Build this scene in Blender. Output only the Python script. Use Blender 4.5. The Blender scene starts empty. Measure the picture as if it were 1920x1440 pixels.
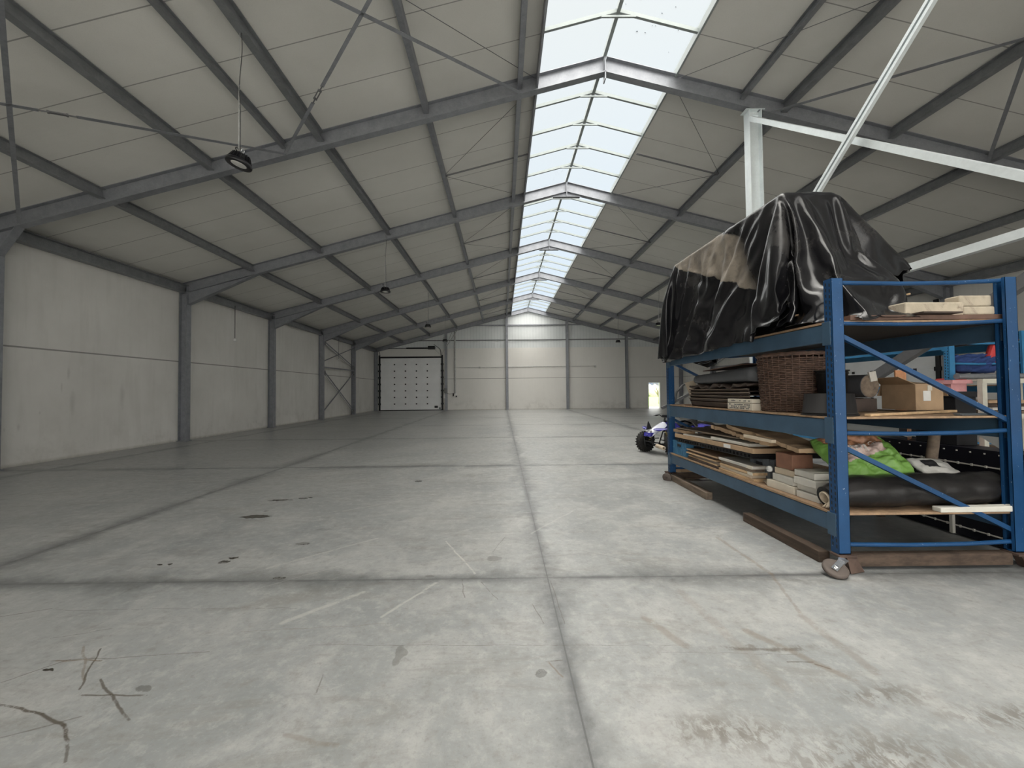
EXPO, HOR, ZEN, SKYK, SUNE, SUNA, BACK_FILL, TRL = 0.44, .048, 1.3, 1.0, 6.4, 150, 2.3, .05
import bpy, bmesh, math, random
from math import sin, cos, pi, radians, sqrt, atan2
from mathutils import Vector, Matrix, noise
V = Vector
random.seed(7)
SC = bpy.context.scene
COL = SC.collection

# ------------------------------------------------------------ mesh helper
class MB:
    """collects shapes in world coordinates and links them as one mesh object"""
    def __init__(s):
        s.v = []; s.f = []; s.m = []; s.cur = 0; s.sm = []; s.smooth = False
    def add(s, vs, fs):
        n = len(s.v); s.v += [V(p) for p in vs]
        for f in fs:
            s.f.append([n + i for i in f]); s.m.append(s.cur); s.sm.append(s.smooth)
    def hexa(s, p):
        s.add(p, [(0,3,2,1),(4,5,6,7),(0,1,5,4),(1,2,6,5),(2,3,7,6),(3,0,4,7)])
    def box(s, x0, x1, y0, y1, z0, z1):
        s.hexa([(x0,y0,z0),(x1,y0,z0),(x1,y1,z0),(x0,y1,z0),(x0,y0,z1),(x1,y0,z1),(x1,y1,z1),(x0,y1,z1)])
    def obox(s, c, size, M):
        a, b, d = [q/2 for q in size]
        P = [(-a,-b,-d),(a,-b,-d),(a,b,-d),(-a,b,-d),(-a,-b,d),(a,-b,d),(a,b,d),(-a,b,d)]
        s.hexa([V(c) + M @ V(q) for q in P])
    def bar(s, p0, p1, w, h, up=(0,0,1), off=(0,0)):
        """box along p0-p1, w across, h along up; off shifts in (side, up)"""
        p0, p1 = V(p0), V(p1); d = (p1-p0).normalized(); up = V(up)
        side = d.cross(up).normalized(); u = side.cross(d).normalized()
        o = side*off[0] + u*off[1]
        q = []
        for p in (p0, p1):
            q += [p+o-side*w/2-u*h/2, p+o+side*w/2-u*h/2, p+o+side*w/2+u*h/2, p+o-side*w/2+u*h/2]
        s.add(q, [(0,1,2,3),(7,6,5,4),(0,4,5,1),(1,5,6,2),(2,6,7,3),(3,7,4,0)])
    def ibeam(s, p0, p1, h, b, up=(0,0,1), tf=.014, tw=.01):
        s.bar(p0, p1, b, tf, up, (0, h/2-tf/2)); s.bar(p0, p1, b, tf, up, (0, -h/2+tf/2))
        s.bar(p0, p1, tw, h-2*tf, up)
    def angle(s, p0, p1, w, t=.008, up=(0,0,1)):
        s.bar(p0, p1, w, t, up); s.bar(p0, p1, t, w, up, (w/2, w/2))
    def tube(s, pts, r, n=8, cap=True, sm=True):
        pts = [V(p) for p in pts]; k = len(pts); old = s.smooth; s.smooth = sm
        rr = r if isinstance(r, (list, tuple)) else [r]*k
        vs = []; prev = None
        for i, p in enumerate(pts):
            d = (pts[min(i+1,k-1)] - pts[max(i-1,0)]).normalized()
            if prev is None: prev = d.orthogonal().normalized()
            a = (prev - d*prev.dot(d)).normalized(); prev = a; b = d.cross(a)
            vs += [p + (a*cos(2*pi*j/n) + b*sin(2*pi*j/n))*rr[i] for j in range(n)]
        fs = []
        for i in range(k-1):
            for j in range(n):
                fs.append((i*n+j, i*n+(j+1)%n, (i+1)*n+(j+1)%n, (i+1)*n+j))
        s.add(vs, fs)
        if cap:
            s.smooth = False
            s.add(vs[:n], [tuple(reversed(range(n)))]); s.add(vs[-n:], [tuple(range(n))])
        s.smooth = old
    def lathe(s, c, prof, n=24, M=None, sm=True, arc=None):
        M = M or Matrix.Identity(3); old = s.smooth; s.smooth = sm; vs = []
        for (r, z) in prof:
            for j in range(n):
                t = 2*pi*j/n; vs.append(V(c) + M @ V((r*cos(t), r*sin(t), z)))
        fs = []
        for i in range(len(prof)-1):
            for j in range(n):
                fs.append((i*n+j, i*n+(j+1)%n, (i+1)*n+(j+1)%n, (i+1)*n+j))
        s.add(vs, fs); s.smooth = old
    def sheet(s, grid, t=None):
        """grid: rows of points; t thickness along -normal(z)"""
        old = s.smooth; s.smooth = True
        R, C_ = len(grid), len(grid[0]); vs = [p for row in grid for p in row]; fs = []
        for i in range(R-1):
            for j in range(C_-1):
                fs.append((i*C_+j, i*C_+j+1, (i+1)*C_+j+1, (i+1)*C_+j))
        s.add(vs, fs); s.smooth = old
    def prism(s, poly, axis, a0, a1):
        """poly in the plane normal to axis, extruded a0..a1"""
        n = len(poly)
        def P(q, a):
            return (a, q[0], q[1]) if axis == 'x' else (q[0], a, q[1]) if axis == 'y' else (q[0], q[1], a)
        vs = [P(q, a0) for q in poly] + [P(q, a1) for q in poly]
        fs = [tuple(range(n)), tuple(reversed(range(n, 2*n)))]
        for i in range(n): fs.append((i, i+n, (i+1)%n+n, (i+1)%n))
        s.add(vs, fs)
    def xf(s, fn, start=0):
        for i in range(start, len(s.v)): s.v[i] = V(fn(s.v[i]))
    def build(s, name, mats, parent=None, bev=0, label=None, sub=0, solid=0, merge=False):
        me = bpy.data.meshes.new(name)
        o = V((0,0,0)); base = V((0,0,0))
        if parent is not None: base = parent.matrix_world.translation.copy() if parent.type != 'X' else base
        if parent is not None:
            base = wloc(parent)
        else:
            if s.v:
                lo = V([min(p[i] for p in s.v) for i in range(3)]); hi = V([max(p[i] for p in s.v) for i in range(3)])
                base = V(((lo.x+hi.x)/2, (lo.y+hi.y)/2, lo.z))
        me.from_pydata([tuple(p-base) for p in s.v], [], s.f)
        if not isinstance(mats, (list, tuple)): mats = [mats]
        for m in mats: me.materials.append(m)
        me.polygons.foreach_set('material_index', [min(i, len(mats)-1) for i in s.m])
        me.polygons.foreach_set('use_smooth', s.sm)
        bm = bmesh.new(); bm.from_mesh(me)
        if merge: bmesh.ops.remove_doubles(bm, verts=bm.verts, dist=.0004)
        bmesh.ops.recalc_face_normals(bm, faces=bm.faces)
        bm.to_mesh(me); bm.free(); me.update()
        ob = bpy.data.objects.new(name, me); COL.objects.link(ob)
        if parent is not None: ob.parent = parent
        else: ob.location = base
        if solid:
            q = ob.modifiers.new('s', 'SOLIDIFY'); q.thickness = solid; q.offset = 0
        if bev:
            q = ob.modifiers.new('b', 'BEVEL'); q.width = bev; q.segments = 2; q.limit_method = 'ANGLE'
        if sub:
            q = ob.modifiers.new('u', 'SUBSURF'); q.levels = sub; q.render_levels = sub
        if label: ob['label'] = label
        return ob
_W = {}
def wloc(o):
    p = V(o.location); q = o.parent
    while q is not None: p = p + V(q.location); q = q.parent
    return p
def thing(name, label, cat, loc=(0,0,0), group=None):
    o = bpy.data.objects.new(name, None); COL.objects.link(o); o.location = loc
    o.empty_display_size = .1
    return tag(o, label, cat, group)
def tag(o, label=None, cat=None, group=None, kind=None):
    if label: o['label'] = label
    if cat: o['category'] = cat
    if group: o['group'] = group
    if kind: o['kind'] = kind
    return o
def struct(o): o['kind'] = 'structure'; return o
def copy_tree(o, parent=None):
    c = o.copy(); COL.objects.link(c); c.parent = parent
    for ch in list(KIDS.get(o.name, []) or [x for x in bpy.data.objects if x.parent == o]): copy_tree(ch, c)
    return c
KIDS = {}
def Rz(a): return Matrix.Rotation(a, 3, 'Z')
def Rx(a): return Matrix.Rotation(a, 3, 'X')
def Ry(a): return Matrix.Rotation(a, 3, 'Y')

# ------------------------------------------------------------ material helper
class NT:
    def __init__(s, name):
        s.m = bpy.data.materials.new(name); s.m.use_nodes = True; s.t = s.m.node_tree; s.t.nodes.clear()
        s.out = s.n('ShaderNodeOutputMaterial')
    def n(s, typ, **kw):
        nd = s.t.nodes.new(typ)
        for k, v in kw.items(): setattr(nd, k, v)
        return nd
    def put(s, sock, val):
        if isinstance(val, bpy.types.NodeSocket): s.t.links.new(val, sock)
        elif val is not None:
            if hasattr(sock.default_value, '__len__') and not hasattr(val, '__len__'):
                k = len(sock.default_value); sock.default_value = [val]*3 + [1]*(k-3)
            elif hasattr(val, '__len__') and len(sock.default_value) == 4 and len(val) == 3: sock.default_value = (*val, 1)
            else: sock.default_value = val
    def obj(s): return s.n('ShaderNodeTexCoord').outputs['Object']
    def wpos(s): return s.n('ShaderNodeNewGeometry').outputs['Position']
    def math(s, op, a, b=None, c=None, clamp=False):
        nd = s.n('ShaderNodeMath', operation=op, use_clamp=clamp); s.put(nd.inputs[0], a); s.put(nd.inputs[1], b)
        if c is not None: s.put(nd.inputs[2], c)
        return nd.outputs[0]
    def vmath(s, op, a, b=None, out=0):
        nd = s.n('ShaderNodeVectorMath', operation=op); s.put(nd.inputs[0], a)
        if b is not None: s.put(nd.inputs[1], b)
        return nd.outputs[out]
    def sep(s, v): nd = s.n('ShaderNodeSeparateXYZ'); s.put(nd.inputs[0], v); return nd.outputs
    def comb(s, x, y, z):
        nd = s.n('ShaderNodeCombineXYZ')
        for i, q in enumerate((x, y, z)): s.put(nd.inputs[i], q)
        return nd.outputs[0]
    def noise(s, vec, scale, detail=4, rough=.55, dist=0):
        nd = s.n('ShaderNodeTexNoise'); s.put(nd.inputs['Vector'], vec); nd.inputs['Scale'].default_value = scale
        nd.inputs['Detail'].default_value = detail; nd.inputs['Roughness'].default_value = rough; nd.inputs['Distortion'].default_value = dist
        return nd.outputs['Fac']
    def ramp(s, f, stops):
        nd = s.n('ShaderNodeValToRGB'); s.put(nd.inputs[0], f); e = nd.color_ramp.elements
        while len(e) < len(stops): e.new(.5)
        for q, (p, c) in zip(e, stops):
            q.position = p; q.color = (c, c, c, 1) if not hasattr(c, '__len__') else (*c, 1) if len(c) == 3 else c
        return nd.outputs[0]
    def step(s, f, a, b):
        nd = s.n('ShaderNodeMapRange'); nd.interpolation_type = 'SMOOTHSTEP'; s.put(nd.inputs[0], f)
        s.put(nd.inputs[1], a); s.put(nd.inputs[2], b); return nd.outputs[0]
    def mix(s, f, a, b, typ='MIX'):
        nd = s.n('ShaderNodeMix', data_type='RGBA', blend_type=typ); s.put(nd.inputs[0], f); s.put(nd.inputs[6], a); s.put(nd.inputs[7], b)
        return nd.outputs[2]
    def bump(s, h, strength=.3, dist=.01, nrm=None):
        nd = s.n('ShaderNodeBump'); nd.inputs['Strength'].default_value = strength; nd.inputs['Distance'].default_value = dist
        s.put(nd.inputs['Height'], h)
        if nrm is not None: s.put(nd.inputs['Normal'], nrm)
        return nd.outputs[0]
    def bsdf(s, col, rough=.5, metal=0, nrm=None, spec=.5, **kw):
        b = s.n('ShaderNodeBsdfPrincipled'); s.put(b.inputs['Base Color'], col); s.put(b.inputs['Roughness'], rough)
        s.put(b.inputs['Metallic'], metal); b.inputs['Specular IOR Level'].default_value = spec
        if nrm is not None: s.put(b.inputs['Normal'], nrm)
        for k, v in kw.items(): s.put(b.inputs[k.replace('_', ' ')], v)
        s.t.links.new(b.outputs[0], s.out.inputs[0]); return b
def mul(c, k): return tuple(min(1, q*k) for q in c)
def simple(name, col, rough=.6, metal=0, var=.18, scale=6, bump=.15, bscale=60, bdist=.003, spec=.4, stretch=None, dirt=None, dirt_amt=.5, **kw):
    t = NT(name); p = t.obj()
    if stretch: p = t.vmath('MULTIPLY', p, stretch)
    f = t.noise(p, scale, 5, .6)
    c = t.mix(t.step(f, .3, .7), mul(col, 1-var), mul(col, 1+var))
    if dirt:
        g = t.noise(p, scale*.45, 6, .7, .6); c = t.mix(t.math('MULTIPLY', t.step(g, .5, .68), dirt_amt), c, dirt)
    nr = t.bump(t.noise(p, bscale, 3), bump, bdist) if bump else None
    r = t.math('ADD', t.math('MULTIPLY', f, .2), rough-.1, clamp=True)
    t.bsdf(c, r, metal, nr, spec, **kw)
    return t.m
# ------------------------------------------------------------ geometry of the hall
S = 5.03; Y0 = 8.28                       # bay length, first portal frame in view
def YK(k): return Y0 + S*k
XR, ZR, SL = 2.22, 8.566, .2604           # ridge position, ridge height, roof slope
WL, WR = -10.68, 15.12                    # inner faces of the long walls
YEND = YK(5) + .13; YBACK = YK(-3) - .2
def ZC(x): return ZR - SL*abs(x-XR)       # underside of the roof sheets
SKL, SKR = .80, 3.72                      # rooflight edges
ZJ = 2.63

M = {}
def galv(name, col, rough=.5, metal=.55, scale=5, var=.16):
    t = NT(name); p = t.obj()
    a = t.noise(p, scale, 5, .65); b = t.noise(p, 28, 3, .6)
    f = t.math('ADD', t.math('MULTIPLY', a, .65), t.math('MULTIPLY', b, .35))
    c = t.ramp(f, [(.36, mul(col, 1-var)), (.5, col), (.64, mul(col, 1+var))])
    t.bsdf(c, t.math('ADD', t.math('MULTIPLY', b, .25), rough-.12), metal, t.bump(b, .08, .002), .4)
    return t.m
M['steel'] = galv('galvanized_steel', (.26,.268,.29))
M['purlin'] = galv('purlin_steel', (.25,.258,.27), .48)
M['bright_steel'] = galv('new_galvanized_steel', (.74,.79,.80), .45, .25, 4, .06)
M['frame_white'] = simple('rooflight_bar_metal', (.25,.275,.27), .5, .1, var=.05, bump=0)
M['dark_steel'] = galv('weathered_dark_steel', (.16,.16,.165), .55, .4)

# floor ------------------------------------------------------------------
def floor_material(xa, xb, ya, yb):
    def near(ax, ay, bx, by, r): return max(ax, bx)+r > xa and min(ax, bx)-r < xb and max(ay, by)+r > ya and min(ay, by)-r < yb
    t = NT('power_floated_concrete'); p = t.wpos(); x, y, z = t.sep(p)
    n1 = t.noise(p, .35, 6, .6, .4); n2 = t.noise(p, 1.7, 7, .68, .8); n3 = t.noise(p, 9, 6, .7); n4 = t.noise(p, 60, 3, .6)
    swp = t.vmath('MULTIPLY', p, (.55, 2.2, 1)); n5 = t.noise(swp, 1.4, 7, .7, 1.5)
    c = t.ramp(n1, [(.32, (.215,.228,.232)), (.5, (.282,.292,.290)), (.68, (.335,.340,.330))])
    c = t.mix(t.math('MULTIPLY', t.step(n2, .42, .66), .65), c, (.40,.40,.388))
    c = t.mix(t.math('MULTIPLY', t.step(n5, .50, .68), .50), c, (.205,.196,.178))
    c = t.mix(t.math('MULTIPLY', t.step(n3, .52, .72), .50), c, (.195,.185,.166))
    c = t.mix(t.math('MULTIPLY', t.step(n3, .50, .34), .36), c, (.46,.457,.44))
    c = t.mix(t.math('MULTIPLY', t.step(n4, .50, .66), .36), c, (.28,.275,.26))
    n6 = t.noise(p, 26, 4, .75); c = t.mix(t.math('MULTIPLY', t.step(n6, .54, .68), .30), c, (.17,.165,.15)); c = t.mix(t.math('MULTIPLY', t.step(n6, .46, .34), .22), c, (.45,.45,.44))
    # saw cuts with the grime that gathers along them
    lines = [('x', .36), ('x', -4.585), ('x', 5.3), ('x', -9.5), ('x', 10.2)] + [('y', 3.354 + 5.03*k) for k in range(-1, 6)]
    halo = None; cut = None; dmin = None
    hw = t.math('ADD', t.math('MULTIPLY', t.step(t.noise(p, .9, 4, .6), .34, .62), .36), .02)
    for ax, v in lines:
        if not ((xa-.5 < v < xb+.5) if ax == 'x' else (ya-.5 < v < yb+.5)): continue
        d = t.math('ABSOLUTE', t.math('SUBTRACT', x if ax == 'x' else y, v))
        h = t.math('SUBTRACT', 1, t.math('DIVIDE', d, hw), clamp=True)
        k = t.math('LESS_THAN', d, .0045)
        halo = h if halo is None else t.math('MAXIMUM', halo, h); cut = k if cut is None else t.math('MAXIMUM', cut, k)
        dmin = d if dmin is None else t.math('MINIMUM', dmin, d)
    halo = t.math('MULTIPLY', t.math('POWER', halo, 1.5), t.math('ADD', .25, t.math('MULTIPLY', n3, .8)))
    core = t.math('MULTIPLY', t.step(dmin, .075, .0), t.math('ADD', .25, t.math('MULTIPLY', t.step(t.noise(p, 1.3, 4, .7), .35, .6), .55))); halo = t.math('MAXIMUM', halo, core)
    c = t.mix(t.math('MULTIPLY', halo, .9, clamp=True), c, (.045,.047,.052))
    c = t.mix(t.math('MULTIPLY', cut, .85), c, (.09,.09,.09))
    # scratches, drips and tyre scuffs at their places: (x0,y0,x1,y1,half width,strength,colour)
    dk = (.085,.072,.058); ru = (.16,.115,.075); pale = (.56,.55,.51)
    seg = [(1.35,2.42,1.75,2.40,.022,.55,dk), (1.75,2.28,1.80,2.24,.010,.8,dk), (1.6,2.30,1.75,2.30,.010,.6,dk), (.95,2.75,1.1,2.45,.05,.35,ru), (1.55,2.6,1.85,2.15,.045,.4,ru), (-.35,3.35,-.30,3.05,.006,.6,dk), (-.18,3.3,-.05,3.02,.006,.6,dk), (-.12,3.9,.02,4.3,.006,.5,dk), (-1.20,2.504,1.118,2.46,.004,.5,dk), (-2.209,2.231,-1.799,1.955,.011,.8,dk), (-2.185,2.12,-1.844,2.106,.010,.75,dk),
           (-2.62,2.075,-2.25,2.0,.012,.9,dk), (-2.25,2.0,-2.08,1.93,.015,.9,dk), (-2.08,1.93,-1.96,1.842,.013,.9,dk), (-1.95,1.83,-1.86,1.74,.010,.7,dk), (-2.3,1.86,-2.05,1.98,.008,.5,dk), (-1.0,2.25,-.98,2.12,.006,.5,dk), (-2.60,2.52,-2.29,2.229,.012,.45,ru), (-2.47,2.50,-2.245,2.16,.009,.8,dk),
           (-2.649,2.386,-1.785,2.455,.006,.55,dk), (-2.731,2.217,-2.55,2.40,.007,.7,dk), (-2.62,2.385,-2.35,2.39,.008,.7,ru), (-3.537,2.863,-3.29,2.975,.010,.7,dk),
           (-3.25,2.95,-2.6,2.93,.006,.45,dk), (-2.55,2.95,-1.5,2.93,.005,.4,dk), (-2.9,2.6,-2.6,2.7,.006,.5,dk), (.255,2.33,.312,2.201,.008,.6,ru), (.24,2.33,.33,2.335,.006,.7,dk),
           (2.231,4.206,2.238,3.386,.035,.40,ru), (2.238,3.386,2.037,2.786,.02,.35,ru), (2.02,2.75,2.016,2.21,.05,.28,ru), (1.35,3.1,1.45,2.1,.06,.22,ru),
           (.378,3.3,.40,2.7,.006,.6,dk), (.20,2.95,.26,2.70,.005,.6,dk), (.75,3.9,1.35,3.55,.004,.5,dk), (.3,4.4,.9,5.2,.02,.25,pale),
           (-.55,3.30,-.85,2.80,.02,.45,pale), (-1.1,3.15,-1.5,2.75,.035,.40,pale), (-1.35,4.3,-2.1,3.6,.03,.30,pale), (-2.1,5.3,-.9,6.2,.03,.3,pale), (-.6,4.2,-.25,3.45,.015,.5,pale),
           (-1.7,6.4,.0,7.4,.012,.4,dk), (-4.2,5.1,-2.9,5.9,.010,.4,dk), (-6.4,6.5,-3.4,8.0,.02,.35,dk), (-3.9,3.8,-1.2,4.9,.006,.4,dk), (-2.0,3.2,-.2,4.7,.006,.3,pale),
           (-1.72,2.66,-.75,2.72,.004,.45,ru), (-1.0,1.86,-.75,1.80,.02,.3,ru), (.9,2.4,1.7,2.36,.004,.4,dk)]
    wv = t.n('ShaderNodeTexNoise'); t.put(wv.inputs['Vector'], p); wv.inputs['Scale'].default_value = 5; wv.inputs['Detail'].default_value = 3
    pw = t.vmath('ADD', p, t.vmath('MULTIPLY', t.vmath('SUBTRACT', wv.outputs['Color'], (.5,.5,.5)), (.05,.05,0)))
    brk = t.step(t.noise(p, 11, 5, .8), .34, .50)
    for x0, y0, x1, y1, w, a, col in seg:
        if not near(x0, y0, x1, y1, w+.03): continue
        d = V((x1-x0, y1-y0, 0)); L = d.length
        rel = t.vmath('SUBTRACT', pw, (x0, y0, 0))
        tt = t.math('DIVIDE', t.vmath('DOT_PRODUCT', rel, tuple(d), 1), L*L, clamp=True)
        sc = t.n('ShaderNodeVectorMath', operation='SCALE'); sc.inputs[0].default_value = tuple(d); t.put(sc.inputs['Scale'], tt)
        ds = t.vmath('LENGTH', t.vmath('SUBTRACT', rel, sc.outputs[0]), None, 1)
        k = t.step(ds, w*.85, w*.25)
        c = t.mix(t.math('MULTIPLY', t.math('MULTIPLY', k, brk), a), c, col)
    # oil and water drips: x,y,rx,ry,strength
    wet = None
    el = [(-3.12,5.09,.19,.075,1), (-3.24,5.86,.20,.05,.85), (-2.95,5.95,.06,.03,.8), (-2.86,5.98,.04,.025,.8), (-3.13,5.33,.03,.035,.7), (-2.55,3.83,.045,.025,1), (-2.58,3.75,.05,.025,.9), (-2.04,4.59,.09,.05,.30),
          (-2.06,4.16,.07,.035,.6), (-1.89,3.41,.055,.03,.7), (-3.13,3.71,.025,.02,1), (-3.06,3.71,.015,.02,1), (-2.58,2.31,.035,.012,1), (-.10,3.75,.08,.07,.35), (-.62,3.42,.04,.02,.45),
          (-1.47,7.0,.06,.05,.7), (-1.9,2.15,.05,.02,.5), (.19,2.23,.035,.03,.55), (-.62,2.40,.035,.09,.35)]
    wp = t.n('ShaderNodeTexNoise'); t.put(wp.inputs['Vector'], p); wp.inputs['Scale'].default_value = 9; wp.inputs['Detail'].default_value = 4
    pe = t.vmath('ADD', p, t.vmath('MULTIPLY', t.vmath('SUBTRACT', wp.outputs['Color'], (.5,.5,.5)), (.12,.12,0)))
    for ex, ey, rx, ry, a in el:
        if not near(ex, ey, ex, ey, .3): continue
        d = t.vmath('LENGTH', t.vmath('MULTIPLY', t.vmath('SUBTRACT', pe, (ex, ey, 0)), (1/rx, 1/ry, 0)), None, 1)
        k = t.math('MULTIPLY', t.step(d, 1.05, .85), a)
        wet = k if wet is None else t.math('MAXIMUM', wet, k)
    if wet is None: wet = 0.0
    c = t.mix(wet, c, (.055,.05,.042))
    # dried tyre mud near the entrance
    md = None
    for ex, ey, rx, ry in [(1.02,1.84,.36,.12), (1.55,1.68,.55,.20), (2.35,1.90,.35,.10), (1.9,2.05,.3,.10), (1.55,2.42,.45,.03)]:
        if not near(ex, ey, ex, ey, .7): continue
        d = t.vmath('LENGTH', t.vmath('MULTIPLY', t.vmath('SUBTRACT', pe, (ex, ey, 0)), (1/rx, 1/ry, 0)), None, 1)
        k = t.step(d, 1.2, .2); md = k if md is None else t.math('MAXIMUM', md, k)
    tread = t.noise(t.vmath('MULTIPLY', p, (1, .6, 1)), 22, 4, .7, .6)
    if md is not None: c = t.mix(t.math('MULTIPLY', t.math('MULTIPLY', md, t.step(tread, .43, .57)), .62), c, (.125,.108,.09))
    r = t.math('ADD', t.math('MULTIPLY', n2, .30), t.math('ADD', .13, t.math('MULTIPLY', n3, .16)))
    r = t.math('SUBTRACT', r, t.math('MULTIPLY', wet, .12), clamp=True)
    h = t.math('ADD', t.math('MULTIPLY', n3, .5), t.math('MULTIPLY', cut, -2))
    t.bsdf(c, r, 0, t.bump(h, .10, .01), .42)
    return t.m
FLOOR_ZONES = [(-11.2, -2.2, -8, 9), (-2.2, -.6, -8, 9), (-.6, .8, -8, 9), (.8, 15.6, -8, 9), (-11.2, 15.6, 9, 35)]
M['floor'] = [floor_material(*z) for z in FLOOR_ZONES]

def concrete_wall():
    t = NT('precast_concrete_wall'); p = t.wpos(); x, y, z = t.sep(p)
    a = t.noise(p, .5, 6, .6); b = t.noise(p, 3, 6, .65); st = t.noise(t.vmath('MULTIPLY', p, (3, 3, .35)), 1.6, 5, .6); g = t.noise(p, 45, 3, .6)
    c = t.ramp(a, [(.3, (.57,.557,.53)), (.7, (.66,.647,.62))])
    c = t.mix(t.math('MULTIPLY', t.step(st, .45, .7), .22), c, (.46,.45,.42))
    c = t.mix(t.math('MULTIPLY', t.step(b, .5, .7), .16), c, (.68,.67,.64))
    c = t.mix(t.math('MULTIPLY', t.math('GREATER_THAN', y, YEND-.05), .6), c, (.74,.725,.69))  # same concrete, end wall coloured paler to stand in for brighter light
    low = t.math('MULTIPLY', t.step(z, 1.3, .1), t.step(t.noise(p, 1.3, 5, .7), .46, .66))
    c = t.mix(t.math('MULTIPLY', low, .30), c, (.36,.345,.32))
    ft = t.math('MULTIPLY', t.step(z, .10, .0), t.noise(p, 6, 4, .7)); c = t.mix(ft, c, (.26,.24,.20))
    jd = t.math('ABSOLUTE', t.math('SUBTRACT', z, ZJ)); c = t.mix(t.math('MULTIPLY', t.math('LESS_THAN', jd, .018), .75), c, (.16,.155,.15))
    # scuffs on the wall between the camera and the first column
    sp = None
    for ey, ez, ry, rz in [(8.9,.85,.05,.11), (8.65,.82,.03,.07), (9.9,2.1,.05,.25), (9.75,1.75,.04,.2), (9.3,1.15,.03,.05), (11.3,1.5,.12,.5), (10.0,1.3,.10,.5)]:
        d = t.vmath('LENGTH', t.vmath('MULTIPLY', t.vmath('SUBTRACT', t.comb(0, y, z), (0, ey, ez)), (0, 1/ry, 1/rz)), None, 1)
        k = t.step(t.math('ADD', d, t.math('MULTIPLY', t.noise(p, 5, 4), .9)), 1.4, .4); sp = k if sp is None else t.math('MAXIMUM', sp, k)
    c = t.mix(t.math('MULTIPLY', t.math('MULTIPLY', sp, t.math('LESS_THAN', x, -5)), .30), c, (.26,.255,.245))
    t.bsdf(c, .8, 0, t.bump(t.math('ADD', g, t.math('MULTIPLY', b, .5)), .12, .004), .25)
    return t.m
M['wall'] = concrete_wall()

def roof_sheet():
    t = NT('roof_liner_panel'); p = t.wpos(); x, y, z = t.sep(p)
    a = t.noise(p, .6, 4, .6); g = t.noise(p, 90, 2, .5)
    c = t.ramp(a, [(.3, (.56,.55,.515)), (.7, (.63,.62,.585))])
    c = t.mix(t.math('MULTIPLY', t.step(g, .5, .7), .12), c, (.36,.355,.34))
    u = t.math('FRACT', t.math('DIVIDE', t.math('SUBTRACT', y, YK(-3)), S/5)); d = t.math('ABSOLUTE', t.math('SUBTRACT', u, .5))
    seam = t.math('LESS_THAN', t.math('SUBTRACT', .5, d), .009)
    c = t.mix(t.math('MULTIPLY', seam, .72), c, (.16,.155,.15))
    rib = t.math('SINE', t.math('MULTIPLY', y, 2*pi/.1006))
    t.bsdf(c, .62, 0, t.bump(t.math('ADD', t.math('MULTIPLY', rib, .12), t.math('MULTIPLY', seam, -1)), .25, .006), .35)
    return t.m
M['roof'] = roof_sheet()
def cladding():
    t = NT('gable_metal_cladding'); p = t.wpos(); x, y, z = t.sep(p)
    a = t.noise(p, 1.2, 4, .6); u = t.math('FRACT', t.math('DIVIDE', x, .25)); l = t.math('LESS_THAN', t.math('ABSOLUTE', t.math('SUBTRACT', u, .5)), .06)
    c = t.ramp(a, [(.3, (.60,.63,.63)), (.7, (.67,.69,.69))]); c = t.mix(t.math('MULTIPLY', l, .3), c, (.33,.35,.36))
    t.bsdf(c, .5, .1, t.bump(l, .4, .01), .4); return t.m
M['cladding'] = cladding()
def glass():
    t = NT('rooflight_sheet'); p = t.wpos()
    tr = t.n('ShaderNodeBsdfTransparent'); df = t.n('ShaderNodeBsdfTranslucent'); gl = t.n('ShaderNodeBsdfGlossy'); gl.inputs['Roughness'].default_value = .15
    sm = t.step(t.noise(t.vmath('MULTIPLY', p, (1, .5, 1)), 2.3, 7, .75, 1.2), .62, .78); s2 = t.step(t.noise(p, .5, 3), .5, .7)
    f = t.math('MULTIPLY', sm, s2)
    t.put(tr.inputs[0], t.mix(f, (.91,.91,.91), (.60,.60,.60))); t.put(df.inputs[0], (.70,.83,.95))
    m1 = t.n('ShaderNodeMixShader'); m1.inputs[0].default_value = TRL; t.t.links.new(tr.outputs[0], m1.inputs[1]); t.t.links.new(df.outputs[0], m1.inputs[2])
    t.t.links.new(m1.outputs[0], t.out.inputs[0]); return t.m
M['glass'] = glass()
M['door_white'] = simple('sectional_door_panel', (.80,.81,.815), .45, var=.04, scale=1, bump=.05, bscale=30)
M['black'] = simple('black_rubber_seal', (.018,.018,.02), .6, var=.1, bump=0)
M['black_gloss'] = simple('black_painted_metal', (.012,.012,.014), .35, var=.1, bump=0)
M['lens'] = simple('lamp_lens', (.62,.61,.58), .4, var=.03, bump=0)
M['white'] = simple('white_plastic', (.72,.72,.70), .45, var=.05, bump=0)
M['cord'] = simple('cord', (.05,.05,.05), .6, bump=0)
M['chain'] = simple('bright_chain', (.55,.55,.54), .4, .5, bump=0)
M['grey_pipe'] = simple('grey_conduit', (.42,.42,.41), .5, .2, bump=0)
M['grass'] = simple('meadow_grass', (.25,.42,.10), .9, var=.35, scale=3, bump=.4, bscale=20, bdist=.03)
M['bark'] = simple('tree_bark', (.20,.16,.12), .9, bump=.3)
M['facade'] = simple('white_render', (.8,.8,.8), .8, bump=0)
M['paving'] = simple('outdoor_paving', (.5,.5,.49), .8)
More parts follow.
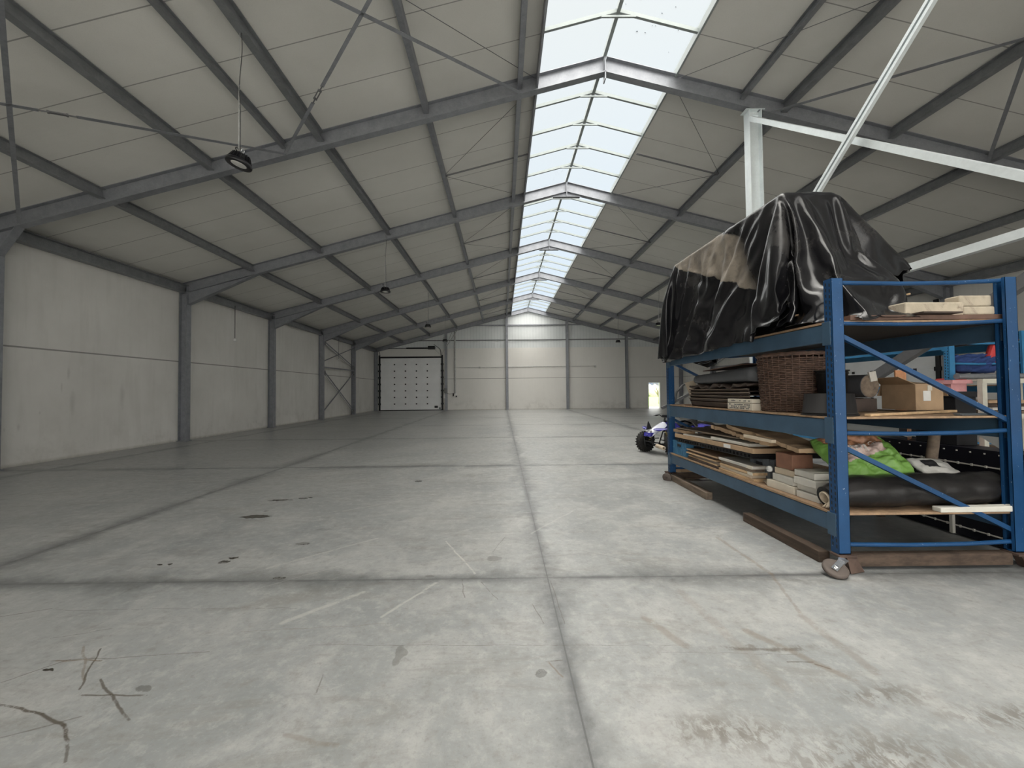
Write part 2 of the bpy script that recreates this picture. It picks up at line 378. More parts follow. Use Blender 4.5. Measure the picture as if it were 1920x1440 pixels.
# racking and goods
def blue_paint(name, col, chips=True):
    t = NT(name); p = t.obj(); a = t.noise(p, 3, 4, .6); b = t.noise(p, 26, 5, .75); e = t.noise(t.vmath('MULTIPLY', p, (1,1,.3)), 60, 4, .8)
    c = t.ramp(a, [(.3, mul(col, .82)), (.7, mul(col, 1.15))])
    c = t.mix(t.math('MULTIPLY', t.step(b, .60, .70), .35), c, mul(col, .45))
    if chips: c = t.mix(t.math('MULTIPLY', t.step(e, .665, .70), .7), c, (.55,.62,.68))
    t.bsdf(c, .42, .0, t.bump(b, .08, .002), .3); return t.m
M['rack_blue'] = blue_paint('rack_upright_paint', (.011,.058,.155))
M['beam_blue'] = blue_paint('rack_beam_paint', (.05,.095,.15), False)
M['rack_light'] = blue_paint('lighter_blue_paint', (.045,.22,.44))
M['chipboard'] = simple('chipboard', (.31,.205,.125), .8, var=.2, scale=20, bump=.2, dirt=(.20,.14,.09))
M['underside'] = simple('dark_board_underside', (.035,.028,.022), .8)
M['old_wood'] = simple('weathered_timber', (.075,.052,.038), .85, var=.35, scale=7, stretch=(1,.25,2.5), bump=.35, bscale=40)
M['old_wood_light'] = simple('aged_batten', (.17,.13,.098), .85, var=.3, scale=8, stretch=(2,.3,2), bump=.3, bscale=40)
M['wood'] = simple('pale_softwood', (.52,.36,.21), .7, var=.2, scale=9, stretch=(2,.3,2), bump=.15)
M['kraft'] = simple('kraft_cardboard', (.42,.29,.18), .85, var=.12, scale=4, bump=.15, bscale=30, dirt=(.26,.18,.12))
M['kraft_light'] = simple('pale_cardboard', (.55,.46,.35), .85, var=.1, scale=4, bump=.12, bscale=30)
M['cream'] = simple('cream_carton', (.60,.55,.46), .8, var=.08, scale=5, bump=.1, bscale=30)
M['white_carton'] = simple('off_white_carton', (.55,.53,.48), .8, var=.08, scale=5, bump=.1, bscale=30, dirt=(.42,.38,.33))
M['brown_box'] = simple('reddish_brown_carton', (.26,.13,.085), .8, var=.15, scale=5, bump=.15, bscale=30)
M['dark_brown'] = simple('dark_brown_sheet', (.06,.042,.034), .6, var=.25, scale=6, bump=.1)
M['brown_plate'] = simple('brown_plate', (.13,.075,.055), .6, var=.2, scale=8, bump=.1)
M['grey_mat'] = simple('grey_rubber_mat', (.075,.077,.083), .55, spec=.25, var=.12, scale=3, bump=.15, bscale=12, bdist=.01)
M['grey_crate'] = simple('grey_crate_plastic', (.12,.135,.15), .5, var=.1, bump=.05)
M['blue_crate'] = simple('blue_crate_plastic', (.05,.17,.30), .5, var=.1, bump=.05)
M['dark_plastic'] = simple('black_tub_plastic', (.018,.017,.017), .5, spec=.2, var=.2, scale=4, bump=.1)
M['film'] = simple('black_film_roll', (.016,.015,.015), .34, spec=.25, var=.25, scale=5, bump=.6, bscale=9, bdist=.015, stretch=(.6,1,1))
M['foam'] = simple('white_foam', (.60,.58,.52), .85, var=.06, bump=.1)
M['green'] = simple('green_bag_plastic', (.155,.31,.065), .42, var=.10, scale=5, bump=.5, bscale=7, bdist=.015)
M['print_brown'] = simple('printed_brown_picture', (.30,.15,.085), .45, var=.5, scale=14, bump=.3, bscale=9, bdist=.01)
M['print_pink'] = simple('printed_pale_picture', (.52,.40,.36), .45, var=.25, scale=12, bump=.3, bscale=9, bdist=.01)
M['white_bag'] = simple('white_plastic_bag', (.60,.59,.56), .4, var=.06, bump=.5, bscale=14, bdist=.01, dirt=(.35,.30,.26))
M['wicker'] = simple('brown_wicker', (.105,.062,.045), .55, var=.35, scale=25, bump=.2)
M['caster_rubber'] = simple('brown_caster_rubber', (.10,.08,.07), .7, var=.15, bump=.1)
M['chrome'] = simple('zinc_plated_fork', (.75,.76,.78), .22, .9, var=.05, bump=0)
M['rust'] = simple('rusty_plate', (.07,.045,.035), .8, var=.3, bump=.2)
M['rubber'] = simple('knobbly_tyre_rubber', (.022,.021,.02), .8, var=.2, bump=.2)
M['atv_blue'] = simple('blue_fairing', (.05,.045,.30), .25, var=.1, bump=0, Coat_Weight=.5)
M['atv_white'] = simple('white_fairing', (.62,.64,.72), .25, var=.04, bump=0, Coat_Weight=.5)
M['seat_black'] = simple('black_vinyl_seat', (.02,.02,.022), .45, bump=.1)
M['alu'] = simple('bare_aluminium', (.55,.55,.55), .35, .8, bump=0)
M['yellow'] = simple('yellow_spring', (.55,.42,.06), .5, bump=0)
M['brick'] = simple('pale_block', (.46,.40,.31), .9, var=.12, scale=8, bump=.3, dirt=(.20,.15,.12), dirt_amt=.9)
M['blue_cloth'] = simple('navy_fabric', (.035,.07,.22), .8, var=.3, scale=7, bump=.4, bscale=12, bdist=.02)
M['red_cloth'] = simple('red_plastic', (.62,.06,.06), .5, var=.1)
M['pink'] = simple('pink_board', (.62,.30,.31), .6, var=.1)
M['offwhite_wood'] = simple('painted_white_wood', (.58,.56,.48), .6, var=.1)
M['orange_board'] = simple('orange_plywood', (.58,.27,.13), .5, var=.18, scale=14, bump=.1)
M['panel_black'] = simple('black_panel', (.010,.010,.015), .4, spec=.25, var=.2, scale=2, bump=.1)
M['dark_crate'] = simple('dark_stowed_box', (.015,.015,.017), .6, spec=.2, bump=.1)
# ------------------------------------------------------------ room shell
m = MB()
for i, (xa, xb, ya, yb) in enumerate(FLOOR_ZONES):
    m.cur = i; xa, xb = max(xa, WL-.4), min(xb, WR+.4); ya, yb = max(ya, YBACK-.3), min(yb, YEND+.3)
    m.add([(xa,ya,0),(xb,ya,0),(xb,yb,0),(xa,yb,0)], [(0,1,2,3)])
m.cur = 0; m.add([(WL-.4,YBACK-.3,-.25),(WR+.4,YBACK-.3,-.25),(WR+.4,YEND+.3,-.25),(WL-.4,YEND+.3,-.25)], [(3,2,1,0)])
for a, b in (((WL-.4,YBACK-.3),(WR+.4,YBACK-.3)),((WR+.4,YBACK-.3),(WR+.4,YEND+.3)),((WR+.4,YEND+.3),(WL-.4,YEND+.3)),((WL-.4,YEND+.3),(WL-.4,YBACK-.3))):
    m.add([(*a,-.25),(*b,-.25),(*b,0),(*a,0)], [(0,1,2,3)])
fl = struct(m.build('floor', M['floor'], merge=True))
def slope_slab(x0, x1, name, mat, t=.12, off=0, y0=YBACK-.3, y1=YEND+.3):
    m = MB(); q = []
    for y in (y0, y1):
        q += [(x0, y, ZC(x0)+off), (x1, y, ZC(x1)+off), (x1, y, ZC(x1)+off+t), (x0, y, ZC(x0)+off+t)]
    m.add(q, [(0,1,2,3),(7,6,5,4),(0,4,5,1),(1,5,6,2),(2,6,7,3),(3,7,4,0)])
    return m.build(name, mat)
struct(slope_slab(WL-.4, SKL, 'ceiling', M['roof'])); struct(slope_slab(SKR, WR+.4, 'ceiling', M['roof']))
def rect_wall(name, axis, at, thick, a0, a1, z0, z1, holes=(), mat=None):
    m = MB()
    def put(p0, p1, q0, q1):
        if p1-p0 < 1e-4 or q1-q0 < 1e-4: return
        if axis == 'x': m.box(at, at+thick, p0, p1, q0, q1)
        else: m.box(p0, p1, at, at+thick, q0, q1)
    cur = a0
    for h0, h1, hz0, hz1 in sorted(holes):
        put(cur, h0, z0, z1); put(h0, h1, z0, hz0); put(h0, h1, hz1, z1); cur = h1
    put(cur, a1, z0, z1); return struct(m.build(name, mat or M['wall']))
rect_wall('wall_left', 'x', WL-.3, .3, YBACK-.3, YEND+.3, 0, ZC(WL)-.005)
RD0, RD1 = 13.75, 18.05
rect_wall('wall_right', 'x', WR, .3, YBACK-.3, YEND+.3, 0, ZC(WR)-.005, [(RD0, RD1, 0, 4.4)])
ZCL = 5.83
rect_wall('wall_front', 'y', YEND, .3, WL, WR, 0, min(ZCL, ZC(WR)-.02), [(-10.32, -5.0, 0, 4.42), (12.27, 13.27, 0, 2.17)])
def gable(name, y, z0, mat, t=.2, hole=None):
    m = MB(); xa = XR-(ZR-z0)/SL; xb = XR+(ZR-z0)/SL
    poly = [(max(xa, WL), z0), (min(xb, WR), z0)]
    if xb > WR: poly.append((WR, ZC(WR)-.01))
    poly.append((XR, ZR-.01))
    if xa < WL: poly.append((WL, ZC(WL)-.01))
    m.prism(poly, 'y', y, y+t); return struct(m.build(name, mat))
gable('wall_front', YEND+.02, min(ZCL, ZC(WR)-.02), M['cladding'])
rect_wall('wall_back', 'y', YBACK-.3, .3, WL, WR, 0, ZC(WR)-.02, [(-9.5, 13.9, 0, 4.9)])  # unseen opening made this wide to let fill light in
gable('wall_back', YBACK-.3, ZC(WR)-.02, M['wall'], .3)
# horizontal flashings on the gable
m = MB(); m.bar((XR-(ZR-ZCL)/SL+.3, YEND-.03, ZCL+.02), (XR+(ZR-ZCL)/SL-.3, YEND-.03, ZCL+.02), .05, .07); struct(m.build('trim_1', M['dark_steel']))
m = MB(); m.bar((-2.6, YEND-.04, 7.10), (7.2, YEND-.04, 7.10), .08, .10); struct(m.build('trim_2', M['steel']))

# ------------------------------------------------------------ ridge rooflight
w = thing('window_1', None, None, (XR, (YBACK+YEND)/2, ZR)); struct(w)
for sgn, xa in ((-1, SKL), (1, SKR)):
    m = MB(); q = []
    for y in (YBACK-.2, YEND+.2):
        q += [(xa, y, ZC(xa)+.10), (XR, y, ZR+.10), (XR, y, ZR+.115), (xa, y, ZC(xa)+.115)]
    m.add(q, [(0,1,2,3),(7,6,5,4),(0,4,5,1),(1,5,6,2),(2,6,7,3),(3,7,4,0)]); m.build('pane', M['glass'], w)
m = MB(); m.bar((XR, YBACK, ZR+.05), (XR, YEND, ZR+.05), .07, .09); m.build('ridge_bar', M['frame_white'], w)
nb = int(round((YEND-YBACK)/(S/5)))
for i in range(nb):
    y = YK(-3) + (i+.5 if False else i)*S/5
    if i % 5 == 0: continue
    m = MB(); za = .045
    for xa in (SKL, SKR):
        sg = 1 if xa > XR else -1
        m.bar((xa, y, ZC(xa)+za), (XR+sg*.02, y, ZR+za), .05, .07, (0,0,1))
    m.bar((XR-.32, y-.03, ZR-.085+.0), (XR+.32, y-.03, ZR-.085), .03, .035)
    m.build('glazing_bar', M['frame_white'], w)
for xa, sg in ((SKL, -1), (SKR, 1)):
    m = MB(); m.box(xa-.02, xa+.02, YBACK, YEND, ZC(xa)-.03, ZC(xa)+.13) if sg > 0 else m.box(xa-.03, xa+.01, YBACK, YEND, ZC(xa)-.26, ZC(xa)+.13)
    m.build('edge_flashing', M['frame_white'] if sg > 0 else M['steel'], w)
# stains of leaves lying on the sheets
m = MB(); random.seed(3)
for i in range(18):
    x = random.uniform(2.3, 3.5); y = random.choice([random.uniform(5.0, 8.0), random.uniform(6.2, 8.1)]); r = random.uniform(.005, .014)
    n = 7; vs = [(x+r*cos(2*pi*k/n)*random.uniform(.5, 2.6), y+r*sin(2*pi*k/n)*random.uniform(.5, 1.6), ZC(x)+.122) for k in range(n)]
    vs = [(a, b, ZC(a)+.122) for a, b, c in vs]; m.add(vs, [tuple(range(n))])
tag(m.build('leaf_litter', M['rust']), 'small brown leaf scraps lying on the rooflight sheets near the top of the picture', 'leaves', kind='stuff')

# ------------------------------------------------------------ portal frames
ORD = ['first', 'second', 'third', 'fourth', 'fifth', 'sixth']
RH = .33
def rafter_pts(x0, x1, y): return (x0, y, ZC(x0)-RH/2*1.03), (x1, y, ZC(x1)-RH/2*1.03)
def upv(x0, x1): d = V((x1-x0, 0, ZC(x1)-ZC(x0))).normalized(); return (V((0,1,0)).cross(d) if d.x < 0 else d.cross(V((0,1,0))))
def portal(k):
    y = YK(k); end = (k == 5)
    if end: y = YEND - .13
    lab = None
    if k >= 0:
        lab = (f'grey steel portal frame, {ORD[k]} in the row of frames away from the camera' if not end else 'grey steel gable portal frame standing against the end wall')
    f = thing('portal_frame', lab or 'grey steel portal frame over the near end of the hall', 'steel frame', (XR, y, 0), 'portal frames of the hall')
    for s_ in (-1, 1):
        xe = WL+.02 if s_ < 0 else WR-.02
        m = MB(); a, b = rafter_pts(xe, XR, y); m.ibeam(a, b, RH, .16, (0,0,1)); m.build('rafter', M['steel'], f)
        m = MB(); xc = xe - s_*.125; m.ibeam((xc, y, .0), (xc, y, ZC(xe)-.12), .25, .20, (1,0,0), .016, .01)
        m.box(xc-.16, xc+.16, y-.13, y+.13, 0, .018); m.build('column', M['steel'], f)
        if not end:
            L = 2.35 if k != 0 else .42; hd = .62 if k != 0 else .62
            x0 = xe-s_*.25; x1 = xe-s_*(.25+L); z0 = ZC(x0)-RH-.005; z1 = ZC(x1)-RH-.005; hb = z0-(hd-.2 if k else .48)
            m = MB(); m.prism([(x0, z0), (x1, z1), (x0, hb)], 'y', y-.005, y+.005)
            m.bar((x0, y, hb), (x1, y, z1), .16, .014, (0,0,1)); m.build('haunch', M['steel'], f)
    m = MB(); m.box(XR-.012, XR+.012, y-.08, y+.08, ZR-RH-.16, ZR-.02)
    if not end and k != 0:
        m.prism([(XR-.75, ZC(XR-.75)-RH-.01), (XR, ZR-RH-.02), (XR+.75, ZC(XR+.75)-RH-.01), (XR+.45, ZR-RH-.17), (XR-.45, ZR-RH-.17)], 'y', y-.005, y+.005)
        m.bar((XR-.45, y, ZR-RH-.175), (XR+.45, y, ZR-RH-.175), .14, .012)
    m.build('apex_plate', M['steel'], f)
    # bolts and cleats
    return f
for k in range(-2, 6): portal(k)

# ------------------------------------------------------------ purlins
PL = [-8.286, -6.03, -3.75, -1.55, .42]; PRR = [6.0, 8.25, 10.3, 12.7]
names_l = ['lowest', 'second lowest', 'middle', 'second highest', 'highest']
names_r = ['highest', 'second highest', 'second lowest', 'lowest']
def span_txt(k):
    return {-2: 'over the near end', -1: 'reaching the first portal frame', 0: 'between first and second portal frames', 1: 'between second and third portal frames',
            2: 'between third and fourth portal frames', 3: 'between fourth and fifth portal frames', 4: 'between fifth portal frame and gable frame'}[k]
for k in range(-2, 5):
    ya, yb = YK(k)+.012, (YK(k+1) if k < 4 else YEND-.13)-.012
    for i, x in enumerate(PL):
        m = MB(); z = ZC(x)
        if i >= 3: # channel profile
            m.bar((x, ya, z-.1), (x, yb, z-.1), .008, .19, (0,0,1), (.05, 0)); m.bar((x, ya, z-.192), (x, yb, z-.192), .09, .008); m.bar((x, ya, z-.01), (x, yb, z-.01), .09, .008); m.bar((x,ya,z-.17),(x,yb,z-.17),.006,.04,(0,0,1),(-.045,0))
        else: m.ibeam((x, ya, z-.105), (x, yb, z-.105), .20, .13, (0,0,1), .012, .008)
        tag(m.build('purlin', M['purlin'] if i < 3 else M['steel']), f'{names_l[i]} roof purlin, bare wall side, {span_txt(k)}', 'roof purlin', 'roof purlins')
    for i, x in enumerate(PRR):
        m = MB(); z = ZC(x); m.ibeam((x, ya, z-.105), (x, yb, z-.105), .20, .13, (0,0,1), .012, .008)
        tag(m.build('purlin', M['purlin']), f'{names_r[i]} roof purlin, racking side, {span_txt(k)}', 'roof purlin', 'roof purlins')
    for x, nm in ((WL+.16, 'bare long wall'), (WR-.16, 'wall behind the racks')):
        m = MB(); z = ZC(x)-.19; m.ibeam((x, ya, z-.02), (x, yb, z-.02), .26, .22, (0,0,1), .014, .01)
        tag(m.build('eaves_beam', M['purlin']), f'grey eaves beam on the {nm}, {span_txt(k)}', 'eaves beam', 'eaves beams')
# thin purlins carried only by the bay before the first frame
for x, nm in ((-4.52, 'bare wall'), (5.12, 'racking')):
    m = MB(); z = ZC(x); m.ibeam((x, YK(-1)+.012, z-.08), (x, YK(0)-.012, z-.08), .14, .09, (0,0,1))
    tag(m.build('strut', M['purlin']), f'slender grey roof strut, {nm} side, ending at the first portal frame', 'roof strut')
# strut and wire stays by the rooflight in each bay
for k in range(-1, 5):
    y = YK(k)+S*.5
    for x0, x1, nm in ((-1.55, .75, 'bare wall'), (3.74, 6.0, 'racking')):
        m = MB(); m.bar((x0, y, ZC(x0)-.15), (x1, y, ZC(x1)-.15), .03, .03); 
        t_ = tag(m.build('sag_bar', M['dark_steel']), f'thin sag bar by the rooflight, {nm} side, {span_txt(k)}', 'sag bar', 'sag bars beside the rooflight')
        xa, xb = (x1, x0) if x0 < 0 else (x0, x1)
        for y2 in (YK(k)+.1, YK(k+1)-.1):
            m = MB(); m.tube([(xb, y, ZC(xb)-.14), (xa, y2, ZC(xa)-.12)], .006, 5); m.build('stay_wire', M['dark_steel'], t_)

# ------------------------------------------------------------ gable columns
for i, (x, nm) in enumerate([(-4.69, 'beside the white sectional door'), (.41, 'under the rooflight, where the floor joint ends'), (5.46, 'in the middle of the end wall, next right of the rooflight column'), (10.45, 'before the open personnel door')]):
    m = MB(); m.ibeam((x, YEND-.13, 0), (x, YEND-.13, ZC(x)-RH-.02), .24, .20, (0,1,0), .014, .01)
    tag(m.build('gable_column', M['steel']), f'grey steel gable column {nm}', 'steel column', 'gable columns')

# ------------------------------------------------------------ sectional doors
def sectional(name, x0, x1, z1, at, axis, inward, dots_u, lab):
    """axis 'y' : door in a wall of constant y"""
    d = thing(name, None, None, ((x0+x1)/2, at, 0) if axis == 'y' else (at, (x0+x1)/2, 0)); struct(d)
    def B(m, a0, a1, d0, d1, zz0, zz1):
        lo, hi = sorted((at+inward*d0, at+inward*d1))
        m.box(a0, a1, lo, hi, zz0, zz1) if axis == 'y' else m.box(lo, hi, a0, a1, zz0, zz1)
    n = 8; ph = z1/n
    for i in range(n):
        m = MB(); B(m, x0+.02, x1-.02, -.12, -.06, i*ph+.001, (i+1)*ph-.0); pn = m.build('door_panel', M['door_white'], d, bev=.006)
        if i:
            for u in dots_u:
                m = MB(); c = x0+(x1-x0)*u; B(m, c-.055, c+.055, -.06, -.035, i*ph-.05, i*ph+.05); m.build('hinge', M['black'], pn)
    for a in (x0, x1):
        m = MB(); B(m, a-.07, a+.07, -.03, .05, 0, z1+.22)
        for i in range(1, n): B(m, a-.11, a+.11, .0, .06, i*ph-.07, i*ph+.07)
        m.build('guide_rail', M['black'], d)
    m = MB(); B(m, x0, x1, -.14, -.122, 0, z1); m.build('door_backing', M['black'], d)  # unseen dark backing added to stop light leaking between the panels
    m = MB(); B(m, x0-.05, x1+.05, -.04, .05, z1-.02, z1+.11); m.build('lintel_seal', M['black'], d)
    m = MB(); B(m, x0, x1, -.13, -.04, 0, .06); m.build('bottom_seal', M['black'], d)
    return d, B
d, B = sectional('door_1', -10.28, -5.03, 4.42, YEND, 'y', -1, (.235, .41, .585, .76), '')
m = MB(); B(m, -5.70, -5.42, -.06, -.03, .20, .38); m.build('lock_plate', M['black'], d)
m = MB(); B(m, -5.30, -5.20, -.06, -.0, .12, .24); m.build('pull_handle', M['black'], d)
m = MB(); m.tube([(-9.4, YEND-.55, 5.17), (-5.5, YEND-.55, 5.17)], .022, 6); m.tube([(-7.9, YEND-.55, 5.17), (-6.1, YEND-.55, 5.17)], .06, 8); m.build('spring_shaft', M['black'], d)
for x in (-9.6, -7.15, -5.55):
    m = MB(); m.bar((x, YEND-.55, 5.15), (x, YEND-.55, ZC(x)-.1), .04, .04); m.build('track_hanger', M['steel'], d)
m = MB(); m.box(-6.1, -5.55, YEND-.7, YEND-.4, 5.07, 5.33); m.build('operator_motor', M['black'], d)
for x in (-10.2, -5.1):
    m = MB(); m.tube([(x, YEND-.1, 4.5), (x, YEND-.3, 4.85), (x, YEND-.6, 5.02), (x, YEND-1.1, 5.08), (x, YEND-3.6, 5.10)], .03, 6); m.build('horizontal_track', M['dark_steel'], d)
d, B = sectional('door_2', RD0, RD1, 4.38, WR, 'x', -1, (.2, .4, .6, .8), '')

# personnel door, open to the outside
d = struct(thing('door_3', None, None, (12.8, YEND, 0)))
m = MB(); m.box(12.23, 12.29, YEND-.02, YEND+.3, 0, 2.2); m.box(13.24, 13.30, YEND-.02, YEND+.3, 0, 2.2); m.box(12.23, 13.30, YEND-.02, YEND+.3, 2.15, 2.2); m.build('door_frame', M['white'], d)
m = MB(); m.obox((12.50, YEND+.72, 1.07), (.95, .05, 2.1), Rz(radians(66))); lf = m.build('door_leaf', M['white'], d)
m = MB(); m.tube([(12.72, YEND+1.0, 1.05), (12.78, YEND+.98, 1.05), (12.74, YEND+.88, 1.05)], .012, 6); m.build('door_handle', M['dark_steel'], lf)

# outside
m = MB(); m.box(-40, 60, YEND+.35, YEND+3.2, -.3, -.03); tag(m.build('paving', M['paving']), 'pale paved strip outside the open personnel door', 'paving', kind='structure')
m = MB(); m.box(-60, 90, YEND+3.2, 160, -.4, -.06); tag(m.build('meadow', M['grass']), 'bright green meadow seen through the open personnel door', 'grass', kind='stuff')
m = MB(); m.box(-60, 60, -70, YBACK-.35, -.3, -.02); tag(m.build('yard', M['paving']), 'paved yard outside the entrance behind the camera', 'paving', kind='structure')
random.seed(5)
t_ = thing('bare_tree', 'bare leafless tree in the meadow outside the open personnel door', 'tree', (18.0, 46, 0))
m = MB(); m.tube([(18.0,46,-.1),(18.05,46,.6),(17.95,46,1.2)], [.09,.07,.06], 7)
for i in range(16):
    a = random.uniform(0, 2*pi); l = random.uniform(.7, 1.6); z = random.uniform(.7, 1.25)
    p1 = V((18, 46, z)); p2 = p1+V((cos(a)*l*.45, sin(a)*l*.45, l*.5)); p3 = p2+V((cos(a+.4)*l*.25, sin(a+.4)*l*.3, l*.45))
    m.tube([p1, p2, p3], [.035, .022, .008], 5); p4 = p2+V((cos(a-.9)*.3, sin(a-.9)*.3, .35)); m.tube([p2, p4], [.016, .006], 4)
m.build('trunk', M['bark'], t_)
t_ = MB()
for i in range(60):
    x = 5+i*1.0+random.uniform(-.3, .3); r = random.uniform(.9, 1.7); t_.lathe((x, 95+random.uniform(-3, 3), -.07), [(0.01, r*2.0), (r*.7, r*1.5), (r, r*.8), (r*.7, 0)], 7)
tag(t_.build('hedgerow', simple('hazy_hedge', (.42,.46,.34), .9, var=.3)), 'hazy hedgerow far across the meadow beyond the door', 'hedge', kind='stuff')

# ------------------------------------------------------------ braces
def turnbuckle(parent, p, d):
    m = MB(); p = V(p); d = V(d).normalized(); s_ = d.cross(V((0,0,1))).normalized()
    for sg in (-1, 1): m.bar(p-d*.10+s_*.022*sg, p+d*.10+s_*.022*sg, .012, .02)
    m.tube([p-d*.22, p-d*.08], .011, 6); m.tube([p+d*.08, p+d*.22], .011, 6); m.bar(p-d*.115, p-d*.09, .06, .03); m.bar(p+d*.09, p+d*.115, .06, .03)
    m.build('turnbuckle', M['dark_steel'], parent)
def flat_brace(a, b, tpos, lab, w=.06):
    a, b = V(a), V(b); o = thing('roof_brace', lab, 'roof brace', a, 'flat bar roof braces')
    d = (b-a); L = d.length; d.normalize(); up = V((-SL, 0, 1)) if a.x > XR else V((SL*-1, 0, 1))
    up = V((SL if (a.x+b.x)/2 > XR else -SL, 0, 1)); m = MB()
    if tpos:
        q = a+d*tpos; m.bar(a, q-d*.2, w, .008, up); m.bar(q+d*.2, b, w, .008, up); m.build('flat_bar', M['steel'], o); turnbuckle(o, q, d)
    else: m.bar(a, b, w, .008, up); m.build('flat_bar', M['steel'], o)
def node(x, k): return (x, YK(k)-(0.12 if k == 0 else -.12), ZC(x)-RH-.01)
flat_brace(node(-4.44, 0), node(-9.86, -1), 3.2, 'flat roof brace with a turnbuckle, crossing the picture edge behind the first high bay lamp')
flat_brace(node(-9.86, 0), node(-4.44, -1), None, 'flat roof brace rising steeply from the corner of the bare wall')
flat_brace(node(-4.44, 0), node(.41, -1), 1.75, 'flat roof brace with a dark turnbuckle, rising past the highest lamp cord')
flat_brace(node(.41, 0), node(-4.44, -1), None, 'flat roof brace running from beside the rooflight to the top edge')
flat_brace(node(5.7, 0), node(10.13, -1), None, 'flat roof brace starting at the head of the bright post')
flat_brace(node(10.13, 0), node(5.7, -1), None, 'flat roof brace crossing near the upper corner above the racks')

def wall_brace(xf, y0, y1, sgn, where):
    o = thing('wall_brace', f'grey cross bracing with horizontal tie between two columns of the {where}', 'cross bracing', (xf, (y0+y1)/2, 0), 'wall cross bracing')
    for a, b, w in [((y0, 4.55), (y1, 3.25), .07), ((y0, 3.40), (y1, 4.70), .045), ((y0, 3.06), (y1, 3.10), .08), ((y0, 2.80), (y1, .2), .07), ((y0, .45), (y1, 2.95), .045)]:
        m = MB(); p, q = (xf, a[0], a[1]), (xf, b[0], b[1])
        if w > .05 and a[1] != 3.06: m.bar(p, q, .012, w, (0,0,1), (0, w*.9)); m.bar(p, q, .012, w*.5, (0,0,1), (0, -w*.9)); m.bar(p, q, .05, .01, (0,0,1), (0, w*1.3))
        else: m.bar(p, q, .05, w, (0,0,1))
        m.build('brace_bar', M['steel'], o)
    for y, z in ((y0+.15, 4.5), (y1-.15, 3.3), (y0+.15, 2.75), (y1-.15, .28), (y1-.12, 2.9)):
        m = MB(); m.box(xf-.008, xf+.008, y-.14, y+.14, z-.12, z+.12); m.build('gusset_plate', M['dark_steel'], o)
wall_brace(WL+.20, YK(3)+.1, YK(4)-.1, 1, 'bare long wall'); wall_brace(WR-.20, YK(3)+.1, YK(4)-.1, -1, 'wall behind the racks')

# interior braced line beside the rack
XP = 5.34
m = MB(); zt = ZC(XP)-RH-.02; m.ibeam((XP, YK(0), 0), (XP, YK(0), zt), .26, .20, (1,0,0), .014, .01); m.box(XP-.16, XP+.16, YK(0)-.13, YK(0)+.13, 0, .02); m.box(XP-.2, XP+.2, YK(0)-.1, YK(0)+.1, zt-.012, zt)
tag(m.build('steel_post', M['bright_steel']), 'bright galvanized post rising behind the black tarpaulin to the first rafter', 'steel post')
m = MB(); zt2 = ZC(XP)-RH-.02; m.ibeam((XP, YK(-1), 0), (XP, YK(-1), zt2), .26, .20, (1,0,0), .014, .01)
tag(m.build('steel_post', M['bright_steel']), 'bright galvanized post beside the rack, just outside the picture', 'steel post')
xb = 5.15
def hollow(p0, p1, lab, mt, w=.10, h=.11):
    m = MB(); m.bar(p0, p1, w, h, (0,0,1)); p0, p1 = V(p0), V(p1); d = (p1-p0).normalized()
    m.bar(p0-d*.05, p0+d*.18, .012, h*1.6, (0,0,1), (-(w/2+.01), 0)); return tag(m.build('cross_brace', mt), lab, 'brace')
hollow((xb, 8.05, 7.10), (xb, 3.30, 3.153), 'long bright steel brace running from the post head down toward the picture edge', M['bright_steel'], .07, .085)
m = MB()
p0, p1 = (xb-.16, 3.75, 6.58), (xb-.16, 8.15, 3.09)
for o in (-.05, .05): m.bar(p0, p1, .05, .012, (0,0,1), (0, o)); m.bar(p0, p1, .008, .045, (0,0,1), (-.025, o*.8)); 
m.bar(p0, p1, .008, .10, (0,0,1), (.025, 0)); tag(m.build('cross_brace', M['bright_steel']), 'slim channel brace coming down from the top edge to behind the tarpaulin peak', 'brace')
hollow((xb, 8.15, 3.055), (xb, 3.27, 3.055), 'bright horizontal steel rail beyond the drooping corner of the tarpaulin', M['bright_steel'], .08, .095)
hollow((xb, 3.27, 2.92), (xb, 8.15, .25), 'dark diagonal strut crossing behind the rack shelves', M['dark_steel'], .08, .12)

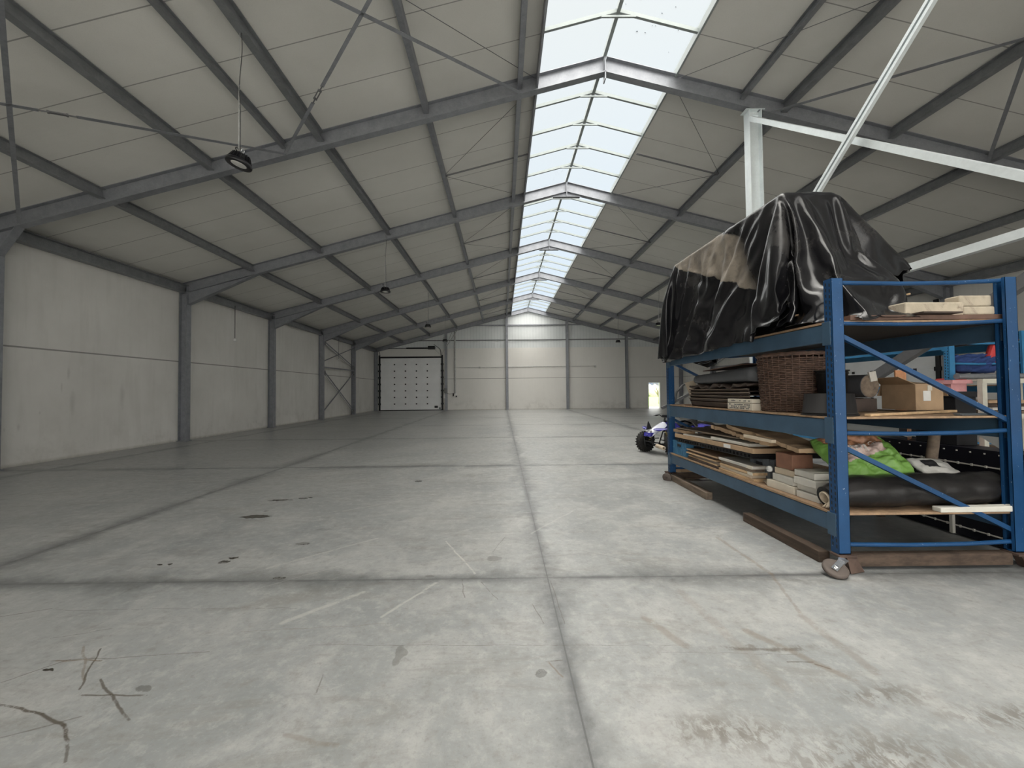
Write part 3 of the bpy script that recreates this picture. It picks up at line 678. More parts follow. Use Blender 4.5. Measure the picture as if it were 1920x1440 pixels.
# ------------------------------------------------------------ high bay lamps
def lamp(x, y, z, lab, tilt=(0, 0), swing=0):
    o = thing('high_bay_lamp', lab, 'lamp', (x, y, z), 'black high bay lamps')
    R = Matrix.Rotation(tilt[0], 3, 'X') @ Matrix.Rotation(tilt[1], 3, 'Y'); c = V((x, y, z))
    m = MB(); m.lathe(c, [(.098,.0),(.165,-.012),(.172,.004),(.168,.03),(.15,.05),(.10,.06),(.095,.11),(.085,.15),(.02,.155)], 28, R)
    for i in range(20):
        a = 2*pi*i/20; q = V((cos(a), sin(a), 0)); m.bar(c+R@(q*.13+V((0,0,.05))), c+R@(q*.09+V((0,0,.14))), .006, .05, R@q)
    hs = m.build('housing', M['black_gloss'], o)
    m = MB(); m.lathe(c, [(.002,-.006),(.07,-.006),(.112,.002),(.112,.01)], 28, R); m.build('lens', M['lens'], hs)
    m = MB(); top = c+R@V((0,0,.155)); m.lathe(top, [(.018,0),(.018,.03),(.008,.04)], 10, R)
    ring = [top+R@V((0, .028*cos(t), .06+.028*sin(t))) for t in [2*pi*i/12 for i in range(13)]]; m.tube(ring, .006, 6); m.build('hook', M['chrome'], hs)
    m = MB(); lp = [top+V((-.04-.05*sin(t), 0, .055+.03*cos(t)+.04*sin(t))) for t in [pi*i/8 for i in range(9)]]; m.tube(lp, .009, 6)
    zt = ZC(x)-.2; n = 24; pts = []
    for i in range(n+1):
        u = i/n; pts.append(V((x+.02+.018*sin(u*9)*(u > .3), y, top.z+.07+(zt-top.z-.07)*u)))
    m.tube(pts, .006, 5); m.build('power_cord', M['cord'], o)
    m = MB(); zc = top.z+.09+(zt-top.z)*.52; k = 0; z0 = top.z+.08
    while z0 < zc:
        m.bar((x, y, z0), (x, y, z0+.035), .016 if k % 2 else .006, .006 if k % 2 else .016, (0,1,0)); z0 += .028; k += 1
    m.tube([(x, y, zc), (x, y, zt)], .003, 4); m.build('chain', M['chain'], o)
    return o
lamp(-3.78, 5.72, 4.86, 'black round high bay lamp hanging closest, its pale lens tilted to the camera', (radians(-3), radians(14)))
lamp(-3.88, 13.3, 4.90, 'black high bay lamp hanging second in the row over the bare wall side', (0, .02))
lamp(-3.88, 20.95, 4.95, 'black high bay lamp hanging third in the row over the bare wall side')
lamp(-3.88, 27.2, 4.98, 'small black high bay lamp hanging above the sectional door corner, furthest in its row')
lamp(8.25, 28.3, 4.95, 'small black high bay lamp hanging near the gable column by the open door')
lamp(8.25, 20.9, 4.93, 'black high bay lamp half hidden by the tarpaulin edge')
lamp(8.25, 13.3, 4.93, 'black high bay lamp hidden behind the tarpaulin')

# ------------------------------------------------------------ sockets, conduits
for y, lab in ((15.44, 'white pull sensor hanging on a thin cord before the bare wall between two columns'), (25.22, 'small white pull sensor hanging within the cross braced bay')):
    o = thing('hanging_sensor', lab, 'sensor', (-10.3, y, 3.6), 'hanging sensors along the bare wall')
    m = MB(); m.tube([(-10.3, y, 3.66), (-10.3, y, 4.95)], .012, 6); m.build('cord', M['cord'], o)
    m = MB(); m.lathe((-10.3, y, 3.58), [(.01,0),(.045,.01),(.05,.05),(.02,.1)], 12); m.build('sensor_head', M['white'], o)
m = MB(); m.tube([(-3.95, YEND-.06, 1.4), (-3.95, YEND-.06, ZC(-3.95)-.25)], .07, 10); tag(m.build('vertical_conduit', M['grey_pipe']), 'thick grey conduit dropping down the end wall beside the sectional door', 'pipe')
m = MB(); m.bar((7.82, YEND-.03, 3.48), (7.82, YEND-.03, .05), .03, .03); tag(m.build('drop_conduit', M['grey_pipe']), 'thin conduit dropping to the floor where the horizontal conduit ends', 'pipe')
m = MB(); m.bar((-3.9, YEND-.03, 3.56), (7.74, YEND-.03, 3.60), .03, .035)
m.box(7.74, 7.90, YEND-.08, YEND-.004, 3.48, 3.64); m.box(-1.98, -1.82, YEND-.08, YEND-.004, 3.47, 3.62)
tag(m.build('conduit_run', M['grey_pipe']), 'thin horizontal conduit with junction boxes crossing the end wall', 'pipe')
o = thing('socket_box', 'white socket box with dangling plug at the foot of the thick conduit', 'socket', (-3.9, YEND-.1, 1.2))
m = MB(); m.box(-4.02, -3.86, YEND-.12, YEND, 1.20, 1.42); m.build('box_body', M['white'], o, bev=.01)
m = MB(); m.box(-4.14, -4.06, YEND-.12, YEND, 1.18, 1.38); m.box(-3.90, -3.80, YEND-.15, YEND-.05, 1.10, 1.22); m.build('plug', M['black'], o)
o = thing('door_control', 'white door control box with cables on the column beside the sectional door', 'control box', (-4.8, YEND-.3, 1.1))
m = MB(); m.box(-5.02-.0+.1, -4.82+.06, YEND-.3, YEND-.26, 1.0, 1.28); m.build('control_box', M['white'], o, bev=.01)
m = MB(); m.box(-4.82, -4.62, YEND-.34, YEND-.26, 1.42, 1.85); m.build('isolator', M['dark_steel'], o, bev=.01)
m = MB(); m.tube([(-4.7, YEND-.3, 1.45), (-4.4, YEND-.15, 1.36), (-3.95, YEND-.1, 1.42)], .015, 6); m.build('cable', M['cord'], o)
m = MB(); m.tube([(-5.2, YEND-.4, 4.7), (-5.6, YEND-.5, 5.1)], .015, 5); m.tube([(-5.1, YEND-.2, 4.5), (-4.2, YEND-1.2, 6.0), (-3.9, YEND-2.2, 6.3)], .02, 5); m.tube([(-4.6, YEND-.5, 5.3), (-3.4, YEND-2.6, 6.4)], .02, 5)
tag(m.build('cable_bundle', M['grey_pipe']), 'loose grey cables looping from the sectional door head up to the roof', 'cable')
# ------------------------------------------------------------ drape of the black tarpaulin: rows of cloth points, steps of 2.5 mm
TARP_ROWS = [(43,18),(43,19),(43,20),(37,26),(31,33),(28,37),(26,40),(23,44),(22,45),(20,48),(19,50),(17,53),(16,55),(15,57),(14,58),(13,60),(13,61),(12,63),(11,65),(11,65),(10,67),(10,68),(9,70),(9,71),(9,72),(9,72),(8,74),(8,75),(8,76),(6,84),(6,84),(6,84),(6,84),(6,84),(7,83),(7,83),(7,83),(7,83),(7,83),(7,83),(6,84),(6,84),(6,84),(6,84),(5,85),(5,85),(4,86),(4,86),(4,86),(4,86),(3,87),(3,87),(3,87),(3,87),(3,87),(3,87),(3,87),(3,87),(3,87),(3,87),(3,87),(3,87),(3,87),(3,87),(2,88),(2,88),(2,88),(1,89),(1,89),(0,90),(0,90),(0,90),(0,90),(0,90),(0,90),(0,90),(0,90),(5,85),(5,85),(5,85),(5,85),(5,85),(6,84),(6,84),(6,84),(7,83),(7,83),(8,82),(8,82),(9,81),(9,81),(10,80),(11,79),(12,78),(13,77),(14,76),(15,75),(17,73),(18,72)]
TARP_X = [1235,-8,17,16,16,15,6,9,17,18,17,17,17,18,17,17,16,16,-259,13,14,16,6,16,16,12,12,17,17,18,17,16,17,17,13,12,15,-253,14,10,6,9,6,15,16,16,18,17,17,17,17,15,16,6,13,15,17,-324,16,
16,16,17,7,2,4,2,11,11,6,14,16,16,17,17,18,17,17,17,11,5,15,17,16,-380,8,8,9,13,17,14,15,15,15,11,8,4,-3,3,10,12,6,15,15,17,17,16,18,17,17,17,6,16,17,15,16,16,-393,1,5,6,9,8,7,-3,
10,13,17,17,15,14,9,4,-5,1,9,12,8,15,15,17,17,16,17,17,17,18,17,10,15,18,15,15,3,-397,6,4,6,7,8,10,2,2,1,2,5,14,16,13,16,16,5,-3,-5,8,10,11,14,16,17,16,17,17,17,18,17,17,17,12,16,
17,15,-9,-14,-379,5,7,9,9,6,6,10,8,8,6,1,0,0,-4,-7,15,16,17,17,12,-3,-8,5,13,13,11,16,17,17,17,17,18,17,17,16,17,18,13,17,15,-2,-17,-15,-362,6,4,12,5,13,9,7,8,7,5,2,-13,-10,3,-9,
13,11,9,17,17,17,1,-11,2,11,14,14,16,16,18,17,18,17,16,18,16,16,16,18,15,16,4,-14,-13,-375,9,9,6,1,14,3,6,16,9,6,6,2,0,-9,-15,-13,-2,8,11,14,16,17,17,7,-12,-2,15,16,10,15,17,18,17,
18,17,16,17,18,14,16,17,17,15,0,-17,0,13,-392,17,8,8,1,3,8,14,-4,15,15,4,3,1,-2,-8,-14,-16,-6,4,15,17,16,17,6,14,-6,-7,16,17,9,14,17,17,18,17,17,17,17,16,17,15,16,18,15,-12,-12,-3,
13,4,-402,10,8,10,12,14,12,6,2,12,-5,14,0,15,0,-3,3,-10,-9,-16,-11,2,17,16,16,16,5,14,1,-9,18,11,14,11,17,17,17,18,16,17,17,17,14,17,17,17,11,-8,-5,-15,6,5,4,-397,6,14,9,5,8,7,16,
14,10,1,10,2,-6,15,0,0,0,1,-12,-17,-14,-3,17,17,16,16,5,10,9,-8,16,13,13,9,16,18,17,17,17,15,16,17,17,16,15,17,4,4,-12,-15,6,-5,5,-2,-367,-2,-1,12,9,9,11,6,-6,15,13,12,6,-4,6,6,17,
1,-1,-5,-16,-14,-16,-7,15,16,18,16,8,12,-2,3,14,13,13,9,15,17,18,17,14,17,16,17,16,14,17,14,8,0,-14,-13,-4,-3,-2,10,-5,-343,1,0,0,1,16,10,8,6,-9,-5,12,15,13,6,1,10,11,9,-1,-11,-9,
-16,-16,-11,10,17,17,16,14,9,-3,11,7,15,13,9,15,18,18,12,17,17,16,17,11,16,17,10,12,-3,-10,-13,-2,-8,-10,-3,3,-340,17,7,6,2,2,1,17,7,7,-7,-5,-3,7,14,13,9,2,8,16,2,-6,-11,-16,-16,
-14,3,17,17,16,15,10,-1,5,12,17,13,12,12,18,17,10,17,17,18,16,9,17,11,12,14,-5,-9,-9,-13,-13,-13,-4,1,-1,-308,11,9,7,7,5,0,0,11,8,8,-2,-4,-6,-1,12,14,11,8,6,11,0,-10,-15,-17,-16,
-7,17,17,17,15,11,1,3,14,17,10,13,15,17,16,11,15,18,16,17,8,17,9,13,14,-9,-11,-13,-13,-14,-12,-7,17,9,12,-345,0,11,10,11,5,0,-6,5,11,12,12,13,5,-1,-4,-8,5,15,12,4,16,4,-2,-14,-17,
-16,-14,12,15,16,17,12,3,2,14,18,9,14,15,17,15,11,16,16,13,14,14,13,14,17,2,-12,-13,-13,-14,-13,-8,6,16,6,10,7,-363,-1,9,17,11,9,-6,-10,-5,8,12,12,13,13,-1,9,8,4,-2,-3,13,14,7,14,
-10,3,-16,-16,-16,1,17,16,15,14,4,1,16,17,10,13,17,16,12,13,16,15,12,9,17,16,16,17,-11,-13,-13,-14,-13,-9,6,11,14,16,7,4,12,-394,6,11,15,8,-8,-7,-5,1,3,11,13,13,12,6,11,-6,6,9,8,6,
4,14,15,-11,10,-7,-16,-16,-10,16,16,14,17,6,1,14,17,14,12,17,16,14,9,17,11,14,14,17,16,16,2,-13,-13,-14,-13,-10,10,10,14,12,7,12,12,11,-412,2,6,10,5,-2,3,3,-2,-2,-8,9,10,13,12,13,
11,-3,0,4,6,10,15,13,8,-6,13,-1,-11,-16,-16,11,16,14,17,9,3,11,17,14,14,17,16,15,8,17,11,14,17,16,16,9,-6,-14,-14,-13,-9,12,11,13,12,7,13,11,10,11,11,-439,3,5,7,-5,0,1,1,1,3,-4,6,
9,12,8,12,12,12,-3,4,8,2,13,13,-2,12,10,3,-4,-14,-16,1,17,13,16,12,7,7,16,16,14,17,17,16,8,17,9,14,17,17,14,2,-12,-13,-14,-9,13,12,13,12,8,13,11,10,10,11,11,12,-468,2,6,5,4,-2,-3,
-2,-1,1,1,1,4,6,10,9,9,7,13,11,7,6,5,1,10,13,-7,14,11,2,-7,-16,-8,17,14,13,14,5,10,16,15,16,18,16,17,8,17,8,15,17,17,9,-6,-14,-13,-8,12,13,13,12,10,14,10,9,10,11,12,12,13,10,-498,
5,6,5,1,-3,-2,-1,1,0,1,1,1,2,3,6,10,10,10,10,11,9,10,9,7,8,2,-3,13,11,-1,-10,-16,15,11,14,15,5,12,16,16,16,18,17,17,9,17,6,16,17,15,2,-13,-13,-6,13,13,13,12,12,12,12,8,9,12,12,13,
12,12,12,12,-528,5,6,5,-3,0,1,2,-1,0,1,0,1,1,1,2,2,8,9,9,10,10,11,10,10,8,7,0,4,13,10,-6,-15,8,14,10,17,5,14,16,15,17,18,17,17,10,17,6,16,17,11,-8,-14,-3,13,13,13,13,13,9,12,11,9,
12,12,13,12,12,12,13,12,13,-560,6,5,5,2,2,1,1,0,1,0,0,0,0,0,1,0,3,5,6,8,9,9,10,10,10,10,9,4,2,14,7,-13,0,16,9,17,5,17,17,14,17,17,18,17,11,18,6,16,16,1,-13,0,12,12,14,12,12,10,12,
13,9,13,12,12,12,13,12,13,12,11,13,-572,0,0,5,5,5,2,2,0,1,1,1,2,5,0,0,0,0,1,1,2,4,5,6,7,9,9,11,11,10,7,3,13,3,-11,17,9,17,8,15,18,14,17,18,17,17,14,17,7,17,12,-11,3,11,12,13,11,12,
12,12,12,12,13,12,12,12,12,11,12,12,13,13,13,12,-598,1,1,0,3,6,3,3,3,4,4,3,2,1,1,1,1,1,0,1,0,1,2,3,3,5,6,7,9,10,11,10,7,13,-11,16,9,17,11,15,17,15,18,17,17,17,16,17,8,18,-1,6,9,13,
11,12,12,13,12,13,12,13,11,12,13,11,12,12,12,12,13,13,12,11,8,-617,1,1,1,1,1,3,4,4,2,10,-2,0,1,0,0,1,1,4,4,2,2,2,3,2,3,3,4,5,6,7,10,11,7,14,5,10,16,17,12,16,18,17,17,17,17,18,17,9,
11,11,10,12,12,12,13,13,12,13,12,13,12,12,12,12,12,12,12,12,13,12,12,13,7,5,-1,-623,2,2,3,1,0,0,0,1,2,2,4,12,-3,0,0,0,0,1,1,2,2,3,3,3,3,3,3,3,4,4,4,5,5,7,8,11,7,17,16,16,18,17,18,
17,17,17,17,18,18,13,16,13,13,13,12,11,11,11,11,11,9,13,16,13,13,13,12,13,13,12,13,13,9,-7,-2,0,0,0,0,0,1,0,1,-596,1,2,3,3,2,0,0,0,2,4,4,3,2,3,2,2,2,3,2,4,3,1,2,1,1,2,2,2,2,2,3,3,
3,4,4,5,7,19,19,17,18,18,18,18,18,17,18,17,18,17,14,13,13,13,10,11,10,11,11,11,16,13,10,10,13,12,12,13,14,14,11,13,10,-4,1,0,1,1,1,0,-1,-1,-1,-589,3,5,7,6,4,0,0,1,1,3,3,4,2,2,2,3,
3,3,3,3,3,1,1,2,1,1,2,2,2,2,2,2,3,2,1,0,-2,17,19,18,18,18,18,17,18,17,17,18,17,17,12,13,13,13,13,9,12,14,13,13,10,8,12,12,12,12,13,15,13,10,13,13,9,2,1,0,0,-2,0,0,0,0,1,-582,0,1,
14,10,8,6,1,1,0,3,3,4,2,1,2,1,1,1,0,-2,4,1,1,1,1,1,1,1,2,1,0,1,-1,2,2,1,0,16,18,18,17,18,18,17,18,17,17,17,18,17,11,14,13,14,10,13,13,11,11,9,9,12,13,13,13,13,13,12,11,13,13,13,8,
0,0,1,1,1,0,1,1,1,0,-577,-4,5,7,8,8,6,4,2,1,2,4,4,2,2,2,1,2,1,1,1,0,0,-1,-1,0,1,0,2,-1,0,1,2,3,3,2,0,1,16,18,17,17,17,18,17,17,18,17,17,18,16,12,13,14,13,12,12,9,10,11,11,12,13,13,
12,11,12,13,12,13,13,13,13,8,1,0,0,0,0,1,1,1,-1,1,-576,1,4,8,8,8,6,3,2,0,2,2,3,2,2,2,2,1,2,-1,-2,-4,-1,2,2,2,2,1,1,1,2,2,1,2,0,0,6,16,18,17,17,17,17,17,17,18,17,17,18,16,12,13,14,
13,11,10,10,12,11,12,13,12,10,12,12,12,12,13,13,13,13,14,6,2,2,1,0,0,-3,1,0,1,0,-576,1,4,6,9,9,7,5,2,0,1,2,2,2,1,1,2,1,-2,-4,-3,0,3,4,4,2,1,1,0,0,0,3,3,1,1,7,1,16,18,17,18,17,15,
18,17,17,17,18,17,17,11,13,14,13,11,12,11,12,11,11,10,11,12,13,12,12,12,12,12,13,13,14,2,0,1,3,3,2,-1,-2,0,2,3,-563,0,1,3,5,6,6,3,2,0,0,0,1,2,2,3,3,0,-3,-2,0,2,3,4,1,-2,-2,0,3,6,5,
3,-2,2,8,-1,1,17,17,17,18,17,17,15,17,17,18,17,18,16,12,13,13,13,11,10,10,11,11,12,11,12,11,11,12,12,13,13,13,13,14,12,5,0,0,-1,1,3,2,-1,-1,1,1,-555,1,1,2,4,4,5,3,0,2,1,2,5,-1,3,2,
0,-1,-1,-1,1,3,2,-1,-4,-3,2,9,10,4,-1,-5,2,7,1,2,1,17,17,17,18,17,17,16,17,17,17,18,17,16,12,13,13,13,11,11,10,11,11,10,11,10,11,12,12,12,13,13,13,13,13,13,4,0,-1,0,2,2,1,-2,1,2,1,
-552,0,1,3,3,4,5,2,8,5,1,-3,3,0,0,0,-1,-2,-1,3,3,1,-2,0,2,6,6,3,-1,-6,-5,10,9,2,0,0,1,17,17,17,17,18,17,16,17,17,17,18,17,16,11,13,13,14,9,10,11,11,10,11,11,11,10,11,12,13,13,13,
13,13,14,12,0,1,1,2,2,1,-3,0,3,1,0,-554,5,6,0,4,3,4,4,10,-1,2,4,-3,0,-3,-3,-2,-1,4,5,2,3,6,2,3,-2,-7,-1,0,5,12,5,-2,-2,0,0,4,16,18,17,17,18,16,17,17,17,17,18,17,16,11,13,13,13,11,
13,11,11,9,9,10,10,9,14,13,13,11,11,13,13,13,13,3,2,1,0,-2,-2,0,3,2,1,0,-552,5,6,4,0,1,3,2,9,3,2,5,0,-4,-5,-5,-3,1,6,7,0,3,4,8,-1,-2,-1,3,4,2,5,-1,-3,-1,0,2,5,2,17,17,17,17,17,17,
17,17,17,17,17,18,16,11,12,13,14,12,8,9,10,10,12,11,11,11,10,12,13,12,12,13,15,13,10,1,1,0,-1,0,0,3,2,1,1,1,-553,5,7,5,2,1,2,4,4,5,2,-2,-5,-6,-4,-1,4,8,7,7,3,3,3,3,1,-2,1,-1,-1,0,
-3,-2,0,4,5,7,1,2,17,16,18,16,17,17,17,17,18,17,17,18,15,11,13,13,13,9,10,11,10,11,9,13,11,9,12,11,13,12,14,13,12,15,5,1,1,1,1,1,2,0,1,-1,-2,-1,-547,6,9,6,3,-1,0,1,-1,2,0,-4,-4,-1,
0,5,7,9,6,6,5,5,-2,-2,-5,-5,-3,-1,3,2,4,8,8,5,2,-1,-2,2,17,17,17,17,17,17,17,17,17,18,17,18,15,11,13,13,13,10,10,10,10,8,12,12,9,10,12,12,13,13,13,14,14,12,3,2,2,1,1,0,1,1,0,-1,-1,
-1,-548,6,6,8,4,-3,-3,-2,-1,-3,-1,1,-1,1,7,8,13,2,5,2,-1,-4,-5,-5,-3,1,7,10,8,5,8,4,2,0,-3,-3,-1,6,16,17,17,17,17,17,18,17,17,17,18,17,16,11,12,13,13,8,8,10,11,11,12,10,11,11,12,
12,11,13,14,13,13,8,13,1,0,0,0,0,0,-1,3,1,1,1,-557,-1,4,6,5,1,3,-7,-4,-1,0,1,4,5,11,10,11,1,0,-1,-4,-4,-3,0,2,3,13,12,5,5,-1,-4,3,1,-2,2,0,-6,11,14,17,16,18,17,17,18,17,17,18,17,
18,15,12,12,13,13,10,8,9,10,10,11,12,11,11,12,12,11,11,12,12,13,16,6,-2,-1,0,1,0,1,1,2,2,1,2,-555,-6,-2,1,2,7,1,-2,-2,0,7,8,8,10,7,5,-1,-3,-2,-3,-1,0,4,7,8,10,8,2,4,-7,-3,1,-2,1,
-3,0,1,10,3,16,17,17,17,18,17,17,18,17,18,17,18,15,12,12,13,13,11,10,11,12,12,12,11,11,10,10,10,11,11,10,12,13,16,-4,1,1,1,1,2,2,3,2,2,2,3,-556,-10,-3,-3,1,1,3,1,5,7,7,6,7,6,4,1,0,
0,0,-1,0,1,5,5,6,5,4,0,-1,2,-5,-1,2,4,2,0,-1,0,5,8,18,17,16,17,18,17,17,18,18,17,18,18,15,12,12,13,13,10,11,11,12,12,12,12,12,11,11,11,10,12,11,9,11,16,2,0,3,3,5,4,2,2,2,2,2,2,
-581,-3,-4,-3,2,3,4,8,10,8,6,3,3,2,3,2,2,1,0,-2,-1,2,3,3,6,2,1,2,4,7,6,2,-2,0,-3,-4,-2,0,4,14,14,17,17,17,17,17,18,17,18,17,18,18,15,12,12,12,13,9,9,10,10,11,11,12,12,12,12,13,13,
13,13,13,12,10,5,5,5,4,5,4,3,3,4,4,3,4,-607,-1,0,-1,1,3,5,11,10,7,4,2,2,2,4,2,1,-2,-3,1,7,5,5,6,5,3,2,3,1,2,1,2,0,-3,-1,-1,-2,-2,10,3,16,17,17,17,17,18,17,18,17,17,18,18,15,9,15,
11,12,9,9,11,6,10,11,11,12,11,11,12,12,13,12,13,15,2,10,1,4,4,6,4,2,3,4,5,4,5,-595,1,1,1,2,2,8,9,7,5,2,4,2,2,3,2,1,0,3,9,5,9,7,4,2,-3,-1,1,-4,0,0,0,2,2,0,-2,-2,7,-1,5,17,17,17,17,
18,17,18,17,18,17,18,17,14,9,15,12,10,8,9,10,13,5,10,11,11,11,10,11,11,12,12,12,12,14,-5,2,2,3,4,4,3,3,3,4,5,6,-580,4,3,2,0,1,6,5,2,6,8,8,4,3,3,3,3,3,3,6,6,8,7,2,-1,-3,-5,-1,0,3,
-3,-1,0,-1,0,1,1,2,1,2,6,17,17,17,18,17,18,18,17,18,17,17,17,12,10,13,15,9,8,9,8,12,12,10,10,8,8,12,11,12,11,13,12,10,13,5,0,-1,-1,-2,3,3,2,3,5,2,5,-566,4,7,6,2,1,6,0,4,8,11,6,2,4,
3,2,2,3,4,4,6,6,-2,5,-5,-5,0,-1,3,3,1,-1,-2,-3,-2,-1,2,3,4,4,2,18,17,17,18,17,18,18,17,18,17,17,17,11,10,15,13,9,8,9,8,9,10,11,11,11,8,8,12,12,12,12,13,14,9,-1,-1,-1,0,1,2,2,3,3,2,
3,2,-553,4,11,9,5,4,4,4,4,5,3,5,2,5,1,0,1,2,3,5,4,5,2,-4,-7,-1,1,-3,-2,3,2,1,0,-1,1,4,4,2,0,-1,8,17,18,17,17,17,18,18,18,17,18,17,17,10,12,15,8,13,7,8,10,8,10,11,11,8,8,9,10,12,13,
12,13,14,5,7,0,-1,-4,0,3,3,-2,2,3,2,2,-533,8,9,7,3,1,4,1,2,2,3,4,1,6,-1,1,0,0,3,7,2,3,-6,-4,0,3,-2,-4,-4,1,8,6,1,3,4,5,-3,3,-3,0,9,17,18,17,17,17,18,18,18,17,17,18,16,10,15,7,14,
12,7,8,10,10,8,10,11,11,9,9,9,7,13,13,13,14,7,3,1,1,0,-3,1,2,2,-5,3,4,2,-517,2,2,9,5,2,-2,1,1,1,3,3,2,6,-1,0,1,-1,0,6,4,-4,-3,3,4,2,1,-1,0,4,3,3,3,2,4,0,-4,1,3,-3,10,17,17,17,18,
17,18,17,18,17,18,17,17,12,7,13,14,11,7,8,8,11,12,6,11,8,8,9,8,14,12,11,13,14,6,-2,2,3,1,2,2,2,1,-3,-6,4,4,-510,-3,1,1,3,5,3,1,0,2,3,2,3,4,-1,0,0,-2,-1,4,6,-1,6,7,4,5,2,0,-2,-1,1,
-2,2,1,1,1,0,1,4,-1,10,18,17,18,17,17,18,17,18,17,17,18,16,9,12,13,14,8,7,8,9,9,11,13,7,8,7,8,8,12,13,15,11,13,4,1,0,0,2,2,1,0,2,4,-3,-5,6,-507,-6,-1,1,2,14,5,0,-2,-3,-1,1,2,2,-1,
0,1,0,0,4,10,5,6,-2,1,4,9,-2,-4,-5,-1,2,3,2,4,7,3,2,2,-4,11,18,17,17,18,17,17,18,17,17,18,18,15,10,11,15,11,8,9,8,8,9,10,11,13,9,8,4,7,14,10,15,14,9,1,-1,0,0,3,3,2,1,1,3,-2,-3,5,
-502,-9,-5,-1,-2,15,7,1,-2,-3,-3,-2,0,2,2,0,2,4,2,5,9,7,1,-3,-1,3,8,10,-1,-1,3,4,2,1,2,2,2,1,0,-4,11,18,18,17,17,18,17,17,18,17,17,18,15,11,11,15,10,9,6,9,9,9,10,11,9,12,12,9,4,8,
12,14,15,6,-2,0,-2,0,1,3,3,3,2,2,-1,0,3,-512,-8,-4,-3,1,8,5,3,1,-2,-1,-1,1,3,6,6,2,5,6,5,8,7,-1,0,1,3,6,9,9,-4,2,1,0,0,0,-1,0,1,1,-3,11,18,17,18,17,17,18,17,17,18,17,18,14,11,13,
11,12,9,12,6,8,8,9,9,11,8,11,14,12,8,8,12,14,1,3,-2,-1,-2,0,2,3,3,2,2,0,1,2,-522,-3,-2,-3,3,2,2,2,4,3,3,4,5,6,7,7,8,5,5,5,5,3,2,0,2,1,-2,7,6,-4,1,3,-1,-1,1,0,1,0,1,-3,12,18,17,17,
18,17,17,18,17,17,18,17,13,13,12,13,14,12,9,8,7,6,7,8,10,8,8,11,14,13,13,11,11,-2,1,0,0,1,1,1,1,1,1,1,1,2,1,-523,-2,-2,-2,1,2,4,4,9,9,7,6,7,7,6,5,4,4,4,2,2,2,0,0,-1,0,1,0,6,-1,3,4,
3,0,-3,0,0,0,0,-1,12,18,17,17,17,18,17,17,18,17,17,18,13,11,12,13,12,12,6,9,9,7,7,11,8,9,7,8,10,12,12,12,12,13,0,-1,0,0,0,0,0,1,-2,-1,2,3,1,-516,0,-1,-1,-2,3,7,13,11,10,8,4,3,5,5,
3,1,0,0,0,1,1,2,3,1,-3,0,1,2,2,3,3,3,2,-1,-1,-1,-2,-2,2,13,17,18,17,17,17,18,17,17,18,17,17,13,11,12,13,11,8,9,9,8,9,8,11,8,7,8,8,14,13,12,11,11,7,3,1,0,1,0,1,-1,-2,-2,-3,2,3,2,
-508,5,2,-1,-2,8,9,10,9,7,4,2,1,1,3,-1,0,1,1,1,2,0,0,2,6,4,1,-1,-2,0,1,1,2,3,0,1,2,-1,-1,-1,14,17,17,18,17,17,17,17,18,18,17,17,12,11,12,12,12,9,9,9,10,8,8,7,9,8,8,9,10,12,13,15,3,
2,3,7,2,1,2,1,-3,-1,-1,-5,3,3,3,-491,6,3,-2,2,2,5,6,6,5,3,1,0,0,0,1,1,3,-2,4,1,2,1,-1,0,2,3,3,2,-2,-3,0,0,0,2,2,2,5,2,0,14,17,17,17,18,17,17,17,18,17,18,16,11,12,12,12,11,8,9,11,
13,12,10,8,7,6,6,7,8,9,13,15,7,3,-2,1,2,3,3,3,1,-2,-5,-3,4,3,3,-491,9,7,4,1,-3,0,-1,1,4,4,4,4,1,0,1,1,2,2,-2,1,4,0,2,0,-1,-2,-2,0,0,4,1,-1,2,4,3,4,3,3,5,-1,14,17,17,17,17,18,17,17,
17,18,17,16,11,11,12,13,11,7,8,14,13,13,11,10,7,6,6,6,6,5,12,15,6,3,3,-1,0,2,2,2,3,-5,-5,3,3,3,4,-487,6,7,4,1,-2,0,0,-1,2,3,3,3,1,1,1,0,1,0,-1,2,0,-1,1,1,1,1,0,0,1,3,7,7,3,4,3,4,1,
0,-4,2,14,17,18,17,17,17,18,17,17,17,17,16,11,11,12,13,11,7,8,10,11,14,10,9,3,8,7,8,7,8,12,14,4,3,3,4,-1,3,2,1,-4,-5,4,2,1,3,5,-488,4,4,4,3,-1,1,-6,-2,-1,2,4,4,3,2,3,-1,0,1,0,0,-1,
1,4,3,5,5,6,5,3,3,3,2,2,0,-1,1,4,-3,2,-1,15,17,17,18,17,17,17,17,18,17,17,15,11,12,12,12,10,8,8,8,9,9,9,8,8,8,8,9,9,9,10,13,9,3,2,2,0,0,-2,1,-4,5,0,1,2,4,5,-485,-8,-4,4,5,5,2,-5,
-4,-2,1,2,4,4,5,6,1,1,3,2,2,2,3,1,3,6,5,5,5,5,4,2,0,-1,-1,0,-1,-1,1,5,-2,1,15,17,17,17,18,17,17,17,17,18,17,15,11,11,12,12,10,8,8,9,8,8,8,9,8,8,8,9,9,10,10,11,9,0,1,-1,0,0,1,0,6,
-3,0,2,4,6,6,-489,-15,-5,0,1,5,4,1,1,2,2,3,5,6,5,3,3,2,2,8,5,3,4,3,1,0,2,3,0,1,3,3,3,2,3,1,-1,-2,-2,1,3,0,15,18,17,17,17,18,17,17,17,18,17,14,11,12,12,12,9,8,8,9,8,8,8,8,8,8,8,8,
10,10,10,11,5,-3,0,0,2,3,3,4,-2,-1,1,3,5,7,7,-490,-8,-11,-4,-1,3,1,9,3,6,3,2,2,3,4,5,4,3,2,1,3,5,7,2,2,2,0,-1,0,-1,-2,-1,1,1,3,5,7,4,3,0,-1,2,0,16,17,18,17,17,17,18,17,17,17,18,14,
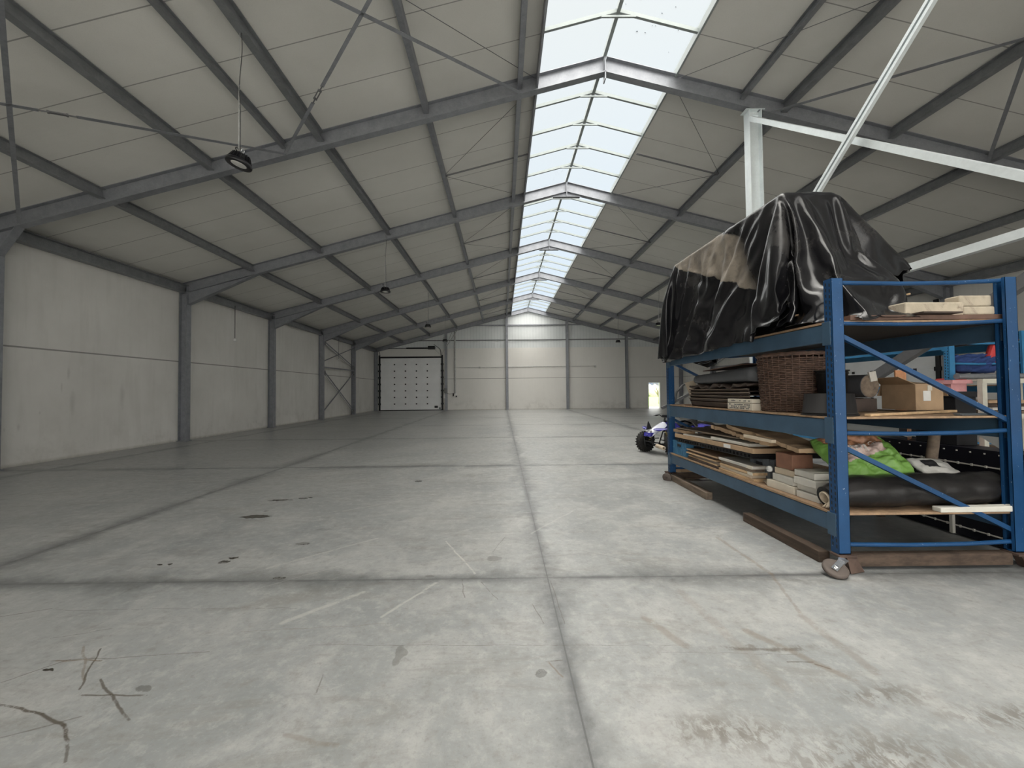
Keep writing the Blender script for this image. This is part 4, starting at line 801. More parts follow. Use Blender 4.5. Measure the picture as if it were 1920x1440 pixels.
11,12,11,12,10,8,8,9,9,9,9,9,9,7,7,8,8,8,12,7,3,-3,1,3,4,6,0,1,-1,0,1,4,5,8,7,-500,-4,-6,-6,0,0,3,5,14,7,4,2,0,0,2,4,4,3,1,0,-1,0,1,2,3,2,2,3,1,0,-3,-2,-3,0,2,4,5,6,6,6,5,1,2,17,
17,17,18,17,17,18,17,17,17,18,14,11,11,12,12,9,8,8,9,10,11,11,10,9,8,9,8,9,9,-1,5,3,5,7,1,5,0,0,2,1,0,2,3,5,7,8,-512,1,-3,-4,-3,0,0,6,12,11,9,3,2,0,1,-1,3,3,1,0,-1,0,3,2,1,3,2,2,1,
0,2,0,0,1,1,1,3,3,3,4,4,5,1,16,18,17,18,17,17,18,17,17,18,17,13,11,12,12,12,7,8,8,9,9,11,11,10,9,9,9,10,9,10,9,7,4,3,1,3,0,2,5,0,2,2,2,2,4,8,2,-523,5,1,-3,-3,-1,-1,8,11,11,8,4,2,2,
1,2,4,3,3,1,0,1,1,1,2,2,3,0,5,2,1,1,2,2,3,2,2,1,0,0,-1,-1,1,17,18,17,18,17,17,18,17,17,18,18,11,12,12,11,12,9,6,8,7,7,8,8,9,9,10,9,10,9,10,10,10,12,1,4,5,4,4,3,2,2,2,2,3,3,2,3,
-537,4,2,1,0,-1,1,3,9,10,8,7,4,3,4,2,3,3,3,3,2,1,2,1,2,3,3,3,3,1,0,0,0,0,-1,-1,0,0,0,1,2,4,1,18,18,17,18,17,17,18,17,18,18,18,10,13,12,12,9,7,8,8,7,7,7,10,7,8,8,8,9,12,11,10,11,11,
4,4,4,2,3,2,1,2,1,2,2,3,2,2,-533,4,4,1,-1,-1,-1,1,2,4,8,7,5,4,6,-2,1,2,3,3,2,3,2,2,3,2,3,2,3,2,2,1,2,2,3,4,3,2,2,1,1,0,2,19,19,17,17,18,17,18,17,18,18,17,11,12,11,11,12,7,10,9,9,3,
6,7,11,5,8,8,8,8,9,11,12,1,8,0,0,0,2,2,2,2,2,3,2,2,2,1,-509,3,3,2,0,-1,-1,-2,1,2,2,8,5,0,6,-1,0,1,2,2,2,1,1,1,1,1,1,2,2,4,2,2,2,3,2,3,4,3,4,6,7,9,2,20,19,17,17,18,17,18,18,17,19,
16,12,12,12,11,11,9,11,9,4,6,6,7,7,7,7,7,8,7,8,9,6,-5,1,1,1,2,1,2,1,2,2,2,2,2,2,1,-485,2,3,2,1,-1,-1,-3,1,0,2,1,6,3,1,0,0,1,2,2,3,1,2,0,1,0,1,1,2,1,2,3,3,4,4,6,5,7,8,8,9,9,5,16,17,
16,16,17,16,16,17,18,17,18,10,12,12,12,11,10,10,11,10,10,9,9,9,9,8,8,7,8,7,7,5,0,-5,-1,-1,0,-1,-1,-1,-1,0,0,-1,0,0,-1,-465,-1,-1,-2,-1,0,1,1,1,0,0,0,0,1,1,0,1,1,1,1,2,2,3,2,4,4,5,
7,7,9,9,9,10,6,4,10,1,13,12,16,17,16,11,17,13,17,18,18,16,-4,12,13,13,9,10,9,10,10,10,10,10,11,10,9,9,8,9,8,9,9,10,7,1,0,-1,0,-1,-1,-1,-1,-1,-1,-1,-1,-1,-495,0,0,0,0,0,0,0,1,0,0,1,
0,1,1,1,1,1,1,1,1,1,2,6,8,9,10,10,11,10,10,8,3,1,12,-3,13,2,15,17,16,17,10,17,11,17,17,18,2,12,-6,13,13,13,11,10,9,5,7,10,9,10,10,10,11,10,11,10,9,9,10,10,9,8,5,4,2,1,-1,-1,-1,-1,
-2,-1,-1,-520,0,0,0,0,0,1,0,0,0,0,1,1,1,1,1,1,1,1,2,3,6,10,10,9,10,9,11,10,7,4,0,3,12,-2,13,-7,13,17,17,16,7,15,16,14,11,18,17,-12,13,13,-4,11,11,11,13,11,10,8,9,3,6,8,10,10,11,11,
11,10,10,10,9,9,11,10,9,9,7,5,2,1,0,-1,-1,-2,-542,0,0,1,0,0,1,0,0,0,0,0,-1,1,2,1,2,3,3,6,10,10,9,10,11,8,9,7,5,2,0,6,11,-2,13,-10,1,17,16,17,16,11,11,15,5,17,16,3,11,-8,13,11,1,9,
8,12,11,11,12,10,11,8,6,2,6,8,10,11,11,10,10,11,9,9,10,11,8,11,9,9,7,7,7,-1,0,-563,-1,0,0,0,0,1,-1,-1,0,0,2,1,3,2,3,3,4,7,11,11,10,10,10,8,6,5,2,0,4,8,13,-3,13,-10,-10,10,17,17,17,
13,8,16,14,3,16,8,16,13,-16,-3,13,11,1,10,5,12,11,12,12,12,12,10,9,5,4,1,8,10,10,10,10,11,9,10,10,10,8,10,9,8,7,8,13,3,-567,0,0,0,0,1,-1,1,2,3,1,3,3,3,2,6,11,8,11,11,11,8,5,3,2,-1,
4,8,10,14,-2,12,-10,-15,-3,16,16,16,16,12,10,18,13,0,17,15,14,13,-16,-16,2,14,9,1,10,4,11,12,13,12,13,13,12,11,1,4,5,6,8,9,9,9,10,10,10,10,10,9,8,9,7,10,13,13,-564,-1,0,0,1,1,2,3,
3,4,3,3,4,4,7,7,10,10,10,12,4,0,-1,2,4,9,9,11,13,0,12,-9,-16,-10,5,17,11,17,16,10,15,17,13,2,14,17,16,13,-16,-17,-9,4,14,8,3,7,3,11,13,13,12,13,13,11,13,9,7,0,4,6,7,8,8,9,9,10,10,
10,9,8,9,10,14,13,-552,1,0,2,3,2,4,3,3,3,3,4,12,5,9,8,10,10,8,-3,-4,0,4,6,10,11,10,13,1,12,-5,-14,-16,-4,12,15,12,12,17,11,16,17,13,3,12,17,17,15,-17,-16,-13,1,4,15,-2,12,3,2,13,
12,13,13,12,13,12,9,12,10,6,1,6,12,11,3,3,5,7,9,9,9,10,12,13,13,-532,3,3,3,2,2,0,2,5,10,12,9,9,8,8,4,0,-6,-2,4,8,8,11,10,8,11,4,9,-1,-10,-16,-14,4,15,7,12,14,17,13,17,15,13,10,7,
17,17,16,-14,-15,-16,-1,2,3,12,-5,13,3,2,12,13,12,13,13,13,10,8,11,12,11,8,4,12,12,7,0,2,3,5,7,9,13,12,13,-510,3,1,1,1,1,1,9,13,12,12,6,5,3,0,-1,-6,3,8,12,9,8,6,9,12,0,10,2,-7,-15,
-16,-9,11,16,13,4,12,14,17,16,13,12,11,11,18,17,16,-12,-16,-14,0,2,1,2,-10,9,13,3,5,11,11,11,13,13,12,8,8,11,12,13,12,11,11,10,10,4,-3,0,1,3,13,10,12,-491,0,1,2,3,11,13,13,10,5,2,
-2,-1,-3,3,7,12,11,8,6,4,11,12,7,-5,8,-3,-13,-16,-15,-1,14,17,14,2,13,10,17,14,13,11,11,17,17,17,16,-9,-16,-14,-15,-1,3,3,-7,3,12,13,4,12,10,10,6,11,12,12,10,7,10,12,12,13,12,13,
12,12,8,3,3,-17,0,11,10,-473,-1,4,5,11,10,11,9,2,7,-2,-3,-2,11,9,9,8,6,2,10,12,12,12,-2,-5,3,-10,-15,-16,-12,7,15,18,14,6,3,13,14,13,13,13,14,17,17,17,16,-6,-16,-14,-16,-13,-3,5,2,
1,1,14,13,12,11,11,8,3,9,10,12,10,9,8,11,13,12,12,13,12,13,11,4,-17,-16,10,10,-449,7,0,12,9,9,6,5,-1,-5,1,9,10,8,5,7,9,12,12,12,13,-7,2,0,-8,-12,-16,-16,-7,14,16,17,15,3,3,14,14,
13,14,11,15,17,18,17,16,-4,-16,-14,-17,-15,-9,-6,1,2,4,11,14,13,13,12,12,10,4,10,0,13,11,7,9,11,13,12,13,12,12,13,13,-14,-13,-10,10,-423,8,-2,3,12,2,6,4,-3,4,9,5,9,9,10,11,13,12,
11,13,-1,-12,2,-2,-10,-14,-16,-15,6,17,12,16,16,1,2,16,13,14,11,12,17,17,17,17,16,0,-15,-16,-17,-17,-13,-7,-5,1,2,8,14,13,13,13,13,12,12,10,0,-1,12,11,10,8,11,12,13,11,13,13,13,9,
-13,-15,-13,-387,1,-7,1,5,5,5,7,7,8,9,11,11,13,12,12,9,13,4,-11,-11,2,-4,-13,-16,-15,-7,13,14,12,17,16,3,-2,16,14,12,12,11,18,17,17,18,16,3,-15,-17,-17,-16,-17,-11,-5,-2,1,2,12,12,
13,13,13,12,12,10,13,-2,-1,11,12,11,9,11,13,13,12,12,12,13,5,-13,-15,-389,-1,-5,3,7,8,9,9,10,11,12,12,12,12,8,13,7,-7,-13,-11,2,-8,-16,-16,-13,3,16,12,15,15,15,4,-5,17,14,12,11,12,
18,17,17,17,16,10,-17,-17,-17,-16,-17,-17,-5,-4,2,-4,3,13,13,12,12,13,12,13,12,8,-1,-1,12,12,11,10,12,13,13,12,12,12,13,-1,-12,-396,0,11,3,11,10,11,11,12,11,12,10,7,13,8,-2,-13,
-12,-12,2,-13,-16,-16,-7,9,17,11,15,15,15,4,-6,17,14,11,12,12,17,17,18,16,16,13,-16,-17,-15,-17,-16,-16,-11,-7,-4,-4,0,10,13,9,12,12,13,14,12,13,2,1,0,12,13,12,10,13,13,12,12,11,
13,13,-4,-382,1,12,11,10,11,11,11,11,8,6,12,9,1,-8,-10,-8,-17,-4,-14,-17,-13,-3,14,14,13,15,15,13,4,-4,17,13,11,10,14,18,16,17,15,16,16,-14,-17,-17,-14,-16,-15,-10,-12,-7,6,-1,-8,
11,8,9,13,14,13,12,14,6,-1,-1,11,11,11,13,12,12,12,12,12,12,12,13,-362,11,11,11,10,11,10,6,3,12,11,3,-6,-7,-9,-8,-17,-15,-14,-15,-11,2,17,12,14,15,15,11,4,-1,17,12,14,9,14,17,16,
16,16,17,14,-13,-16,-17,-16,-13,-6,-12,-13,-14,10,-4,-14,4,8,4,12,14,13,13,13,7,6,2,-3,11,12,12,13,12,13,12,12,11,13,13,-318,11,11,9,11,3,1,12,12,5,-3,-9,-7,-10,-9,-12,-15,-16,-17,
-12,8,14,13,16,14,15,8,0,9,15,10,16,11,15,17,16,13,18,16,11,-14,-17,-13,-17,-12,-16,7,-11,-11,-13,-16,10,-2,-5,6,8,14,13,14,12,6,4,8,6,-2,12,13,12,12,12,12,13,12,13,12,-264,10,1,0,
11,13,7,0,-9,-8,-9,-9,-11,-14,-16,-14,-15,-12,16,17,8,14,11,17,6,2,11,11,12,16,16,15,17,11,17,17,16,8,-15,-17,-17,-11,-16,-16,-11,-10,-2,-14,-14,1,1,3,4,4,14,14,12,6,6,6,7,8,9,2,
12,13,12,12,13,12,13,12,13,-236,2,11,12,8,2,-6,-13,-10,-9,-9,-10,-15,-14,-15,-14,-5,16,16,10,11,11,17,4,3,15,11,11,16,16,16,17,10,18,16,16,5,-15,-16,-17,-17,-17,-17,-16,-13,-9,7,
-12,-6,2,2,1,5,11,7,9,8,9,8,7,8,8,7,9,10,12,13,12,13,12,13,12]
TARP_Y = [1364,-10,0,-7,-3,5,8,7,-3,2,1,0,1,1,2,3,6,8,-7,-10,-10,-8,13,7,7,6,1,1,2,1,1,0,-1,1,9,9,8,-18,-10,-10,-14,12,14,8,6,4,1,1,1,1,1,-2,-1,9,9,9,2,31,-7,-7,-6,-6,-14,-14,-13,-14,-11,11,
14,8,7,5,3,3,2,2,1,0,-4,9,7,6,5,100,-15,-15,-15,-11,1,-10,-8,-7,-9,-11,-13,-14,-14,-14,-11,11,14,8,7,5,4,4,3,3,3,3,-6,-7,1,8,7,6,150,-16,-15,-15,-15,-16,-14,-12,-14,-11,-1,0,-8,-8,
-13,-14,-13,-14,-11,10,14,6,9,4,4,4,4,3,3,2,3,-11,-7,-1,8,7,17,174,-16,-17,-15,-16,-15,-14,-13,-13,-14,-16,-16,-10,6,-10,-6,-3,-14,-14,-12,-12,12,11,9,6,4,4,4,4,2,2,1,2,-1,-11,-7,
2,7,14,9,131,15,15,14,-15,-16,-15,-15,-15,-15,-16,-14,-13,-14,-13,-14,-7,-4,-2,1,-10,-14,-12,-14,10,11,11,6,4,4,2,2,1,-1,-3,5,3,-2,-10,-5,7,16,1,0,104,14,15,12,15,10,-15,-15,-15,
-16,-16,-16,-7,-13,-13,-14,-10,-9,-12,-4,-2,-2,-14,-11,-14,11,9,9,7,3,1,-2,3,1,-6,-2,6,6,-7,2,-9,7,15,-10,6,60,15,15,15,13,10,14,15,5,-15,-16,-16,-16,-16,-13,-5,-10,-15,-13,-10,-6,
-5,-5,0,-13,-11,-14,8,6,12,9,-2,-2,-1,0,2,-6,-2,2,10,-8,-1,1,8,15,-4,11,7,20,-1,15,15,14,14,15,11,11,4,10,-17,-16,-16,-16,-14,-9,-3,-13,-15,-6,0,-5,-5,-13,-6,-14,-12,5,5,13,10,-3,
-3,-3,-3,-2,-1,2,7,-1,5,-5,0,7,9,10,9,11,14,28,-10,-10,-9,-9,11,13,15,13,13,11,11,16,-8,-16,-16,-16,-12,-13,0,-11,-15,2,-4,-5,-6,-13,-8,-15,-11,-3,12,9,13,2,-2,-2,-2,-4,-4,2,5,8,
-1,-3,-4,12,10,11,4,13,13,15,-1,16,-8,-10,-9,-10,-10,7,8,13,16,13,15,14,9,-16,-16,-17,-16,-9,-1,-6,-15,-4,4,-5,-5,-14,-11,-12,-13,-6,10,10,14,5,1,0,0,-5,-5,6,5,3,-5,-7,5,13,13,7,5,
12,9,15,17,-48,17,17,10,-9,-10,-9,-9,-4,9,-5,11,14,15,15,15,-5,-16,-17,-14,-5,-8,-2,-13,-8,5,-1,-4,-13,-10,-15,-13,-10,10,10,14,8,2,3,2,-7,-2,7,3,-4,-10,2,9,12,13,5,7,10,10,11,12,
9,-83,17,17,17,18,4,-10,-9,-8,-2,-4,-7,0,8,15,15,13,12,-14,-16,-12,-13,0,-4,-11,-12,3,5,-5,-8,-12,-15,-11,-14,8,10,14,9,1,-1,12,-1,-3,5,-1,-12,-3,6,11,10,13,8,7,11,9,-12,14,17,-89,
1,16,16,17,17,17,-2,-8,-9,-3,-5,-6,-9,-2,8,13,16,15,-2,-17,-14,-12,-2,-1,-7,-15,2,6,-3,-7,-12,-15,-14,-11,5,11,11,12,-3,4,13,4,1,0,-4,-13,-1,11,10,9,12,9,10,5,-6,-5,13,16,15,-117,
13,15,16,15,17,17,17,-7,-8,-8,-8,-6,-1,-8,-5,5,12,14,15,-13,-16,-13,-4,0,-3,-14,3,3,-1,-6,-11,-15,-15,-9,2,12,11,9,-4,6,13,7,2,-4,-2,-14,5,11,9,9,10,8,4,-5,-3,5,10,-3,8,12,-106,8,
13,14,14,16,15,10,13,0,0,-2,-4,-8,-6,-5,-1,-9,1,10,15,5,-16,-16,-7,0,-1,-8,-12,8,5,-3,-11,-15,-15,-8,0,13,10,6,-4,8,12,7,-3,-12,10,-8,9,9,2,14,7,3,-3,-1,4,9,11,2,-16,-5,7,-92,11,7,
2,13,15,16,14,12,8,-1,-3,-6,-3,12,7,-2,-6,-6,-7,-3,6,15,-8,-14,-14,0,0,-3,-16,-1,7,7,-9,-15,-15,-6,-4,12,11,5,-6,12,11,6,-8,-13,14,5,6,4,4,8,5,-1,0,4,8,11,-11,-5,0,6,9,-1,-95,-2,1,
8,16,11,9,10,11,11,2,-6,-4,-4,8,5,11,9,4,-5,-5,-7,2,6,-13,-10,-13,1,0,-13,-7,6,11,-4,-14,-16,-10,0,10,12,4,-6,9,14,4,-13,-10,10,2,5,6,15,6,1,0,5,8,9,-10,-3,4,11,2,-4,-6,-90,2,3,4,
13,3,-12,8,11,11,11,4,3,0,-4,-7,5,11,11,10,9,5,0,0,-1,-15,-8,-15,-10,-3,0,-13,5,11,2,-13,-16,-12,3,9,10,3,-6,8,14,4,-13,-10,2,6,6,13,12,3,1,4,9,6,-8,-5,6,11,0,-6,-7,-7,-7,-53,3,3,
4,-6,-6,-2,-1,2,7,11,2,4,1,5,2,-7,4,12,9,8,10,0,2,13,0,-11,-14,-14,-7,2,-16,2,12,7,-12,-14,-14,6,7,9,2,-6,6,14,4,-15,-9,3,5,9,15,7,1,3,10,4,-6,-5,4,11,0,-7,-7,-8,-7,-6,-4,-18,-1,2,
2,5,-6,-6,-6,-4,-4,-4,-4,2,2,3,4,5,7,-5,2,8,9,9,9,8,5,13,0,-9,-14,-13,0,-14,-3,12,10,-9,-15,-13,8,7,6,1,-5,4,15,2,-15,-9,4,5,13,13,2,2,11,4,-6,-3,3,8,0,-7,-9,-8,-6,-4,-3,1,6,-7,1,
3,2,1,-7,-5,-4,-4,-3,-4,-4,-3,-4,-2,-2,0,0,1,3,2,4,6,8,9,10,13,14,-1,-8,-14,-12,-5,-9,13,11,-7,-15,-11,8,6,4,1,-3,2,15,1,-16,-8,3,8,15,7,1,13,2,1,-6,3,3,-4,-4,-9,-9,-5,-2,-1,2,5,
-1,-1,14,2,2,2,-3,-3,-5,-6,-2,-4,-3,-4,-3,-4,-3,-4,-4,-3,-2,-1,0,1,2,5,7,8,11,13,13,0,-9,-14,-5,-14,10,14,-5,-15,-9,5,8,3,1,-3,1,14,0,-16,-8,4,13,11,2,13,-2,4,0,0,-3,-8,-2,-6,-9,
-2,0,0,2,2,-1,1,-2,-1,36,2,2,2,-5,-5,-4,-5,-4,-4,-4,-3,-1,-2,-4,-3,-4,-4,-4,-4,-3,-2,-1,1,2,4,7,9,13,13,1,-11,-8,-16,7,15,-2,-16,-3,-2,10,2,1,-2,-1,13,-1,-16,-7,7,15,4,13,-4,5,0,
-3,-6,-6,-4,-2,-8,0,1,1,1,0,0,0,0,3,-4,53,2,1,-1,4,-3,-4,-4,-4,-4,-4,-4,-3,-5,-3,-2,-3,-3,-4,-3,-4,-4,-4,-3,-3,-2,0,1,4,7,11,12,3,-14,-12,3,15,0,-14,-7,2,9,2,0,-1,-2,10,-2,-16,-4,
12,9,13,-7,6,-2,-7,-5,-5,-4,-3,-3,1,3,2,2,3,1,2,1,-1,-2,-6,-6,78,1,1,0,-2,1,-2,-4,-6,-4,-5,-3,-3,-4,-3,-3,-3,-3,-4,-3,-3,-3,-4,-3,-4,-4,-3,-2,-1,0,3,6,12,2,-12,-4,15,1,-12,-8,4,7,
0,0,2,-2,6,-3,-15,0,14,12,-8,6,-6,-6,-4,-4,-3,-1,0,1,3,2,1,4,3,2,1,2,-8,-1,-5,-10,3,98,0,0,0,0,0,-5,-3,-3,-4,-5,-3,-3,-4,-3,-3,-3,-4,-3,-3,-3,-3,-4,-3,-4,-3,-3,-4,-3,-4,-2,-2,1,14,
0,-11,13,0,-6,-11,6,-1,0,1,4,2,1,-4,-14,11,11,-8,4,-6,-4,-3,-2,-1,0,-1,1,1,2,1,2,2,2,2,1,2,1,-10,-4,5,6,-3,92,1,0,1,0,1,1,0,0,-2,-3,-4,-5,-3,-3,-3,-3,-4,-3,-3,-3,-3,-4,-3,-3,-4,-3,
-4,-3,-3,-4,-4,-3,-3,-4,-2,8,-9,1,-4,-1,-1,2,2,3,-4,-1,0,-1,-1,5,-5,1,1,1,1,1,1,1,1,1,1,0,-3,1,1,1,0,1,0,1,0,0,1,0,-1,-1,-1,-1,-1,-1,-1,-2,-1,86,-1,0,0,1,2,7,4,2,1,1,-1,-2,-4,-4,
-5,-5,-4,-5,-5,-5,-7,1,-2,-2,-1,-2,-2,-3,-3,-2,-3,-3,-3,-3,-4,-4,-9,-3,2,2,2,0,0,-1,0,1,1,1,0,0,2,2,1,1,1,1,1,2,1,1,-2,0,0,1,0,1,1,0,1,1,0,0,1,-1,-1,-1,-1,-1,-1,-1,-1,-1,-1,65,-1,
-1,0,2,3,7,4,0,-2,-1,-1,-1,-6,-5,-5,-4,-4,-3,-3,-3,-2,-2,-1,-2,-1,-2,-2,-2,-1,-2,-2,-1,-2,-1,-2,0,-2,-1,1,0,0,0,-1,0,0,0,2,2,1,0,1,1,1,1,1,1,1,1,0,1,0,-1,1,1,0,1,1,0,1,0,0,1,0,0,
-1,-1,-1,-1,-1,-2,-1,-1,-1,65,-1,-1,-2,-2,-1,-1,-1,-1,-2,-1,-1,-2,-1,-1,-1,-2,-1,-1,-1,-1,-2,-2,-1,-1,-2,-2,-1,-2,-1,-2,-1,-2,-1,-1,-1,-1,-2,0,0,0,0,0,0,0,0,1,2,1,1,0,1,1,0,1,1,1,
1,0,1,-1,0,1,1,0,1,1,0,1,0,0,1,1,0,-1,-1,-1,-1,-1,-1,-1,-1,-1,-1,64,0,-2,-1,-2,-1,-1,-1,-2,-1,-1,-2,-1,-1,-2,-1,-1,-2,-1,-1,-1,-1,-1,-2,-2,-1,-2,-2,-1,-2,-2,-1,-1,-1,-1,0,-1,-2,0,
0,0,0,0,1,1,1,0,1,1,0,1,0,1,1,0,1,1,0,0,0,0,0,1,0,1,1,0,0,1,0,1,1,0,0,0,-1,-1,-1,-1,-1,-1,-1,-2,-1,65,-1,-2,-2,-1,-1,-2,-1,-1,-2,-1,-2,-1,-1,-1,-2,-1,-1,0,-1,-2,-3,-1,-2,-1,-1,-2,
-1,-2,-1,-1,-1,-1,0,-2,-1,-2,0,0,0,0,1,2,1,1,0,0,1,0,1,0,1,0,1,0,0,1,0,0,0,0,1,0,1,0,1,0,0,1,1,0,1,0,-1,0,-1,-1,-1,-2,-1,-1,-1,-1,65,-2,-1,-2,-1,-1,-2,-1,-1,-1,-2,-1,-1,-1,-2,-1,
-2,-1,-1,-2,-2,-2,-1,-1,-1,-2,-1,-1,-1,-1,-2,0,-2,-1,-1,-2,-1,0,0,0,0,1,2,1,0,1,1,0,0,1,0,1,0,1,0,0,1,0,0,0,0,1,0,1,0,0,1,0,1,0,1,1,-1,-1,-1,-1,0,-1,-1,-1,-2,0,-1,62,-1,-1,-1,-1,
-1,-1,-1,-2,-1,-2,-1,-2,-1,-1,-1,-1,-1,-2,-2,-1,-2,-1,-2,-1,-1,-2,-1,-1,-1,-1,-1,-2,-1,-2,-1,0,0,0,0,0,0,1,2,1,1,0,1,0,1,0,1,0,0,1,0,0,0,0,1,0,0,0,1,0,0,1,1,0,1,1,0,-1,0,-2,-1,0,
-1,-1,-1,-1,-1,-1,63,-1,-1,-1,-1,-1,-1,-1,-2,-1,-1,-2,-2,-1,-1,-1,-1,-1,-1,-1,-1,-2,-3,-2,-1,-1,-1,-2,0,-1,-1,-2,-1,-3,-1,0,-1,0,0,0,0,0,1,2,1,1,1,1,0,0,1,0,0,1,0,0,0,0,0,0,1,0,0,
0,1,0,1,0,1,0,1,0,0,-1,-1,-1,-1,0,-1,-2,-1,0,-1,62,-1,-1,-1,-1,0,-1,-1,-2,-1,-2,0,-2,-1,-2,-1,0,0,-1,-1,-4,-1,-2,-2,-1,-2,-1,-1,-1,0,-1,-2,-2,-1,-2,-1,-1,0,1,0,0,0,1,1,2,1,1,1,0,0,
0,1,0,0,-1,0,0,0,1,0,0,1,0,0,0,1,0,1,0,1,1,0,-1,-1,-1,0,-1,-1,-1,-1,-1,-1,0,61,0,-1,-1,-1,-1,-1,-1,-1,-1,-1,-2,-1,-1,-1,-1,-1,0,-3,-2,-1,-1,-2,-1,-2,-2,-1,-1,-1,0,-2,-1,-1,-2,-2,
-1,-1,0,1,0,0,0,1,1,2,1,1,0,0,1,0,0,1,-1,0,-1,0,0,1,1,0,0,0,1,0,0,1,0,1,1,0,1,-1,-1,-1,-1,-1,-1,-1,-1,0,-1,-1,62,0,-1,0,-1,-1,-1,-1,-2,-1,-1,-1,-1,-1,-1,-1,-1,-1,-3,-1,-1,-1,-1,-1,
-2,-2,-1,-2,-1,0,-2,-1,-1,-1,-1,-2,-1,0,0,0,0,1,0,0,1,1,1,1,0,0,1,0,1,0,0,-1,-1,-1,1,1,1,1,0,0,0,0,1,0,1,0,1,0,0,-1,-1,-1,-1,0,-1,-1,-1,0,-1,-1,62,0,-1,-1,-1,-1,0,-1,-2,-1,-1,-1,
-2,-1,-1,-1,-1,-2,-2,-1,-1,-2,0,-1,-2,-3,-1,0,-1,-1,-1,-1,-1,-1,-1,-2,0,-1,0,0,1,0,1,0,1,1,1,0,0,1,0,0,1,0,0,0,0,0,0,1,0,1,0,0,0,0,0,0,1,0,0,1,0,-2,0,-1,-1,-1,0,-1,-1,-2,-1,-2,65,
-1,0,-1,-1,-1,0,-1,-2,-1,-1,-1,-1,-1,-1,-1,-2,-2,-1,-2,-2,-2,-3,-2,-1,0,0,0,-1,-1,-1,-2,-1,-1,-1,-1,0,-1,0,0,0,1,0,1,1,1,0,1,0,1,0,0,1,0,0,0,1,0,0,0,0,1,-1,0,0,1,0,0,0,1,0,0,0,-1,
-1,-1,0,-1,-1,0,-1,-2,-1,-1,64,-1,0,0,-1,-1,-1,-1,0,-1,-1,-1,-1,-1,-1,-2,-2,-3,-3,-2,-1,-2,-1,-1,-1,-1,0,0,0,-1,-2,-1,-1,-1,-1,0,-1,-1,0,1,0,0,0,0,0,1,0,1,0,0,1,0,1,0,0,0,0,0,0,1,
0,0,0,0,0,0,0,1,0,1,0,-2,1,0,-1,-1,0,-1,0,-1,0,-2,-1,-1,63,-1,0,0,0,-1,-1,0,-1,0,-1,-1,-1,-1,-1,-1,-1,-3,-2,-2,-1,-2,-1,-2,-2,-1,-1,0,0,0,-1,-1,-1,-1,-2,1,-1,0,-1,0,0,1,0,0,-1,0,0,
0,0,0,0,0,1,0,0,0,0,0,0,1,0,1,0,0,0,-1,0,0,0,0,0,0,-1,2,-2,-1,0,-1,1,-1,0,0,-1,-1,-1,62,-1,0,0,0,-1,-1,0,-1,0,-1,-1,-1,-1,0,-1,-1,-1,-1,-2,-1,-2,-2,-2,-2,-2,-1,0,0,0,0,0,-2,-1,-1,
0,0,1,-2,0,0,1,0,0,-1,-1,-1,0,-1,0,0,0,0,0,0,0,0,0,0,0,0,0,0,0,0,0,1,0,0,0,0,0,-1,0,0,-1,0,0,0,0,-1,0,0,-1,-1,61,-1,0,0,-1,0,-1,0,-1,0,-1,0,-1,-1,0,-1,-1,0,-1,-2,-1,-1,-1,-2,-2,-3,
-2,0,-1,0,0,0,-1,0,-1,0,-1,0,-1,0,-1,0,0,0,-1,0,0,-1,-1,0,0,-1,0,0,0,0,0,0,0,0,0,0,0,0,0,0,0,0,0,0,0,0,1,-1,-1,0,-1,-1,-2,-2,0,0,-1,0,0,-1,65,0,-1,0,0,-1,0,0,-1,0,-1,-1,0,-1,-1,0,
-1,-1,-1,-1,-1,-2,-1,-3,-3,-1,-1,0,-1,0,0,-1,0,-1,0,-1,0,-1,0,-2,0,1,0,0,-1,0,0,-1,-1,0,-1,0,0,0,0,0,0,0,-1,0,0,0,-1,0,-1,1,0,1,1,0,0,-1,0,1,-1,-2,-2,-2,-2,-1,-2,0,-2,-1,-3,-2,76,
-1,0,0,-1,0,0,-1,0,-1,0,-1,0,-1,-1,0,-1,0,-1,-1,-4,-2,-3,-2,-1,0,-1,0,0,-1,0,0,0,-1,-1,-1,0,1,-2,1,1,0,0,-1,0,0,-1,-1,-1,-1,0,0,0,0,0,-1,0,-1,0,0,0,0,-1,0,-1,0,0,0,0,-1,0,0,2,-4,3,
-4,-3,-3,0,-1,-2,0,0,-1,-1,-2,74,0,0,-1,0,0,-1,0,-1,0,0,-1,0,-1,0,-1,0,0,-1,-2,-1,-3,-2,-1,-2,-1,0,-1,0,0,0,0,-1,0,-1,-1,1,-1,0,1,0,0,-1,0,-1,0,-1,0,-1,-1,-1,0,0,-1,-1,0,-1,0,-1,0,
0,0,0,-1,-1,0,0,0,0,-1,0,0,0,1,-1,-3,-4,-3,-2,-1,0,-1,-1,-1,0,0,75,0,-1,-1,0,0,-1,0,-1,0,0,-1,0,0,-1,0,0,-1,0,-1,0,-2,-2,-1,-1,-2,-1,-1,0,-1,1,0,-1,0,-1,-1,0,-1,0,0,0,0,-1,0,-1,0,
-1,0,-1,0,-1,-1,-1,-1,0,-1,0,-1,0,-1,0,-1,1,-1,-1,0,-1,0,0,0,0,0,0,1,0,-1,-2,-3,-3,-2,-2,-1,-1,-2,0,-2,-1,78,0,-1,-1,0,-1,0,-1,0,-1,0,0,0,0,0,-1,0,-1,0,-1,-1,-1,-1,-1,-2,-1,-1,-1,
0,0,-1,0,-1,0,-1,0,-1,0,-1,0,0,-1,0,-1,0,-1,0,0,-1,-1,-1,0,-1,0,-1,0,-1,-1,0,-1,0,-1,0,-1,0,0,-1,0,0,0,0,0,0,0,1,-3,-2,-3,-2,-2,-1,-2,-2,-1,-2,-1,-2,81,-1,0,-1,0,-1,-1,0,-1,0,0,0,
